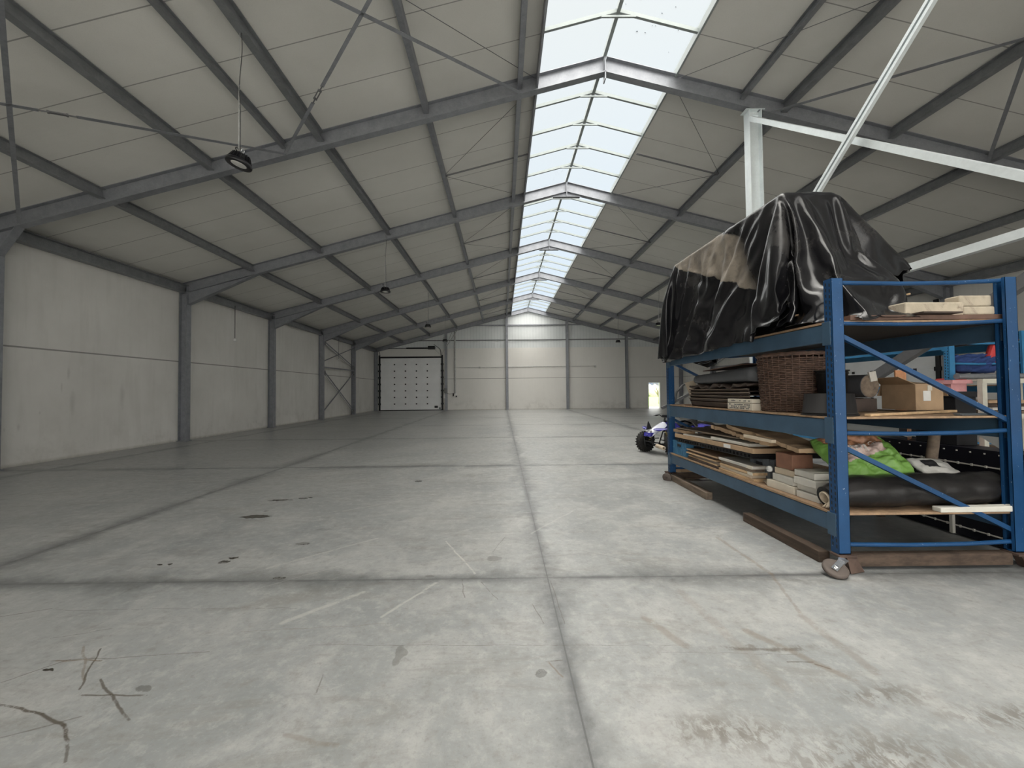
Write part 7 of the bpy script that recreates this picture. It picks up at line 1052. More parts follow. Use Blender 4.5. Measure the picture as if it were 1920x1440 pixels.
-14,-14,-15,-15,-14,-15,-15,-14,-15,-15,-17,-18,-17,-17,-18,-17,-17,-17,-18,-17,-17,-17,-18,-56,17,17,17,17,17,17,17,17,17,17,16,17,16,17,16,17,16,17,16,17,16,15,16,15,14,14,14,15,
14,14,14,14,15,12,6,10,6,0,5,4,2,5,2,-2,-2,-1,-1,6,-12,-4,-12,-11,-12,-13,-14,-14,-15,-14,-14,-14,-14,-14,-14,-14,-14,-14,-15,-15,-15,-14,-15,-14,-15,-16,-16,-17,-17,-17,-17,-17,
-18,-17,-17,-17,-59,17,17,17,17,17,16,17,17,17,17,17,16,17,16,16,17,16,16,16,15,14,15,14,14,14,14,15,13,15,14,14,14,13,6,10,6,4,3,3,4,3,4,1,-1,-2,-2,0,11,-11,-10,-5,-13,-12,-11,
-12,-13,-14,-14,-14,-15,-15,-14,-14,-14,-14,-14,-15,-15,-15,-15,-14,-15,-13,-15,-14,-15,-15,-15,-16,-17,-17,-18,-17,-17,-63,17,18,16,17,17,17,17,16,17,17,17,17,16,16,17,15,15,14,
14,14,15,14,14,14,14,14,14,14,14,14,14,13,6,11,6,5,4,3,3,3,4,4,0,0,-2,1,6,1,-6,-11,-9,-4,-13,-13,-12,-11,-13,-13,-13,-14,-14,-14,-16,-15,-15,-15,-15,-14,-15,-14,-15,-14,-14,-14,
-14,-14,-14,-14,-15,-15,-15,-15,-17,-17,-63,14,17,17,17,17,17,17,16,17,17,16,16,16,15,15,14,14,14,13,14,14,15,14,13,14,14,14,14,14,13,12,6,12,6,6,4,4,3,3,3,5,2,0,0,1,1,1,0,-5,-6,
-11,-7,-4,-12,-13,-13,-12,-12,-12,-12,-13,-13,-14,-15,-16,-16,-15,-15,-14,-15,-14,-14,-14,-14,-14,-14,-15,-14,-14,-15,-16,-14,-8,-17,-49,17,17,16,17,17,16,17,16,14,16,16,15,14,14,
13,13,14,12,14,14,14,14,14,14,15,13,13,13,10,6,11,7,6,6,3,2,3,3,3,4,1,1,0,1,2,0,0,-5,-4,-6,-11,-6,-3,-12,-13,-13,-12,-12,-10,-12,-12,-12,-13,-16,-15,-16,-15,-15,-14,-15,-14,-14,
-14,-14,-14,-14,-15,-15,-14,-15,-15,-9,-7,-50,17,17,17,16,17,15,16,15,14,14,14,14,13,14,13,13,14,14,12,14,14,14,14,14,13,13,12,11,5,10,7,6,6,4,2,4,1,1,4,2,1,1,1,2,2,1,1,-5,-3,-5,
-6,-10,-5,-4,-13,-13,-12,-10,-12,-11,-12,-12,-11,-12,-14,-15,-16,-15,-15,-15,-15,-15,-14,-14,-14,-14,-15,-14,-15,-14,-14,-8,-4,-48,16,17,16,16,15,14,14,13,14,14,15,13,13,14,13,14,
13,12,14,15,14,14,13,13,12,13,11,6,9,7,6,7,4,4,1,2,3,0,4,1,1,1,1,4,1,2,2,-3,-4,-4,-6,-6,-9,-3,-8,-13,-13,-10,-12,-12,-12,-11,-12,-12,-11,-12,-14,-15,-16,-15,-12,-13,-16,-17,-15,
-15,-15,-15,-14,-14,-13,-4,-2,-35,14,15,15,14,14,14,14,13,13,12,14,14,13,13,13,13,14,14,14,14,14,13,13,13,12,6,9,7,7,6,6,4,4,1,3,2,1,2,1,1,2,2,2,2,2,1,-1,-5,-4,-6,-6,-7,-6,-3,-11,
-13,-13,-11,-11,-12,-12,-12,-11,-12,-10,-12,-13,-13,-14,-16,-12,-12,-14,-17,-17,-16,-16,-15,-14,-11,0,1,-43,9,15,15,15,14,14,12,12,12,12,14,14,13,14,14,13,13,13,13,14,15,14,13,12,
6,8,7,8,7,6,5,4,4,3,2,2,2,1,1,2,1,2,2,2,2,1,-1,-4,-3,-7,-6,-7,-7,0,-8,-12,-13,-13,-12,-11,-11,-12,-12,-11,-11,-11,-12,-12,-11,-13,-12,-13,-13,-14,-16,-16,-17,-16,-16,-8,9,-7,-37,
11,15,14,14,11,11,12,12,14,14,14,14,14,13,13,12,13,13,15,14,13,12,9,4,7,8,7,7,6,4,3,4,4,2,3,2,1,2,1,3,2,2,1,2,2,-1,-4,-4,-3,-5,-8,-7,-2,-6,-9,-12,-13,-11,-12,-11,-14,-11,-12,-12,
-11,-11,-11,-12,-12,-12,-12,-12,-12,-12,-14,-16,-15,-2,-17,4,-14,-30,6,12,12,11,11,13,12,15,12,15,14,14,12,13,13,13,14,14,13,13,12,10,5,4,7,7,8,7,5,3,2,3,4,3,3,2,2,2,2,3,2,2,2,1,2,
0,-4,-4,-3,-3,-5,-9,-5,-6,-5,-11,-11,-11,-11,-12,-13,-13,-13,-11,-12,-11,-12,-11,-11,-12,-13,-11,-13,-11,-10,-14,-15,1,-4,-14,-14,-18,4,10,11,12,12,14,14,14,15,14,12,13,13,14,14,
13,12,13,12,11,5,5,5,7,7,7,7,4,2,2,3,4,2,3,2,2,2,3,2,3,2,2,2,3,0,-4,-4,-3,-4,-3,-4,-6,-6,-7,-10,-11,-10,-11,-12,-11,-12,-14,-11,-13,-12,-12,-11,-11,-12,-12,-12,-11,-12,-11,-10,-12,
-7,-6,-7,-13,-12,5,4,8,10,15,13,14,15,14,12,14,13,14,13,13,12,12,13,11,7,5,4,5,7,7,7,7,4,2,0,3,4,2,2,3,2,2,3,3,2,3,2,2,3,1,-4,-4,-3,-4,-3,-4,-4,-6,-6,-8,-11,-11,-11,-11,-11,-12,
-12,-12,-13,-12,-13,-11,-12,-11,-12,-11,-11,-12,-11,-11,-11,-12,-6,-2,-2,-8,5,4,6,14,14,14,14,13,13,13,13,13,13,12,13,12,12,8,5,5,4,6,6,7,7,6,3,3,0,3,3,2,2,2,3,2,3,3,3,3,2,2,2,2,
-4,-3,-4,-3,-4,-3,-5,-5,-6,-6,-10,-10,-11,-12,-12,-12,-12,-10,-11,-13,-12,-13,-12,-12,-11,-11,-11,-11,-11,-11,-11,-4,-4,-2,-3,0,5,4,7,14,13,13,13,13,13,13,13,12,13,12,12,8,6,5,5,4,
6,6,7,6,6,3,2,1,2,2,2,1,2,3,3,3,3,3,3,2,2,2,2,-2,-3,-4,-4,-5,-4,-4,-5,-6,-6,-6,-10,-11,-12,-13,-11,-11,-11,-6,-13,-13,-12,-13,-13,-11,-10,-11,-11,-11,-7,-4,-4,-4,-4,-2,6,5,5,6,13,
13,13,13,13,12,13,12,13,12,9,7,4,5,5,5,6,6,7,6,4,3,2,1,2,1,2,0,3,2,3,2,3,3,3,2,2,2,2,-2,-3,-4,-4,-4,-5,-5,-5,-5,-5,-6,-7,-11,-12,-12,-10,-11,-10,-4,-11,-13,-13,-13,-13,-12,-11,-10,
-10,-4,-4,-4,-4,-4,-4,-3,12,5,4,5,11,14,14,13,13,12,13,11,10,7,6,6,6,2,5,6,7,6,7,3,2,2,1,2,2,1,1,2,3,2,2,2,3,2,2,3,2,1,-1,-4,-2,-3,-4,-5,-5,-6,-5,-2,-6,-8,-9,-11,-11,-11,-11,-9,-4,
-8,-14,-12,-12,-13,-13,-13,-7,-4,-3,-4,-4,-4,-4,-4,-4,18,4,5,5,10,13,14,13,12,12,10,8,5,6,5,6,1,5,7,6,7,6,2,2,2,1,1,2,2,1,3,3,3,2,2,3,3,2,3,2,0,-1,-3,-3,-3,-4,-1,-7,-6,-6,-2,-6,-6,
-9,-8,-11,-12,-10,-8,-7,-4,-13,-14,-12,-13,-13,-5,-4,-4,-4,-4,-4,-4,-4,-4,-4,23,5,4,5,9,12,13,13,11,8,6,5,5,4,6,5,4,5,4,7,4,2,1,2,1,1,1,2,2,2,4,3,2,4,2,3,3,2,2,0,-1,-2,-4,-3,-4,0,
-6,-5,-4,-7,4,-12,-9,-6,-10,-12,-6,0,-7,-11,-13,-12,-15,-13,-4,-4,-5,-4,-4,-4,-4,-4,-4,-4,-4,34,4,5,6,13,11,8,7,5,5,5,5,5,4,5,5,5,5,4,4,-2,1,1,1,2,2,1,3,2,3,2,3,3,3,2,2,2,0,-1,-1,
-2,-5,-2,-1,11,11,-17,-6,-7,-11,-10,-10,-10,-10,-3,-2,1,-13,-14,-14,-14,-5,-5,-5,-4,-5,-4,-4,-4,-4,-4,-5,-4,40,4,5,4,8,7,6,4,5,5,5,5,4,5,5,5,8,4,0,-1,1,1,1,1,2,2,2,3,2,2,2,3,3,2,2,
2,-1,-1,-1,-1,-1,2,3,4,12,8,8,-8,-11,-10,-11,-11,-9,-6,-12,-15,-15,-15,-14,-6,-5,-5,-5,-5,-4,-4,-5,-4,-4,-4,-4,-5]
def unroll(steps):
    total = 0; res = []
    for step in steps: total += step; res.append(total/400)
    return res
TARP_V = list(zip(unroll(TARP_X), unroll(TARP_Y), unroll(TARP_Z)))
TARP_F = []; base = 0
for (a0, n0), (a1, n1) in zip(TARP_ROWS[:-1], TARP_ROWS[1:]):
    for i in range(max(a0, a1), min(a0+n0, a1+n1)-1):
        TARP_F.append((base+i-a0, base+i+1-a0, base+n0+i+1-a1, base+n0+i-a1))
    base += n0
# ------------------------------------------------------------ pallet racks
def rack(lab, x0, x1, y0, y1, z0, levels, ztop, bars, mat_u, mat_b, group, timber=True, boards=(True, True, True), mat_far=None):
    """levels: (board top, beam top, beam bottom)"""
    r = thing('pallet_rack', lab, 'rack', ((x0+x1)/2, (y0+y1)/2, 0), group)
    UW, UD = .085, .10
    for xi, x in enumerate((x0, x1)):
        sx = 1 if xi == 0 else -1
        for yi, y in enumerate((y0, y1)):
            sy = 1 if yi == 0 else -1
            m = MB(); a, b = sorted((x, x+sx*UD)); c, d = sorted((y, y+sy*UW))
            # folded section: perforated flank outward, two webs, inner lips
            m.bar(((x+sx*.0015), (c+d)/2, z0), ((x+sx*.0015), (c+d)/2, ztop), .003, d-c, (0,1,0))
            m.box(a, b, c, c+.003, z0, ztop); m.box(a, b, d-.003, d, z0, ztop)
            e = x+sx*UD; lo, hi = sorted((e, e-sx*.003)); m.box(lo, hi, c, c+.025, z0, ztop); m.box(lo, hi, d-.025, d, z0, ztop)
            m.box(a-.0, b, c, d, z0, z0+.008)
            m.cur = 1; xs = x-sx*.0012
            z = z0+.06; k = 0
            while z < ztop-.04:
                for dy, ph in ((.022, 0), (.062, .012)):
                    lo, hi = sorted((xs, xs+sx*.002)); cy = c+dy
                    m.hexa([(lo,cy-.006,z+ph-.016),(hi,cy-.006,z+ph-.016),(hi,cy+.006,z+ph-.016+.004),(lo,cy+.006,z+ph-.016+.004),(lo,cy-.006,z+ph+.012),(hi,cy-.006,z+ph+.012),(hi,cy+.006,z+ph+.016),(lo,cy+.006,z+ph+.016)])
                if yi == 0 and k % 1 == 0:
                    pass
                z += .05; k += 1
            m.build('upright', [mat_u, M['black']], r)
    for y in (y0+.042, y1-.042):
        for z in bars[0]:
            m = MB(); sag = .012
            m.tube([(x0+UD*.6, y, z), (x0+.4*(x1-x0), y, z-sag), (x0+.7*(x1-x0), y, z-sag*.7), (x1-UD*.6, y, z+.01)], .019, 8)
            m.build('crossbar', mat_u, r)
        for za, zb in bars[1]:
            m = MB(); m.bar((x0+UD*.5, y, za), (x1-UD*.5, y, zb), .035, .038, (0,0,1)); m.build('diagonal_brace', mat_u, r)
    for i, (zb, bt, bb) in enumerate(levels):
        for xi, x in enumerate((x0, x1)):
            sx = 1 if xi == 0 else -1; a, b = sorted((x+sx*.008, x+sx*.055))
            m = MB(); m.box(a, b, y0+.07, y1-.07, bb, bt)
            for yy in (y0+.02, y1-.11):
                lo, hi = sorted((x-sx*.006, x+sx*.03)); m.box(lo, hi, yy, yy+.09, bb-.03, bt+.02)
            m.build('beam', mat_b if xi == 0 or mat_far is None else mat_far, r, bev=.003)
        if boards[i]:
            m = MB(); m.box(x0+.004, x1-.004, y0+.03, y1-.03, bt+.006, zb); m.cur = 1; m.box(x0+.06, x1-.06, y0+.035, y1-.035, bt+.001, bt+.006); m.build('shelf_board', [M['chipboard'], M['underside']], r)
    return r
RX0, RX1, RY0, RY1 = 2.85, 4.46, 3.42, 6.93
L1, L2, L3 = .475, 1.297, 2.135
rk = rack('blue pallet rack with three loaded shelves, standing on wheels under the black tarpaulin', RX0, RX1, RY0, RY1, .135, [(L1, .45, .305), (L2, 1.275, 1.10), (L3, 2.11, 1.955)], 2.50,
    ([2.47, 2.115, 1.16, .205], [(2.03, 1.24), (1.06, .30)]), M['rack_blue'], M['beam_blue'], 'blue pallet racks')
# wheels of the rack: parts, each swivelled its own way
def caster(x, y, ang, tilt, parent):
    m = MB(); m.box(x-.085, x+.085, y-.06, y+.07, .115, .133); m.prism([(x-.03, .115), (x+.06, .115), (x+.10, .02), (x+.03, .0+.004)], 'y', y-.03, y+.04); bp = m.build('base_plate', M['rust'], parent)
    R = Rz(ang) @ Rx(tilt); c = V((x, y, 0)) + Rz(ang) @ V((0, -.14, .052))
    m = MB(); m.lathe(c, [(.015,-.018),(.068,-.018),(.078,-.012),(.078,.012),(.068,.018),(.015,.018)], 28, R); w_ = m.build('caster_wheel', M['caster_rubber'], bp)
    m = MB()
    f = R @ V((0,0,1))
    for sg in (.024,):
        q = c+f*sg; m.bar(q-(R@V((0,.018,0))), q+R@V((0,.13,0)), .055, .004, tuple(f)); m.lathe(q, [(.002,.004),(.014,.004),(.014,-.001)], 10, R)
    m.bar(c+R@V((0,.10,.02)), (x, y-.02, .112), .05, .02); m.build('fork', M['chrome'], bp)
caster(RX1-.04, RY0+.02, radians(60), radians(-85), rk); caster(RX0+.05, RY1+.0, radians(-50), radians(-80), rk); caster(RX1-.05, RY1, radians(30), radians(-80), rk)
x, y = RX0+.05, RY0+.02
m = MB(); m.box(x-.07, x+.08, y-.05, y+.06, .115, .133); m.hexa([(x-.02,y-.10,.004),(x+.13,y-.06,.004),(x+.10,y+.02,.004),(x,y,.004),(x-.01,y-.05,.115),(x+.08,y-.04,.115),(x+.08,y+.03,.115),(x,y+.03,.115)]); bp = m.build('base_plate', M['rust'], rk, bev=.004)
ax = V((-.10, -.50, .86)).normalized(); Rw = ax.to_track_quat('Z', 'Y').to_matrix(); c = V((2.735, 3.325, .058))
m = MB(); m.lathe(c, [(.02,-.016),(.078,-.018),(.090,-.010),(.090,.010),(.078,.018),(.05,.014),(.02,.018)], 32, Rw); m.build('caster_wheel', M['caster_rubber'], bp)
m = MB(); q = c+ax*.022; d = V((.80, .42, .30)).normalized(); m.bar(q-d*.035, q+d*.11, .046, .004, tuple(ax)); m.bar(q+d*.10, q+d*.16+V((0,0,-.012)), .060, .005, tuple(ax)); m.lathe(q, [(.001,.012),(.012,.012),(.014,.002)], 12, Rw)
m.bar(c-ax*.022-d*.03, c-ax*.022+d*.14, .05, .004, tuple(ax)); m.build('fork', M['chrome'], bp)
m = MB(); m.box(RX0+.12, RX1-.12, RY0+.005, RY0+.09, .03, .125); m.build('base_timber', M['old_wood'], rk)
m = MB(); m.box(RX0+.12, RX1-.12, RY1-.09, RY1-.01, .03, .125); m.build('base_timber', M['old_wood'], rk)

m = MB(); m.hexa([(2.80,3.58,.0),(2.90,3.58,.0),(2.91,4.72,.0),(2.81,4.72,0),(2.80,3.58,.10),(2.90,3.58,.10),(2.91,4.72,.10),(2.81,4.72,.10)])
tag(m.build('timber_beam', M['old_wood'], bev=.006), 'dark timber beam on the floor under the rack, reaching the front wheel', 'timber', 'timber beams under the rack')
m = MB(); m.hexa([(2.84,5.64,.0),(2.94,5.64,.0),(2.97,7.12,.0),(2.87,7.12,0),(2.84,5.64,.10),(2.94,5.64,.10),(2.97,7.12,.10),(2.87,7.12,.10)])
tag(m.build('timber_beam', M['old_wood_light'], bev=.006), 'shorter weathered timber beam on the floor at the far end of the rack', 'timber', 'timber beams under the rack')
m = MB(); m.box(3.08, 3.40, 6.95, 7.20, .0, .26)
tag(m.build('cardboard_box', M['kraft'], bev=.004), 'brown cardboard box on the floor behind the far rack leg', 'box')

# ------------------------------------------------------------ tarpaulin
def tarp_mat():
    t = NT('black_plastic_tarpaulin'); p = t.wpos(); x, y, z = t.sep(p)
    zb = t.math('ADD', t.math('MULTIPLY', t.math('SUBTRACT', y, 4.83), .43), 2.80); zt = t.math('ADD', t.math('MULTIPLY', t.math('SUBTRACT', y, 4.65), .42), 3.33)
    e = t.math('MULTIPLY', t.math('SUBTRACT', t.noise(p, 3, 5, .6), .5), .16)
    k = t.math('MULTIPLY', t.step(t.math('ADD', z, e), zb, t.math('ADD', zb, .02)), t.step(t.math('ADD', z, e), t.math('ADD', zt, .03), zt))
    k = t.math('MULTIPLY', k, t.math('MULTIPLY', t.step(t.math('ADD', y, t.math('MULTIPLY', t.math('SUBTRACT', z, 3.1), -.5)), 4.62, 4.9), t.step(x, 3.10, 3.02)))
    g = t.noise(p, 22, 5, .7); k = t.math('MULTIPLY', k, t.math('ADD', .45, t.math('MULTIPLY', t.step(t.noise(p, 5, 5, .7), .3, .6), .5)))
    dust = t.math('MULTIPLY', t.step(t.noise(p, 1.6, 6, .7, .6), .50, .72), .10)
    c = t.mix(dust, (.0075,.0075,.009), (.22,.20,.18)); c = t.mix(k, c, (.25,.215,.175))
    r = t.math('ADD', t.math('MULTIPLY', k, .45), t.math('ADD', .20, t.math('MULTIPLY', dust, 2.2)))
    cr = t.n('ShaderNodeTexNoise'); cr.noise_type = 'RIDGED_MULTIFRACTAL'; t.put(cr.inputs['Vector'], t.vmath('MULTIPLY', p, (1, 1, .45))); cr.inputs['Scale'].default_value = 3.6; cr.inputs['Detail'].default_value = 3
    n1 = t.bump(cr.outputs[0], .38, .03); n2 = t.bump(t.math('ADD', g, t.math('MULTIPLY', t.math('MULTIPLY', k, g), 3)), .22, .006, n1)
    t.bsdf(c, r, 0, n2, .42); return t.m
me = bpy.data.meshes.new('tarpaulin'); c0 = V((3.2, 5.3, 2.15))
me.from_pydata([tuple(V(q)-c0) for q in TARP_V], [], TARP_F); me.polygons.foreach_set('use_smooth', [True]*len(me.polygons)); me.materials.append(tarp_mat())
tp = bpy.data.objects.new('tarpaulin', me); COL.objects.link(tp); tp.location = c0
q = tp.modifiers.new('s', 'SOLIDIFY'); q.thickness = .003; q = tp.modifiers.new('u', 'SUBSURF'); q.levels = 1; q.render_levels = 1
tag(tp, 'large black plastic tarpaulin with a dusty beige patch draped over the top shelf', 'tarpaulin')
# what it covers
def prism_taper(m, poly, y0, poly2, y1):
    k = len(poly); m.add([(x, y0, z) for x, z in poly]+[(x, y1, z) for x, z in poly2], [tuple(range(k)), tuple(reversed(range(k, 2*k)))]+[(i, i+k, (i+1)%k+k, (i+1)%k) for i in range(k)])
m = MB(); prism_taper(m, [(3.01,2.15),(3.01,3.56),(3.47,3.56),(3.60,3.45),(3.81,3.19),(4.14,2.90),(3.9,2.6),(3.80,2.15)], 4.22, [(3.03,2.15),(3.01,3.62),(3.39,3.62),(3.52,3.46),(3.66,3.17),(3.80,2.88),(3.8,2.6),(3.75,2.15)], 6.76)
tag(m.build('stowed_goods', M['dark_crate']), 'bulky goods hidden beneath the black tarpaulin on the top shelf', 'goods')

# ------------------------------------------------------------ goods, helpers
def carton(name, lab, cat, x0, x1, y0, y1, z0, z1, mt, rot=0, group=None, bev=.005, flap=True):
    o = thing(name, lab, cat, ((x0+x1)/2, (y0+y1)/2, z0), group); c = V(((x0+x1)/2, (y0+y1)/2, (z0+z1)/2)); R = Rz(rot)
    m = MB(); m.obox(c, (x1-x0, y1-y0, z1-z0), R); m.build('box_body', mt, o, bev=bev)
    if flap:
        m = MB(); w = min(x1-x0, y1-y0)
        m.obox(c+V((0,0,(z1-z0)/2+.0015)), (x1-x0-.004, (y1-y0)*.48, .003), R); m.build('lid_flap', mt, o)
    return o
def plank(name, lab, cat, p0, p1, w, t, mt, group=None, bev=.003, up=(0,0,1)):
    m = MB(); m.bar(p0, p1, w, t, up); return tag(m.build(name, mt, bev=bev), lab, cat, group)

# ---- bottom shelf
def crate(name, lab, x0, x1, y0, y1, z0, z1, mt, rot=0):
    o = thing(name, lab, 'crate', ((x0+x1)/2, (y0+y1)/2, z0)); m = MB(); t = .012; h = z1-z0
    m.box(x0, x1, y0, y1, z0, z0+t)
    for a, b, c, d in ((x0, x0+t, y0, y1), (x1-t, x1, y0, y1), (x0+t, x1-t, y0, y0+t), (x0+t, x1-t, y1-t, y1)): m.box(a, b, c, d, z0+t, z1)
    m.build('crate_body', mt, o)
    m = MB()
    for zz in (z0+.004, z0+h*.45, z1-.02):
        m.box(x0-.008, x1+.008, y0-.008, y0, zz, zz+.016); m.box(x0-.008, x0, y0-.008, y1+.008, zz, zz+.016)
    n = 6
    for i in range(n+1):
        yy = y0+(y1-y0-.01)*i/n; m.box(x0-.006, x0, yy, yy+.012, z0, z1)
        xx = x0+(x1-x0-.01)*i/n; m.box(xx, xx+.012, y0-.006, y0, z0, z1)
    m.build('ribs', mt, o)
    m = MB(); cx = (x0+x1)/2; m.box(cx-.06, cx+.06, y0-.011, y0-.005, z0+h*.62, z0+h*.8); cy = (y0+y1)/2; m.box(x0-.011, x0-.005, cy-.06, cy+.06, z0+h*.62, z0+h*.8)
    m.build('hand_hole', M['black'], o); return o
crate('plastic_crate', 'blue ribbed plastic crate at the far end of the bottom shelf', 2.895, 3.25, 6.33, 6.80, L1+.001, .70, M['blue_crate'])
m = MB(); m.lathe((2.79, 6.95, .535), [(.017,0),(.036,0),(.036,-.30),(.017,-.30),(.017,0)], 16, Rx(radians(90)) @ Matrix.Identity(3))
tag(m.build('cardboard_tube', M['kraft_light']), 'pale cardboard tube poking out past the far end of the bottom shelf', 'tube')
zz = L1+.001
for i, (xa, xb, ya, yb, t, mt, nm, rt) in enumerate([(2.88,3.4,5.38,6.25,.03,'dark_brown','dark lowest board',.01), (2.90,3.4,5.42,6.28,.022,'wood','light board second from below',-.02), (2.89,3.35,5.36,6.10,.03,'old_wood_light','greyish third board',.015),
                                    (2.88,3.38,5.45,6.28,.02,'wood','pale fourth board',.03), (2.9,3.35,5.5,6.3,.028,'old_wood','dark fifth board',-.015), (2.88,3.3,5.40,6.28,.018,'kraft','tan topmost board',.01)]):
    m = MB(); m.obox(((xa+xb)/2, (ya+yb)/2, zz+t/2), (xb-xa, yb-ya, t), Rz(rt)); zz += t+.001
    tag(m.build('board', M[mt], bev=.002), f'{nm} in the loose stack beside the blue crate', 'board', 'loose boards beside the blue crate')
zz = L1+.001
for i, (xa, ya, yb, t, mt, nm, rt) in enumerate([(2.885,4.62,5.36,.030,'wood','lowest pale strip bundle',.01), (2.89,4.66,5.34,.032,'kraft_light','second cream strip bundle',-.012), (2.885,4.64,5.33,.030,'wood','third tan strip bundle',.015), (2.89,4.68,5.32,.034,'old_wood_light','fourth greyish strip bundle',-.01), (2.88,4.64,5.35,.032,'white_carton','topmost white wrapped bundle',.008)]):
    o = thing('strip_bundle', f'{nm} in the taped stack next to the grey crate', 'bundle', ((xa+.16), (ya+yb)/2, zz), 'taped strip bundles'); m = MB(); c = V((xa+.16, (ya+yb)/2, zz+t/2)); m.obox(c, (.32, yb-ya, t), Rz(rt)); m.build('strips', M[mt], o, bev=.003)
    m = MB(); m.obox(c+V((0,-(yb-ya)/2+.05,0)), (.324, .09, t+.003), Rz(rt)); m.build('tape_wrap', M['cream' if i > 1 else 'kraft'], o); zz += t+.0035
crate('folding_crate', 'grey folding plastic crate standing behind the cream cartons', 3.06, 3.36, 4.60, 4.95, L1+.001, .735, M['grey_crate'])
m = MB(); m.add([(2.93,4.44,.478),(3.22,4.50,.478),(3.20,4.66,.52),(2.98,4.60,.50)], [(0,1,2,3)]); tag(m.build('loose_flap', M['kraft_light'], solid=.004), 'loose torn cardboard flap before the grey folding crate', 'cardboard')
carton('carton', 'wide tan carton, lowest of the stack under the reddish brown box', 'box', 2.92, 3.22, 4.04, 4.44, L1+.001, .555, M['cream'], .03, 'cream cartons under the brown box')
carton('carton', 'cream carton, middle of the stack under the reddish brown box', 'box', 2.94, 3.24, 4.06, 4.38, .560, .632, M['white_carton'], -.04, 'cream cartons under the brown box')
carton('carton', 'pale brown carton directly beneath the reddish brown box', 'box', 2.97, 3.22, 4.10, 4.38, .637, .70, M['kraft_light'], .05, 'cream cartons under the brown box')
carton('brown_box', 'reddish brown square box crowning the cream carton stack', 'box', 2.97, 3.19, 4.12, 4.36, .705, .865, M['brown_box'], .02)
m = MB(); m.lathe((2.952, 4.43, .665), [(.001,.02),(.032,.02),(.034,.0),(.001,0)], 20, Ry(radians(-90)) @ Rx(.3)); tag(m.build('round_tin', M['white']), 'small round white tin leaning on the cream cartons', 'tin')
z_ = L1+.001
for i, (dx, dy, r, nm) in enumerate([(0, .0, .05, 'lowest'), (.03, .03, -.04, 'second'), (-.01, .02, .03, 'third'), (.02, .05, -.02, 'topmost')]):
    h = (.062, .058, .066, .06)[i]
    carton('white_carton', f'{nm} off-white flat carton in the stack beside the front upright', 'box', 2.93+dx, 3.25+dx, 3.74+dy, 4.01+dy, z_, z_+h, M['white_carton'], r, 'off-white flat cartons'); z_ += h+.005
# black pallet and flat panels lying across the stacks
o = thing('plastic_pallet', 'black slotted plastic pallet lying across the stacks under the tan panel', 'pallet', (3.35, 5.5, .70))
m = MB(); ya, yb = 4.62, 6.62
def zl(y, z4, z6): return z4+(z6-z4)*(y-4.64)/(6.7-4.64)
m.bar((3.33, ya, .745), (3.33, yb, .70), .90, .012); m.bar((3.33, ya, .79), (3.33, yb, .745), .90, .012)
n = 26
for i in range(n):
    y = ya+(yb-ya)*(i+.5)/n; z = zl(y, .745, .70); m.box(2.885, 3.75, y-.018, y+.018, z, z+.045)
m.build('pallet_deck', M['dark_plastic'], o)
o = thing('flat_panel', 'long flat panel with tan cardboard edge lying on the black pallet', 'panel', (3.3, 5.6, .77))
m = MB(); m.bar((3.30, 4.60, .832), (3.30, 6.68, .79), .86, .058); m.build('panel', M['kraft'], o, bev=.003)
m = MB(); m.bar((2.868, 5.05, .823), (2.868, 5.20, .820), .004, .045); m.build('label', M['white'], o)
plank('grey_plank', 'pale grey plank lying on the tan edged panel', 'plank', (3.02, 5.1, .866), (2.98, 6.4, .835), .20, .022, M['white_carton'])
plank('white_slab', 'white slab with taped end on the tan edged panel near the shelf front', 'slab', (3.02, 4.72, .884), (3.0, 5.55, .878), .24, .035, M['foam'])
plank('wood_block', 'short brown wood block at the far end of the tan edged panel', 'wood', (2.96, 6.3, .875), (2.96, 6.78, .865), .14, .045, M['kraft'])
plank('brown_sheet', 'wide brownish sheet lying askew under the creased kraft boards', 'sheet', (3.16, 4.95, .94), (3.12, 6.62, .915), .50, .018, M['old_wood_light'])
def creased(lab, x0, x1, ya, za, yb, zb, t, seed):
    """long folded kraft board with a rough torn edge"""
    rn = random.Random(seed); m = MB(); n = 26; top = []; bot = []
    for i in range(n+1):
        u = i/n; y = ya+(yb-ya)*u; z = za+(zb-za)*u+.007*sin(u*7+seed)+.005*rn.uniform(-1, 1); row = []; rb = []
        for j in range(7):
            v = j/6; x = x0+(x1-x0)*v+(rn.uniform(-.012, .012) if j == 0 else 0)+.006*sin(u*9+seed)
            row.append((x, y, z+t/2+.012*sin(v*5+u*6)*v)); rb.append((x+.006*(j == 0), y, z-t/2+.006*rn.uniform(-1, 1)))
        top.append(row); bot.append(rb)
    vs = [p for r in top for p in r]+[p for r in bot for p in r]; N = (n+1)*7; fs = []
    for i in range(n):
        for j in range(6): a = i*7+j; fs += [(a, a+1, a+8, a+7), (N+a, N+a+7, N+a+8, N+a+1)]
        fs += [(i*7, (i+1)*7, N+(i+1)*7, N+i*7), (i*7+6, N+i*7+6, N+(i+1)*7+6, (i+1)*7+6)]
    for j in range(6): fs += [(j, N+j, N+j+1, j+1), (n*7+j, n*7+j+1, N+n*7+j+1, N+n*7+j)]
    m.add(vs, fs); return tag(m.build('kraft_board', M['kraft'], merge=True), lab, 'cardboard', 'creased kraft boards')
creased('creased kraft board with a torn edge, the lower one sloping beneath its twin', 2.93, 3.45, 4.42, .935, 5.6, 1.02, .05, 2)
creased('upper creased kraft board, sloping down from the shelf beam towards the green bag', 2.94, 3.26, 3.98, .93, 5.28, 1.075, .045, 5)
plank('torn_strip', 'thin torn wooden strip poking out between the kraft boards', 'wood', (2.90, 4.28, .985), (2.88, 4.75, .995), .05, .035, M['kraft_light'])

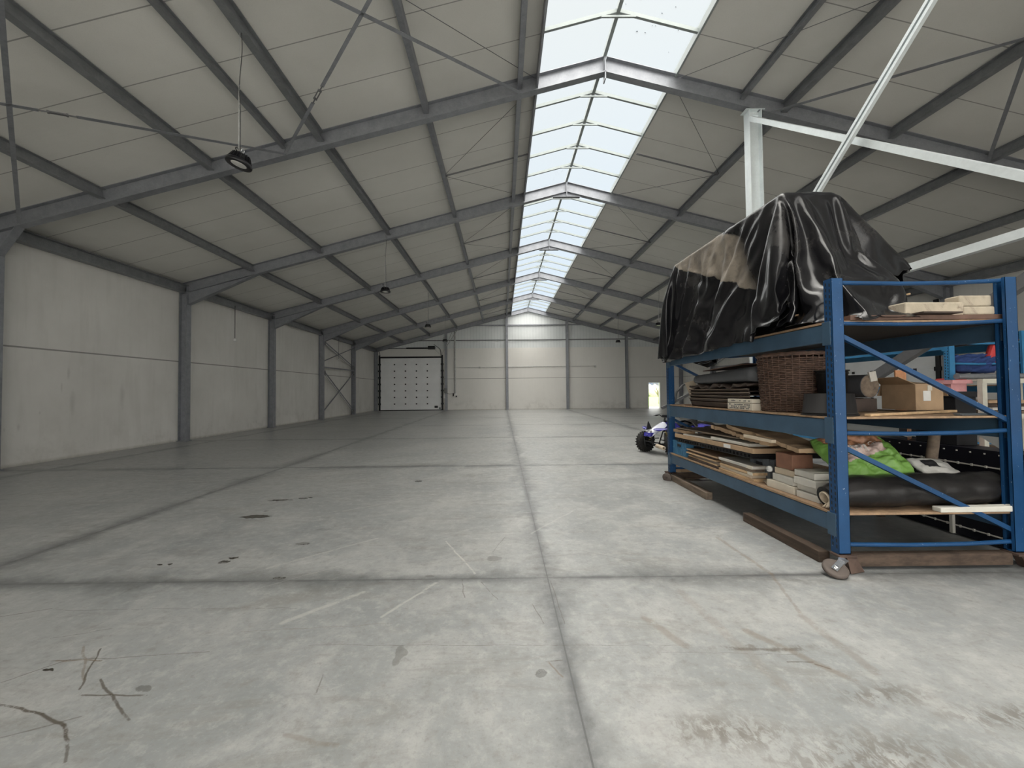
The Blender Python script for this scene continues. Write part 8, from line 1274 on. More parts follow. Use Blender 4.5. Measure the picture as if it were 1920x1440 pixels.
# film roll
o = thing('film_roll', 'long black plastic film roll lying across the front of the bottom shelf', 'roll', (3.6, 3.62, L1))
m = MB(); pts = []; n = 22
for i in range(n+1):
    u = i/n; pts.append(V((2.885+1.55*u, 3.59+.05*u, L1+.098+.045*min(1, u/.16)+.006*sin(u*14)+.018*u)))
old = [.090+.005*sin(i*1.7)+.050*min(1, (i/n)/.16)**1.2 for i in range(n+1)]
m.tube(pts, old, 26, cap=False); m.build('film', M['film'], o)
m = MB(); ax = (pts[1]-pts[0]).normalized(); Rr = ax.to_track_quat('Z', 'Y').to_matrix()
m.lathe(pts[0]-ax*.015, [(.044,0),(.054,0),(.056,.012),(.056,.3),(.044,.3),(.044,0)], 22, Rr); m.build('cardboard_core', M['kraft_light'], o)
m = MB(); m.lathe(pts[0], [(.056,.004),(.068,-.006),(.074,.004),(.086,-.008),(.096,.002)], 26, Rr)
m.build('film_layers', M['film'], o); m = MB(); m.lathe(pts[-1], [(.0,.004),(.06,-.004),(.139,.0)], 26, Rr); m.build('film_end', M['film'], o)
m = MB()
for a in (3.6, 3.9, 4.2, 4.6): m.tube([pts[0]+Rr@V((.05*cos(a), .05*sin(a), -.01)), pts[0]+Rr@V((.07*cos(a+.1), .07*sin(a+.1), -.03)), pts[0]+Rr@V((.085*cos(a+.4), .085*sin(a+.4), -.03))], [.006, .008, .004], 5)
m.build('torn_core_end', M['kraft_light'], o)
m = MB(); m.hexa([(3.74,3.425,L1+.001),(4.42,3.43,L1+.001),(4.42,3.50,L1+.001),(3.74,3.50,L1+.001),(3.74,3.425,L1+.042),(4.42,3.43,L1+.05),(4.42,3.50,L1+.05),(3.74,3.50,L1+.042)])
tag(m.build('foam_strip', M['foam'], bev=.006), 'white foam strip on the bottom shelf edge in front of the film roll', 'foam')

# bags: pillow shapes laid on a tilted plane
def pillow(c, ux, uy, w, h, t, mats, name, lab, cat, seed, regions=None, n=26, lump=.012):
    rn = random.Random(seed); ux, uy = V(ux).normalized(), V(uy); uy = (uy-ux*uy.dot(ux)).normalized(); uz = ux.cross(uy); c = V(c); m = MB(); m.smooth = True
    def P(i, j, s_):
        a = i/n*2-1; b = j/n*2-1; e = max(abs(a), abs(b)); prof = (max(0, 1-abs(a)**2.6)*max(0, 1-abs(b)**2.6))**.5
        q = V((a*3+seed, b*3, s_)); l = lump*noise.noise(q*1.5)*4*prof+lump*.5*noise.noise(q*4)*2*prof
        pin = 1-.06*(abs(a)**4+abs(b)**4)+.02*sin(a*9+seed)*abs(b)**6
        return c+ux*(a*w/2*pin)+uy*(b*h/2*pin)+uz*(s_*(t/2*prof)+l)
    vs = []; idx = {}
    for s_ in (1, -1):
        for i in range(n+1):
            for j in range(n+1):
                edge = i in (0, n) or j in (0, n)
                if s_ < 0 and edge: idx[(s_, i, j)] = idx[(1, i, j)]; continue
                idx[(s_, i, j)] = len(vs); vs.append(P(i, j, s_))
    m.v = vs
    for s_ in (1, -1):
        for i in range(n):
            for j in range(n):
                f = [idx[(s_, i, j)], idx[(s_, i+1, j)], idx[(s_, i+1, j+1)], idx[(s_, i, j+1)]]
                if s_ < 0: f.reverse()
                m.f.append(f); m.sm.append(True); a = (i+.5)/n*2-1; b = (j+.5)/n*2-1
                m.m.append(regions(a, b) if regions and s_ > 0 else 0)
    o = thing(name, lab, cat, (c.x, c.y, min(v_.z for v_ in vs))); m.build('bag_body', mats, o); return o, (c, ux, uy, uz)
def reg(a, b):
    if b > .22+.45*a*a and -.80 < a < .80: return 1
    if -.22+.40*a < b and b <= .22+.45*a*a and -.62 < a < .55: return 2
    return 0
def drape(o, target, uz):
    """press flat lettering onto the curved bag"""
    body = [x for x in bpy.data.objects if x.parent == target and x.type == 'MESH' and x.name.startswith('bag_body')][0]
    bpy.context.view_layer.update()
    for v in o.data.vertices:
        w = o.matrix_local @ v.co; ok, hit, nr, ix = body.ray_cast(w+uz*.3, -uz)
        if ok: v.co = o.matrix_local.inverted() @ (hit+uz*.0035)
gb, (c, ux, uy, uz) = pillow((3.46, 3.87, .89), (1, .05, .04), (-.10, .72, .60), .80, .52, .17, [M['green'], M['print_brown'], M['print_pink']], 'green_bag', 'bright green plastic sack with a brown printed picture, lying on the film roll', 'bag', 3, reg, 60)
def letters(txt, size, pos, ux, uy, mt, parent, name='lettering', ext=.001):
    cu = bpy.data.curves.new(name, 'FONT'); cu.body = txt; cu.size = size; cu.extrude = ext; cu.align_x = 'CENTER'; cu.align_y = 'CENTER'
    tmp = bpy.data.objects.new('tmp_text', cu); COL.objects.link(tmp); dg = bpy.context.evaluated_depsgraph_get(); me = bpy.data.meshes.new_from_object(tmp.evaluated_get(dg)); bpy.data.objects.remove(tmp)
    bt = bmesh.new(); bt.from_mesh(me); bmesh.ops.triangulate(bt, faces=bt.faces); bmesh.ops.subdivide_edges(bt, edges=bt.edges, cuts=3, use_grid_fill=True); bt.to_mesh(me); bt.free(); me.materials.clear(); me.materials.append(mt); o = bpy.data.objects.new(name, me); COL.objects.link(o); ux = V(ux).normalized(); uy = V(uy); uy = (uy-ux*uy.dot(ux)).normalized(); uz = ux.cross(uy)
    o.matrix_world = Matrix.Identity(4); o.parent = parent; Mq = Matrix((ux, uy, uz)).transposed().to_4x4(); Mq.translation = V(pos)-wloc(parent); o.matrix_local = Mq; return o
drape(letters('VIVA', .105, c+ux*(-.06)+uy*.03+uz*.2, ux, uy, M['white'], gb), gb, uz); drape(letters('Gr', .06, c+ux*(.15)+uy*.09+uz*.2, ux, uy, M['white'], gb), gb, uz)
wb, (c, ux, uy, uz) = pillow((4.11, 3.80, .775), (1, .12, -.06), (-.05, .8, .5), .44, .30, .07, [M['white_bag']], 'white_package', 'flat white plastic package with a small black label on the film roll', 'package', 9, None, 16, .006)
m = MB(); q = c+ux*(-.05)+uy*.03+uz*.04; m.sheet([[q+ux*(.065*(i/4-1))+uy*(.045*(j/4-1)) for i in range(9)] for j in range(9)]); lb = m.build('label', M['black'], wb, solid=.002); drape(lb, wb, uz)
m = MB(); m.tube([(4.26, 3.98, .80), (4.33, 4.0, 1.09)], [.046, .044], 14); tag(m.build('wooden_pole', M['old_wood_light']), 'short round wooden pole leaning upright behind the white package', 'pole')
m = MB(); m.tube([(4.55, 4.85, 0), (4.56, 4.85, .42)], [.045, .04], 12); tag(m.build('wooden_stub', M['old_wood']), 'dark wooden post stub standing on the floor beneath the rack end', 'post')

# ---- middle shelf
o = thing('tray_stack', 'stack of dark brown nested trays with pale turned-up rims on the middle shelf', 'trays', (3.3, 5.4, L2))
zz = L2+.002
for i, (t, ya, yb, dx) in enumerate([(.075, 4.70, 6.20, .02), (.05, 4.72, 6.22, 0), (.045, 4.72, 6.24, .015), (.045, 4.70, 6.18, .0), (.04, 4.74, 6.24, .02)]):
    x0 = 2.90+dx; m = MB(); m.smooth = False
    m.prism([(ya, zz), (yb-.10, zz), (yb-.03, zz+.03), (yb, zz+t), (yb-.02, zz+t), (yb-.05, zz+.035), (yb-.11, zz+.012), (ya, zz+.012)], 'x', x0, x0+.75)
    m.box(x0, x0+.012, ya, yb-.05, zz, zz+t-.01)
    m.cur = 1; m.box(x0-.006, x0+.014, ya, yb-.01, zz+t-.012, zz+t-.002); m.build('tray', [M['dark_brown'], M['old_wood_light']], o); zz += t
o = thing('crumpled_sheeting', 'crumpled dark brown sheeting squeezed between trays and grey mat', 'sheeting', (3.3, 5.4, zz))
m = MB(); g = []
for i in range(50):
    u = i/49; g.append([(2.90+.75*v/8+.012*sin(u*31+v), 4.72+1.46*u, zz+.035+.022*sin(u*40+v*1.5)*(1 if v < 3 else .4)+.015*sin(u*17)) for v in range(9)])
m.sheet(g); m.build('sheet', M['dark_brown'], o, solid=.02); zz += .065
o = thing('rolled_mat', 'thick folded grey rubber mat lying on the brown trays', 'mat', (3.3, 5.3, zz))
m = MB(); m.smooth = True; n = 20; prof = []
for i in range(n+1):
    u = i/n; y = 4.62+1.52*u; e = sqrt(max(0, 1-((u-.94)/.06)**2)) if u > .94 else 1; e2 = 1
    hh = .20*(1-.28*u)*e; prof.append([(3.28+.40*sx*e*(1-.0*u), y, zz+.10*(1-.2*u)+sz*hh*.5+.006*sin(u*6)) for sx, sz in [(-.92,-.9),(-1,-.4),(-1,.4),(-.90,.95),(-.5,1.04),(0,1.06),(.5,1.04),(.9,.9),(1,.3),(.95,-.9),(.4,-1),(-.4,-1)]])
vs = [p for r in prof for p in r]; k = 12; fs = [(i*k+j, i*k+(j+1)%k, (i+1)*k+(j+1)%k, (i+1)*k+j) for i in range(n) for j in range(k)]
m.add(vs, fs); m.smooth = False; m.add(prof[0], [tuple(range(k))]); m.build('mat', M['grey_mat'], o, sub=1, merge=True)
m = MB(); zt_ = zz+.225; m.hexa([(3.02,5.0,zt_+.01),(3.5,5.05,zt_+.02),(3.42,6.0,zt_-.01),(2.98,5.92,zt_-.03),(3.02,5.0,zt_+.022),(3.5,5.05,zt_+.032),(3.42,6.0,zt_+.002),(2.98,5.92,zt_-.018)])
tag(m.build('thin_board', M['brown_plate']), 'thin reddish brown board balanced on the grey rubber mat', 'board')
m = MB(); m.smooth = True; m.lathe((3.62, 5.9, zt_+.03), [(.16,-.03),(.15,.02),(.10,.05),(.02,.06)], 16); tag(m.build('grey_lid', M['grey_mat']), 'small upturned grey bowl behind the thin brown board', 'lid')  # small domed lid behind the thin board
plank('plywood_offcut', 'pinkish plywood offcut sticking up at the far end of the middle shelf', 'board', (3.16, 6.55, 1.46), (3.10, 6.60, 1.68), .17, .012, M['kraft_light'], up=(0,1,0))
o = thing('printed_carton', 'cream printed carton on the middle shelf against the wicker basket', 'box', (3.08, 4.85, L2))
m = MB(); m.box(2.875, 3.22, 4.60, 5.10, L2+.001, L2+.082); m.box(2.875, 3.22, 4.605, 5.095, L2+.088, L2+.132); m.cur = 1; m.box(2.90, 3.2, 4.61, 5.09, L2+.082, L2+.088); m.build('box_body', [M['cream'], M['dark_brown']], o, bev=.003)
m = MB(); rn = random.Random(4)
for r_i, zc in enumerate((L2+.112, L2+.065, L2+.042, L2+.022)):
    y = 4.64
    while y < 5.05:
        w_ = rn.uniform(.008, .028); 
        if rn.random() < (.55 if r_i == 0 else .85): m.box(2.8735, 2.875, y, y+w_, zc-.008, zc+rn.uniform(.004, .009))
        y += w_+.008
tag(m.build('faded_print', M['dark_steel'], o), kind='stuff')
# wicker basket: woven rings round stakes
o = thing('wicker_basket', 'tall round dark wicker basket on the middle shelf', 'basket', (3.25, 4.45, L2)); bc = V((3.25, 4.45, 0)); R0, R1, z0, z1 = .30, .335, L2+.003, L2+.61
m = MB(); NS = 34; rows = 30
for i in range(NS):
    a = 2*pi*i/NS; m.tube([bc+V((R0*cos(a), R0*sin(a), z0)), bc+V((R1*cos(a), R1*sin(a), z1+.015))], .006, 5)
m.build('stakes', M['wicker'], o)
m = MB()
for r in range(rows):
    z = z0+.012+(z1-z0-.03)*r/rows; R_ = R0+(R1-R0)*r/rows; pts = []; n = NS*4
    for i in range(n+1):
        a = 2*pi*i/n; w_ = cos(a*NS/2+(r % 2)*pi); pts.append(bc+V(((R_+.008*w_)*cos(a), (R_+.008*w_)*sin(a), z+.002*sin(a*5+r))))
    m.tube(pts, .0088, 5, cap=False)
m.build('weave', M['wicker'], o)
m = MB()
for dz, dr in ((0, 0), (.012, .008), (.022, -.002)):
    pts = [bc+V(((R1+dr+.004*sin(a*30))*cos(a), (R1+dr)*sin(a), z1+dz+.003*sin(a*22))) for a in [2*pi*i/90 for i in range(91)]]; m.tube(pts, .010, 6, cap=False)
m.build('rim', M['wicker'], o)
m = MB(); m.lathe(bc+V((0,0,z0)), [(.001,.004),(R0-.01,.004),(R0-.008,.02),(R1-.03, z1-z0-.06)], 30); m.build('lining', M['dark_brown'], o)
# tubs and pots
def tub(name, lab, c, r0, r1, h, mt, inverted=False):
    o = thing(name, lab, 'tub', c); m = MB(); P = [(.001,0),(r0,0),(r1,h),(r1+.012,h),(r1+.012,h+.012),(r1-.006,h+.012),(r0-.006,.01),(.001,.01)]
    if inverted: P = [(r, h+.012-z) for r, z in P]
    m.lathe(c, P, 36); m.build('tub_wall', mt, o); m = MB(); zr = h-.02 if not inverted else .03
    m.lathe(c, [(r1+.001, zr-.006), (r1+.008, zr), (r1+.001, zr+.006)] if not inverted else [(r1-.001, .03), (r1+.007, .024), (r1+.002, .016)], 36); m.build('rim_ring', mt, o); return o
tub('upturned_tub', 'black plastic tub turned upside down at the front of the middle shelf', (3.06, 3.74, L2+.001), .185, .205, .19, M['dark_plastic'], True)
tub('plant_tub', 'tall black plastic plant tub behind the upturned tub', (3.335, 4.03, L2+.001), .105, .13, .42, M['dark_plastic'])
o = thing('mat_roll', 'dark rolled mat with pale tape end, lying behind the front upright', 'roll', (3.75, 4.6, L2))
m = MB(); a0, b0 = V((3.80, 4.12, L2+.27)), V((3.55, 5.6, L2+.28)); Rr = (b0-a0).normalized().to_track_quat('Z', 'Y').to_matrix()
m.tube([a0, a0.lerp(b0, .3), a0.lerp(b0, .6), b0], .12, 22); m.build('roll_body', M['grey_mat'], o)
m = MB(); m.lathe(a0-Rr@V((0,0,.002)), [(.115,-.001),(.10,-.01),(.085,-.002),(.07,-.012),(.055,-.002),(.04,-.012),(.02,-.004),(.001,-.004)], 24, Rr); m.build('roll_end', M['old_wood_light'], o)
m = MB(); m.obox(a0+V((.02,-.015,.10)), (.07, .02, .10), Ry(-.2)); m.build('tape_tab', M['white_carton'], o)
carton('dark_box', 'low dark box in shadow under the rolled mat', 'box', 3.45, 3.95, 4.2, 4.8, L2+.001, L2+.14, M['dark_brown'], 0)
# open cardboard box with label
o = thing('open_box', 'open brown cardboard box with white labels on the middle shelf', 'box', (4.22, 4.15, L2)); x0, x1, y0, y1, z0, z1 = 4.13, 4.41, 3.98, 4.34, L2+.022, L2+.285
m = MB(); t = .005
m.box(x0, x1, y0, y1, z0, z0+t); m.box(x0, x0+t, y0, y1, z0+t, z1); m.box(x1-t, x1, y0, y1, z0+t, z1); m.box(x0+t, x1-t, y0, y0+t, z0+t, z1); m.box(x0+t, x1-t, y1-t, y1, z0+t, z1); m.build('box_body', M['kraft'], o, bev=.002)
for pts in ([(x0,y0,z1),(x0,y1,z1),(x0-.13,y1-.05,z1+.065),(x0-.15,y0+.02,z1+.075)], [(x0,y0,z1),(x1,y0,z1),(x1-.02,y0+.17,z1+.012),(x0-.02,y0+.17,z1+.035)], [(x0,y1,z1),(x1,y1,z1),(x1,y1+.05,z1-.12),(x0,y1+.05,z1-.12)], [(x1,y0,z1),(x1,y1,z1),(x1+.05,y1,z1-.12),(x1+.05,y0,z1-.12)]):
    m = MB(); m.add(pts, [(0,1,2,3)]); m.build('box_flap', M['kraft'], o, solid=.005)
m = MB(); m.box(x0+.075, x0+.15, y0-.003, y0-.0012, z0+.095, z0+.195); m.build('label', M['white'], o); m = MB(); m.box(x0+.12, x0+.165, y0-.0035, y0-.0014, z0+.197, z0+.25); m.build('tape_strip', M['cream'], o)
plank('batten', 'long thin wooden batten lying along the middle shelf front before the open box', 'wood', (3.22, 3.52, L2+.012), (4.42, 3.90, L2+.018), .05, .022, M['wood'])
m = MB(); m.box(4.35, 4.47, 4.40, 4.415, L2+.001, 1.74); tag(m.build('orange_board', M['orange_board']), 'small orange plywood board standing behind the open cardboard box', 'board')
for i, (a, b, zz) in enumerate([((4.0,3.50), (4.42,3.56), 0), ((4.1,3.60), (4.43,3.62), .004)]):
    plank('metal_strip', ['thin dark strip at the front corner of the middle shelf', 'second thin dark strip behind the first at the shelf corner'][i], 'strip', (a[0], a[1], L2+.006+zz), (b[0], b[1], L2+.006+zz), .06, .008, M['grey_crate'])

# ---- top shelf front end
o = plank('brown_slab', 'thick brown chipboard slab on the front end of the top shelf', 'board', (3.02, 3.62, L3+.024), (4.44, 3.66, L3+.030), .36, .042, M['brown_plate'])
zs = L3+.053
for x0, x1, y0, y1, z0, z1, nm, r in [(3.56,4.10,3.50,3.66,.0,.115,'long stained cream block under the upper crossbar of the rack', .03), (4.09,4.37,3.50,3.64,.0,.075,'lower pale block beneath the round-cornered block', 0), (4.07,4.35,3.51,3.64,.079,.175,'upper pale block with a rounded corner on the top shelf', -.02)]:
    m = MB(); m.obox(((x0+x1)/2, (y0+y1)/2, zs+(z0+z1)/2), (x1-x0, y1-y0, z1-z0), Rz(r)); tag(m.build('pale_block', M['brick'], bev=.012), nm, 'block', 'pale blocks on the top shelf')
m = MB(); m.obox((3.78, 3.44, zs+.005), (.36, .10, .012), Rz(.05)); tag(m.build('dark_plate', M['dark_brown']), 'flat dark plate lying before the long stained block', 'plate')
plank('thin_stick', 'thin pale stick lying over the lower edge of the tarpaulin', 'stick', (2.87, 4.02, 2.27), (4.15, 4.02, 2.50), .016, .016, M['wood'])
m = MB(); random.seed(11); g = []
for i in range(22):
    g.append([(3.05+1.0*i/21, 3.62+.34*j/9, L3+.075+.05*(1-abs(j-5)/5)+.06*noise.noise(V((i*.55, j*.6, 2)))+.045*noise.noise(V((i*1.3, j*1.2, 5)))) for j in range(10)])
m.sheet(g); tag(m.build('plastic_scrap', M['film'], solid=.003), 'scrunched black plastic scrap spilling from beneath the tarpaulin toward the pale blocks', 'plastic')
# ------------------------------------------------------------ behind the rack
o = thing('panelled_container', 'long low black panelled container with white edge strips behind the rack', 'container', (4.87, 4.0, 0))
m = MB(); m.box(4.73, 5.02, 2.9, 5.08, .02, .93); m.build('container_body', M['panel_black'], o, bev=.004)
for z in (.765, .745, .11):
    m = MB(); m.box(4.7235, 4.73, 2.9, 5.06, z-.006, z+.006)
    if z != .745:
        for i in range(18): y = 2.95+i*.12; m.box(4.720, 4.73, y-.008, y+.008, z-.012, z+.012)
        m.build('edge_strip', M['white_carton'], o)
m = MB()
for i in range(18): y = 2.96+i*.12; m.box(4.7225, 4.73, y-.006, y+.006, .885, .897)
m.build('rivet_row', M['white_carton'], o)
m = MB(); m.box(4.70, 4.73, 4.20, 4.23, .02, .30); m.build('strut', M['white_carton'], o)
for y in (3.2, 4.9):
    m = MB(); m.box(4.76, 5.0, y-.1, y+.1, 0, .02); m.build('foot', M['black'], o)
m = MB(); m.box(4.78, 5.0, 4.20, 4.62, .932, 1.50); m.box(4.775, 5.005, 4.19, 4.63, 1.44, 1.50); tag(m.build('black_box', M['dark_crate'], bev=.006), 'tall black box standing on the black container beside the open cardboard box', 'box')
m = MB(); m.obox((4.89, 4.80, 1.05), (.012, .22, .24), Rz(-.9)); tag(m.build('plywood_sheet', M['orange_board']), 'orange plywood panel on the black container, seen below the middle shelf', 'board')
m = MB(); m.bar((4.80, 4.14, 1.19), (4.76, 3.72, .945), .10, .012, (1,0,.2)); tag(m.build('white_board', M['white']), 'white slat leaning on the black container below the middle shelf', 'board')
m = MB(); random.seed(2); g = []
for i in range(9): g.append([(4.76+.22*j/5, 4.68+.34*i/8, .95+.05*noise.noise(V((i*.6, j*.7, 1)))+.03) for j in range(6)])
m.sheet(g); tag(m.build('white_paper', M['white'], solid=.003), 'crumpled white paper on the far end of the black container', 'paper')
# lighter blue rack further back
r2 = rack('lighter blue pallet rack further back toward the wall, loaded with bags', 7.60, 8.95, 6.75, 10.6, 0.0, [(L1, .45, .305), (1.58, 1.56, 1.44), (2.36, 2.335, 2.195)], 2.50,
    ([2.30, 1.95, .6], [(1.55, .7)]), M['rack_light'], M['rack_light'], 'blue pallet racks')
m = MB(); m.lathe((7.597, 9.2, 2.27), [(0,0)], 4) if False else m.box(7.604, 7.6065, 9.0, 9.25, 2.20, 2.33); m.build('white_tape', M['white'], r2)
pillow((8.28, 6.98, 1.95), (1, 0, -.05), (0, .35, 1), .72, .34, .30, [M['blue_cloth']], 'navy_bag', 'slumped navy blue fabric bag on the lighter blue rack', 'bag', 4, None, 14, .05)
m = MB(); m.obox((8.60, 6.90, 2.10), (.32, .10, .30), Ry(.35)); tag(m.build('red_cushion', M['red_cloth'], bev=.04), 'red padded piece leaning beside the navy bag', 'cushion')
m = MB(); m.box(7.72, 8.02, 6.85, 7.1, 1.585, 1.70); tag(m.build('red_toolbox', M['red_cloth'], bev=.02), 'small dark red case on the lighter blue rack behind the upright', 'case')
m = MB(); m.tube([(7.20, 6.30, 1.715), (7.9, 6.34, 1.715), (8.6, 6.34, 1.715)], .045, 10); tag(m.build('grey_tube', M['steel']), 'grey metal tube lying on top of the white shelf frame', 'tube')
o = thing('white_shelf_frame', 'white painted wooden shelf frame with timber offcuts, before the lighter blue rack', 'shelf', (7.75, 6.35, 0))
for x in (7.36, 8.5):
    for y in (6.1, 6.55): m = MB(); m.box(x-.035, x+.035, y-.035, y+.035, 0, 1.66); m.build('post', M['offwhite_wood'], o)
for z in (1.64, 1.10, .5):
    m = MB(); m.box(7.33, 8.54, 6.06, 6.13, z-.04, z+.03); m.box(7.33, 8.54, 6.13, 6.59, z-.0, z+.02); m.build('shelf_rail', M['offwhite_wood'], o)
random.seed(8)
for i in range(9):
    z = 1.125+.055*(i % 4); x = 7.55+.35*(i//4); m = MB(); m.obox((x+.12, 6.36, z+.025), (.32, .36, .045), Rz(random.uniform(-.3, .3)))
    tag(m.build('timber_offcut', M[['old_wood_light','white_carton','old_wood','kraft'][i % 4]]), 'timber offcut in the loose heap on the white shelf frame', 'timber', 'offcuts on the white shelf frame')
m = MB(); m.box(7.02, 7.34, 6.2, 6.6, 1.60, 1.66); m.box(7.05, 7.30, 6.25, 6.55, 0, 1.6); tag(m.build('pink_topped_cabinet', M['pink']), 'narrow cabinet with pink top beside the white shelf frame', 'cabinet')
pillow((6.75, 6.2, 1.50), (1,0,.1), (0,.8,.3), .40, .34, .12, [M['white_bag']], 'white_sack', 'small white sack behind the diagonal brace of the rack', 'sack', 6, None, 10)
m = MB(); m.box(6.45, 7.0, 6.0, 6.5, 0, 1.41); tag(m.build('dark_cabinet', M['dark_crate'], bev=.01), 'dark cabinet carrying the small white sack', 'cabinet')
# slanting black stand with hose, seen between rack leg and end wall
o = thing('hose_stand', 'slanting dark stand with black hose loop beyond the rack', 'stand', (5.2, 11.5, 0))
m = MB(); m.bar((4.35, 10.9, 1.05), (6.3, 11.6, 1.85), .05, .07); m.bar((6.25, 11.6, 0), (6.25, 11.6, 1.9), .05, .05); m.bar((4.40, 10.9, 0), (4.40, 10.9, 1.08), .05, .05); m.build('stand_frame', M['dark_steel'], o)
m = MB(); m.tube([(4.75, 11.0, 1.22), (4.80, 11.0, 1.48), (4.98, 11.0, 1.68), (5.22, 11.0, 1.72), (5.40, 11.0, 1.62)], .03, 8); m.build('hose', M['cord'], o)

# ------------------------------------------------------------ quad bike
QO = V((4.17, 9.87, 0)); QA = math.atan2(-.41, -.91); QR = Rz(QA)
q_ = thing('quad_bike', 'blue and white sport quad bike with knobbly tyres parked beyond the rack', 'quad bike', QO)
def QM():
    return MB()
def QB(m, name, mt, label=None, par=None, **k):
    m.xf(lambda p: QO + QR @ V(p)); return m.build(name, mt, par or q_, label=label, **k)
def wheel(x, y, r, w, rw):
    m = QM(); R = Rx(radians(90)); c = (x, y, r)
    m.lathe(c, [(rw, -w/2*.75), (r*.86, -w/2), (r*.97, -w*.36), (r, -w*.18), (r, w*.18), (r*.97, w*.36), (r*.86, w/2), (rw, w/2*.75)], 36, R)
    for row, z in enumerate((-w*.36, -w*.13, w*.13, w*.36)):
        for i in range(22):
            a = 2*pi*(i+(row % 2)*.5)/22; rr = r*(.985 if abs(z) > w*.3 else 1.0)
            m.obox(V(c)+V((rr*cos(a), z, rr*sin(a))), (.020, w*.17, .030), Ry(-a))
    ty = QB(m, 'tyre', M['rubber'])
    m = QM(); m.lathe(c, [(rw, -w*.3), (rw*.9, -w*.1), (rw*.3, -w*.05), (.03, -w*.25), (.001, -w*.25)], 20, R); m.lathe(c, [(rw, w*.3), (rw*.9, w*.1), (rw*.3, w*.05), (.03, w*.25), (.001, w*.25)], 20, R)
    m.lathe(c, [(rw, -w*.38), (rw*1.03, -w*.3), (rw*1.03, w*.3), (rw, w*.38)], 24, R); QB(m, 'wheel_rim', M['black_gloss'], None, ty)
wheel(.42, .46, .25, .17, .125); wheel(.42, -.46, .25, .17, .125); wheel(-.72, .42, .24, .25, .11); wheel(-.72, -.42, .24, .25, .11)
m = QM()
for s_ in (-1, 1):
    m.tube([(.55, s_*.10, .24), (.44, s_*.42, .24)], .014, 6); m.tube([(.28, s_*.10, .24), (.42, s_*.42, .24)], .014, 6); m.tube([(.52, s_*.12, .36), (.43, s_*.40, .33)], .012, 6); m.tube([(.30, s_*.12, .36), (.42, s_*.40, .33)], .012, 6)
    m.tube([(.60, s_*.10, .22), (.1, s_*.13, .20), (-.35, s_*.12, .24)], .017, 6); m.tube([(.42, s_*.12, .55), (-.1, s_*.12, .60), (-.6, s_*.12, .62)], .016, 6); m.tube([(.55, s_*.11, .24), (.42, s_*.12, .55)], .016, 6)
    m.tube([(.58, s_*.12, .20), (.74, s_*.13, .24), (.78, s_*.12, .40)], .014, 6)
m.tube([(.76, -.13, .32), (.76, .13, .32)], .014, 6); m.tube([(-.72, -.42, .24), (-.72, .42, .24)], .02, 8); m.tube([(-.35, 0, .28), (-.72, 0, .24)], .025, 6)
QB(m, 'chassis', M['black_gloss'])
for s_ in (-1, 1):
    m = QM(); n = 60; p0, p1 = V((.40, s_*.34, .30)), V((.38, s_*.15, .56)); d = p1-p0
    pts = [p0+d*(i/n)+V((.026*cos(i*.9), .026*sin(i*.9)*.6, .0)) for i in range(n+1)]; m.tube(pts, .006, 4); QB(m, 'shock_spring', M['yellow'])
m = QM(); m.box(-.30, .12, -.14, .14, .24, .48); m.lathe((-.05, 0, .48), [(.10, 0), (.10, .10), (.02, .12)], 12)
for i in range(5): m.box(-.18, .06, -.155, .155, .34+i*.028, .345+i*.028)
m.box(-.28, .10, -.17, .17, .26, .33); QB(m, 'engine', M['alu'], bev=.01)
def shell(pts_rows, name, mt, th=.008):
    m = QM(); m.sheet(pts_rows); return QB(m, name, mt, solid=th, sub=1)
# nose fairing, fenders, tail
rows = []
for u, x, z, w_ in [(0,.80,.50,.07),(.2,.72,.56,.12),(.45,.58,.64,.16),(.7,.42,.72,.16),(1,.25,.78,.12)]:
    rows.append([(x+.02*(1-abs(v)), v*w_, z-.10*abs(v)**2) for v in (-1,-.6,-.2,.2,.6,1)])
shell(rows, 'nose_fairing', M['atv_white'])
for s_ in (-1, 1):
    rows = []
    for t_, z, x0 in [(0,.60,.72),(.25,.635,.66),(.5,.64,.55),(.75,.60,.42),(1,.52,.28)]:
        rows.append([(x0+(.03 if k == 0 else 0)-.06*k/3, s_*(.10+.15*k/3+.22*sin(pi*t_)*k/3), z-.01*k+.04*sin(pi*t_)*k/3) for k in range(4)])
    shell(rows, 'front_fender', M['atv_blue'])
    rows = []
    for t_, z, x0 in [(0,.56,-.40),(.3,.66,-.52),(.6,.70,-.72),(1,.66,-.96)]:
        rows.append([(x0, s_*(.12+.11*k), z+.02*k-.03*k*k/3) for k in range(4)])
    shell(rows, 'rear_fender', M['atv_blue'])
m = QM(); m.prism([(.82,.44),(.70,.44),(.66,.53),(.80,.53)], 'y', -.10, .10); QB(m, 'lower_nose', M['atv_blue'], bev=.01)
m = QM()
for s_ in (-1, 1): m.obox((.74, s_*.06, .56), (.03, .06, .035), Ry(.5))
QB(m, 'headlight', M['lens'])
m = QM(); pr = [(.60,.64),(.60,.83),(.545,.64)]; m.prism([(.82,.60),(.76,.80),(.66,.62)], 'y', -.012, .012)
QB(m, 'triangular_screen', M['black'], 'small black triangular plate on the nose'); 
m = QM(); m.smooth = True; rows = []
for x, z, w_ in [(.22,.78,.07),(.12,.79,.10),(.0,.755,.11),(-.14,.70,.11),(-.32,.69,.12),(-.5,.73,.12),(-.68,.78,.11),(-.8,.80,.08)]:
    rows.append([(x, w_*cos(a), z-.05+.055*sin(a)) for a in [pi*i/8 for i in range(9)]])
m.sheet(rows); QB(m, 'seat', M['seat_black'], solid=.02)
m = QM(); m.prism([(.24,.62),(.26,.76),(-.02,.74),(-.20,.60),(-.05,.50)], 'y', -.13, .13); QB(m, 'side_panel', M['atv_blue'], bev=.03)
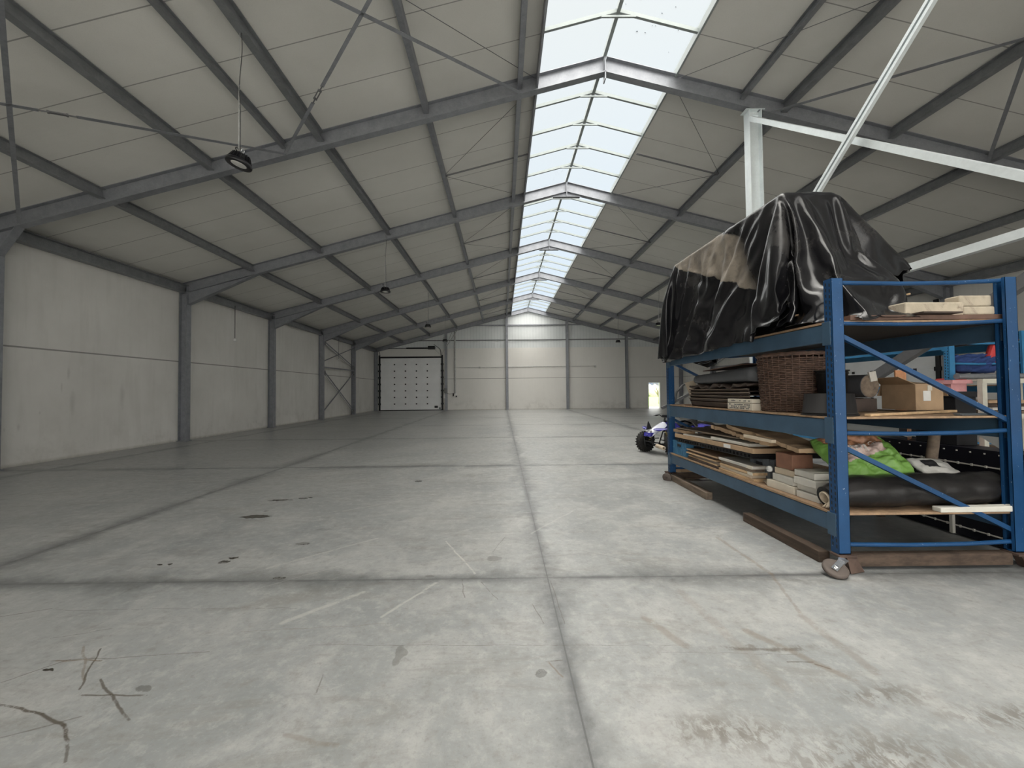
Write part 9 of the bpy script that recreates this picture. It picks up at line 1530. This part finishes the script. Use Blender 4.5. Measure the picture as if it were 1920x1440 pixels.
m = QM(); m.tube([(.30, 0, .60), (.22, 0, .86)], .02, 8); m.tube([(.14, -.37, .90), (.20, -.20, .93), (.22, -.08, .88), (.22, .08, .88), (.20, .20, .93), (.14, .37, .90)], .013, 8); m.box(.19, .25, -.07, .07, .88, .93); hb = QB(m, 'handlebar', M['black_gloss'])
for s_ in (-1, 1):
    m = QM(); m.tube([(.135, s_*.38, .899), (.165, s_*.27, .915)], .019, 8); m.tube([(.20, s_*.26, .91), (.21, s_*.37, .895)], .006, 5); QB(m, 'grip', M['rubber'], None, hb)
# rear cover
m = MB(); random.seed(4); g = []
for i in range(19):
    u = i/18
    row = []
    for j in range(15):
        v = j/14; a = pi*v; w_ = .36+.05*sin(u*9)+.03*noise.noise(V((u*5, v*5, 3)))
        p = V((-.45-.85*u, w_*cos(a)*1.05, .42+.36*sin(a)*(1-.25*u)+.045*noise.noise(V((u*7, v*8, 1)))))
        row.append(QO+QR@p)
    g.append(row)
m.sheet(g); tag(m.build('plastic_cover', M['film'], solid=.003), 'crumpled glossy black plastic cover over the tail of the quad bike', 'cover')
# ------------------------------------------------------------ light
SC.view_settings.view_transform = 'Standard'; SC.view_settings.look = 'None'; SC.view_settings.gamma = 1; SC.view_settings.exposure = EXPO; SC.view_settings.use_curve_mapping = False
wd = bpy.data.worlds.new('overcast_sky'); SC.world = wd; wd.use_nodes = True; nt = wd.node_tree; nt.nodes.clear()
out = nt.nodes.new('ShaderNodeOutputWorld'); bg = nt.nodes.new('ShaderNodeBackground'); tc = nt.nodes.new('ShaderNodeTexCoord'); sp = nt.nodes.new('ShaderNodeSeparateXYZ'); rp = nt.nodes.new('ShaderNodeValToRGB')
nt.links.new(tc.outputs['Generated'], sp.inputs[0]); nt.links.new(sp.outputs[2], rp.inputs[0]); nt.links.new(rp.outputs[0], bg.inputs[0]); nt.links.new(bg.outputs[0], out.inputs[0])
el = rp.color_ramp.elements; K = 8.0
stops = [(0, HOR), (.25, HOR), (.72, HOR*1.1), (.86, .38), (1, ZEN)]
el[0].position = 0; el[1].position = 1
while len(el) < len(stops): el.new(.5)
for e, (p, v) in zip(el, stops): e.position = p; e.color = (v*.79, v*.93, v*1.13, 1) if p < .7 else (v*1.02, v*.985, v*.91, 1)
bg.inputs[1].default_value = K*SKYK
mr = nt.nodes.new('ShaderNodeMapRange'); mr.interpolation_type = 'SMOOTHSTEP'; nt.links.new(sp.outputs[1], mr.inputs[0]); mr.inputs[1].default_value = .15; mr.inputs[2].default_value = -.6
bg2 = nt.nodes.new('ShaderNodeBackground'); bg2.inputs[0].default_value = (1, .955, .87, 1); ml = nt.nodes.new('ShaderNodeMath'); ml.operation = 'MULTIPLY'; ml.inputs[1].default_value = BACK_FILL  # extra sky glow behind the camera, added as fill light
nt.links.new(mr.outputs[0], ml.inputs[0]); nt.links.new(ml.outputs[0], bg2.inputs[1]); ad = nt.nodes.new('ShaderNodeAddShader'); nt.links.new(bg.outputs[0], ad.inputs[0]); nt.links.new(bg2.outputs[0], ad.inputs[1]); nt.links.new(ad.outputs[0], out.inputs[0])
su = bpy.data.lights.new('overcast_sun', 'SUN'); su.energy = SUNE; su.angle = radians(SUNA); su.color = (1,.965,.89); so = bpy.data.objects.new('overcast_sun', su); COL.objects.link(so)
so.rotation_euler = (radians(-4), radians(6), 0); so.location = (0, 0, 20)
# ------------------------------------------------------------ camera
cd = bpy.data.cameras.new('camera'); cam = bpy.data.objects.new('camera', cd); COL.objects.link(cam); SC.camera = cam
F_, YAW, PIT, ROL, CX, CY = 750., .0054, .0248, .0094, 945.844, 714.855
cd.sensor_fit = 'HORIZONTAL'; cd.sensor_width = 36; cd.lens = F_/1920*36; cd.shift_x = (960-CX)/1920; cd.shift_y = (CY-720)/1920; cd.clip_start = .05; cd.clip_end = 500
fw = V((sin(YAW)*cos(PIT), cos(YAW)*cos(PIT), sin(PIT))); r_ = V((cos(YAW), -sin(YAW), 0)); dn = -r_.cross(fw)
ix = r_*cos(ROL)+dn*sin(ROL); iy = -r_*sin(ROL)+dn*cos(ROL)
Mx = Matrix((ix, -iy, -fw)).transposed().to_4x4(); Mx.translation = V((0, 0, 1.55)); cam.matrix_world = Mx
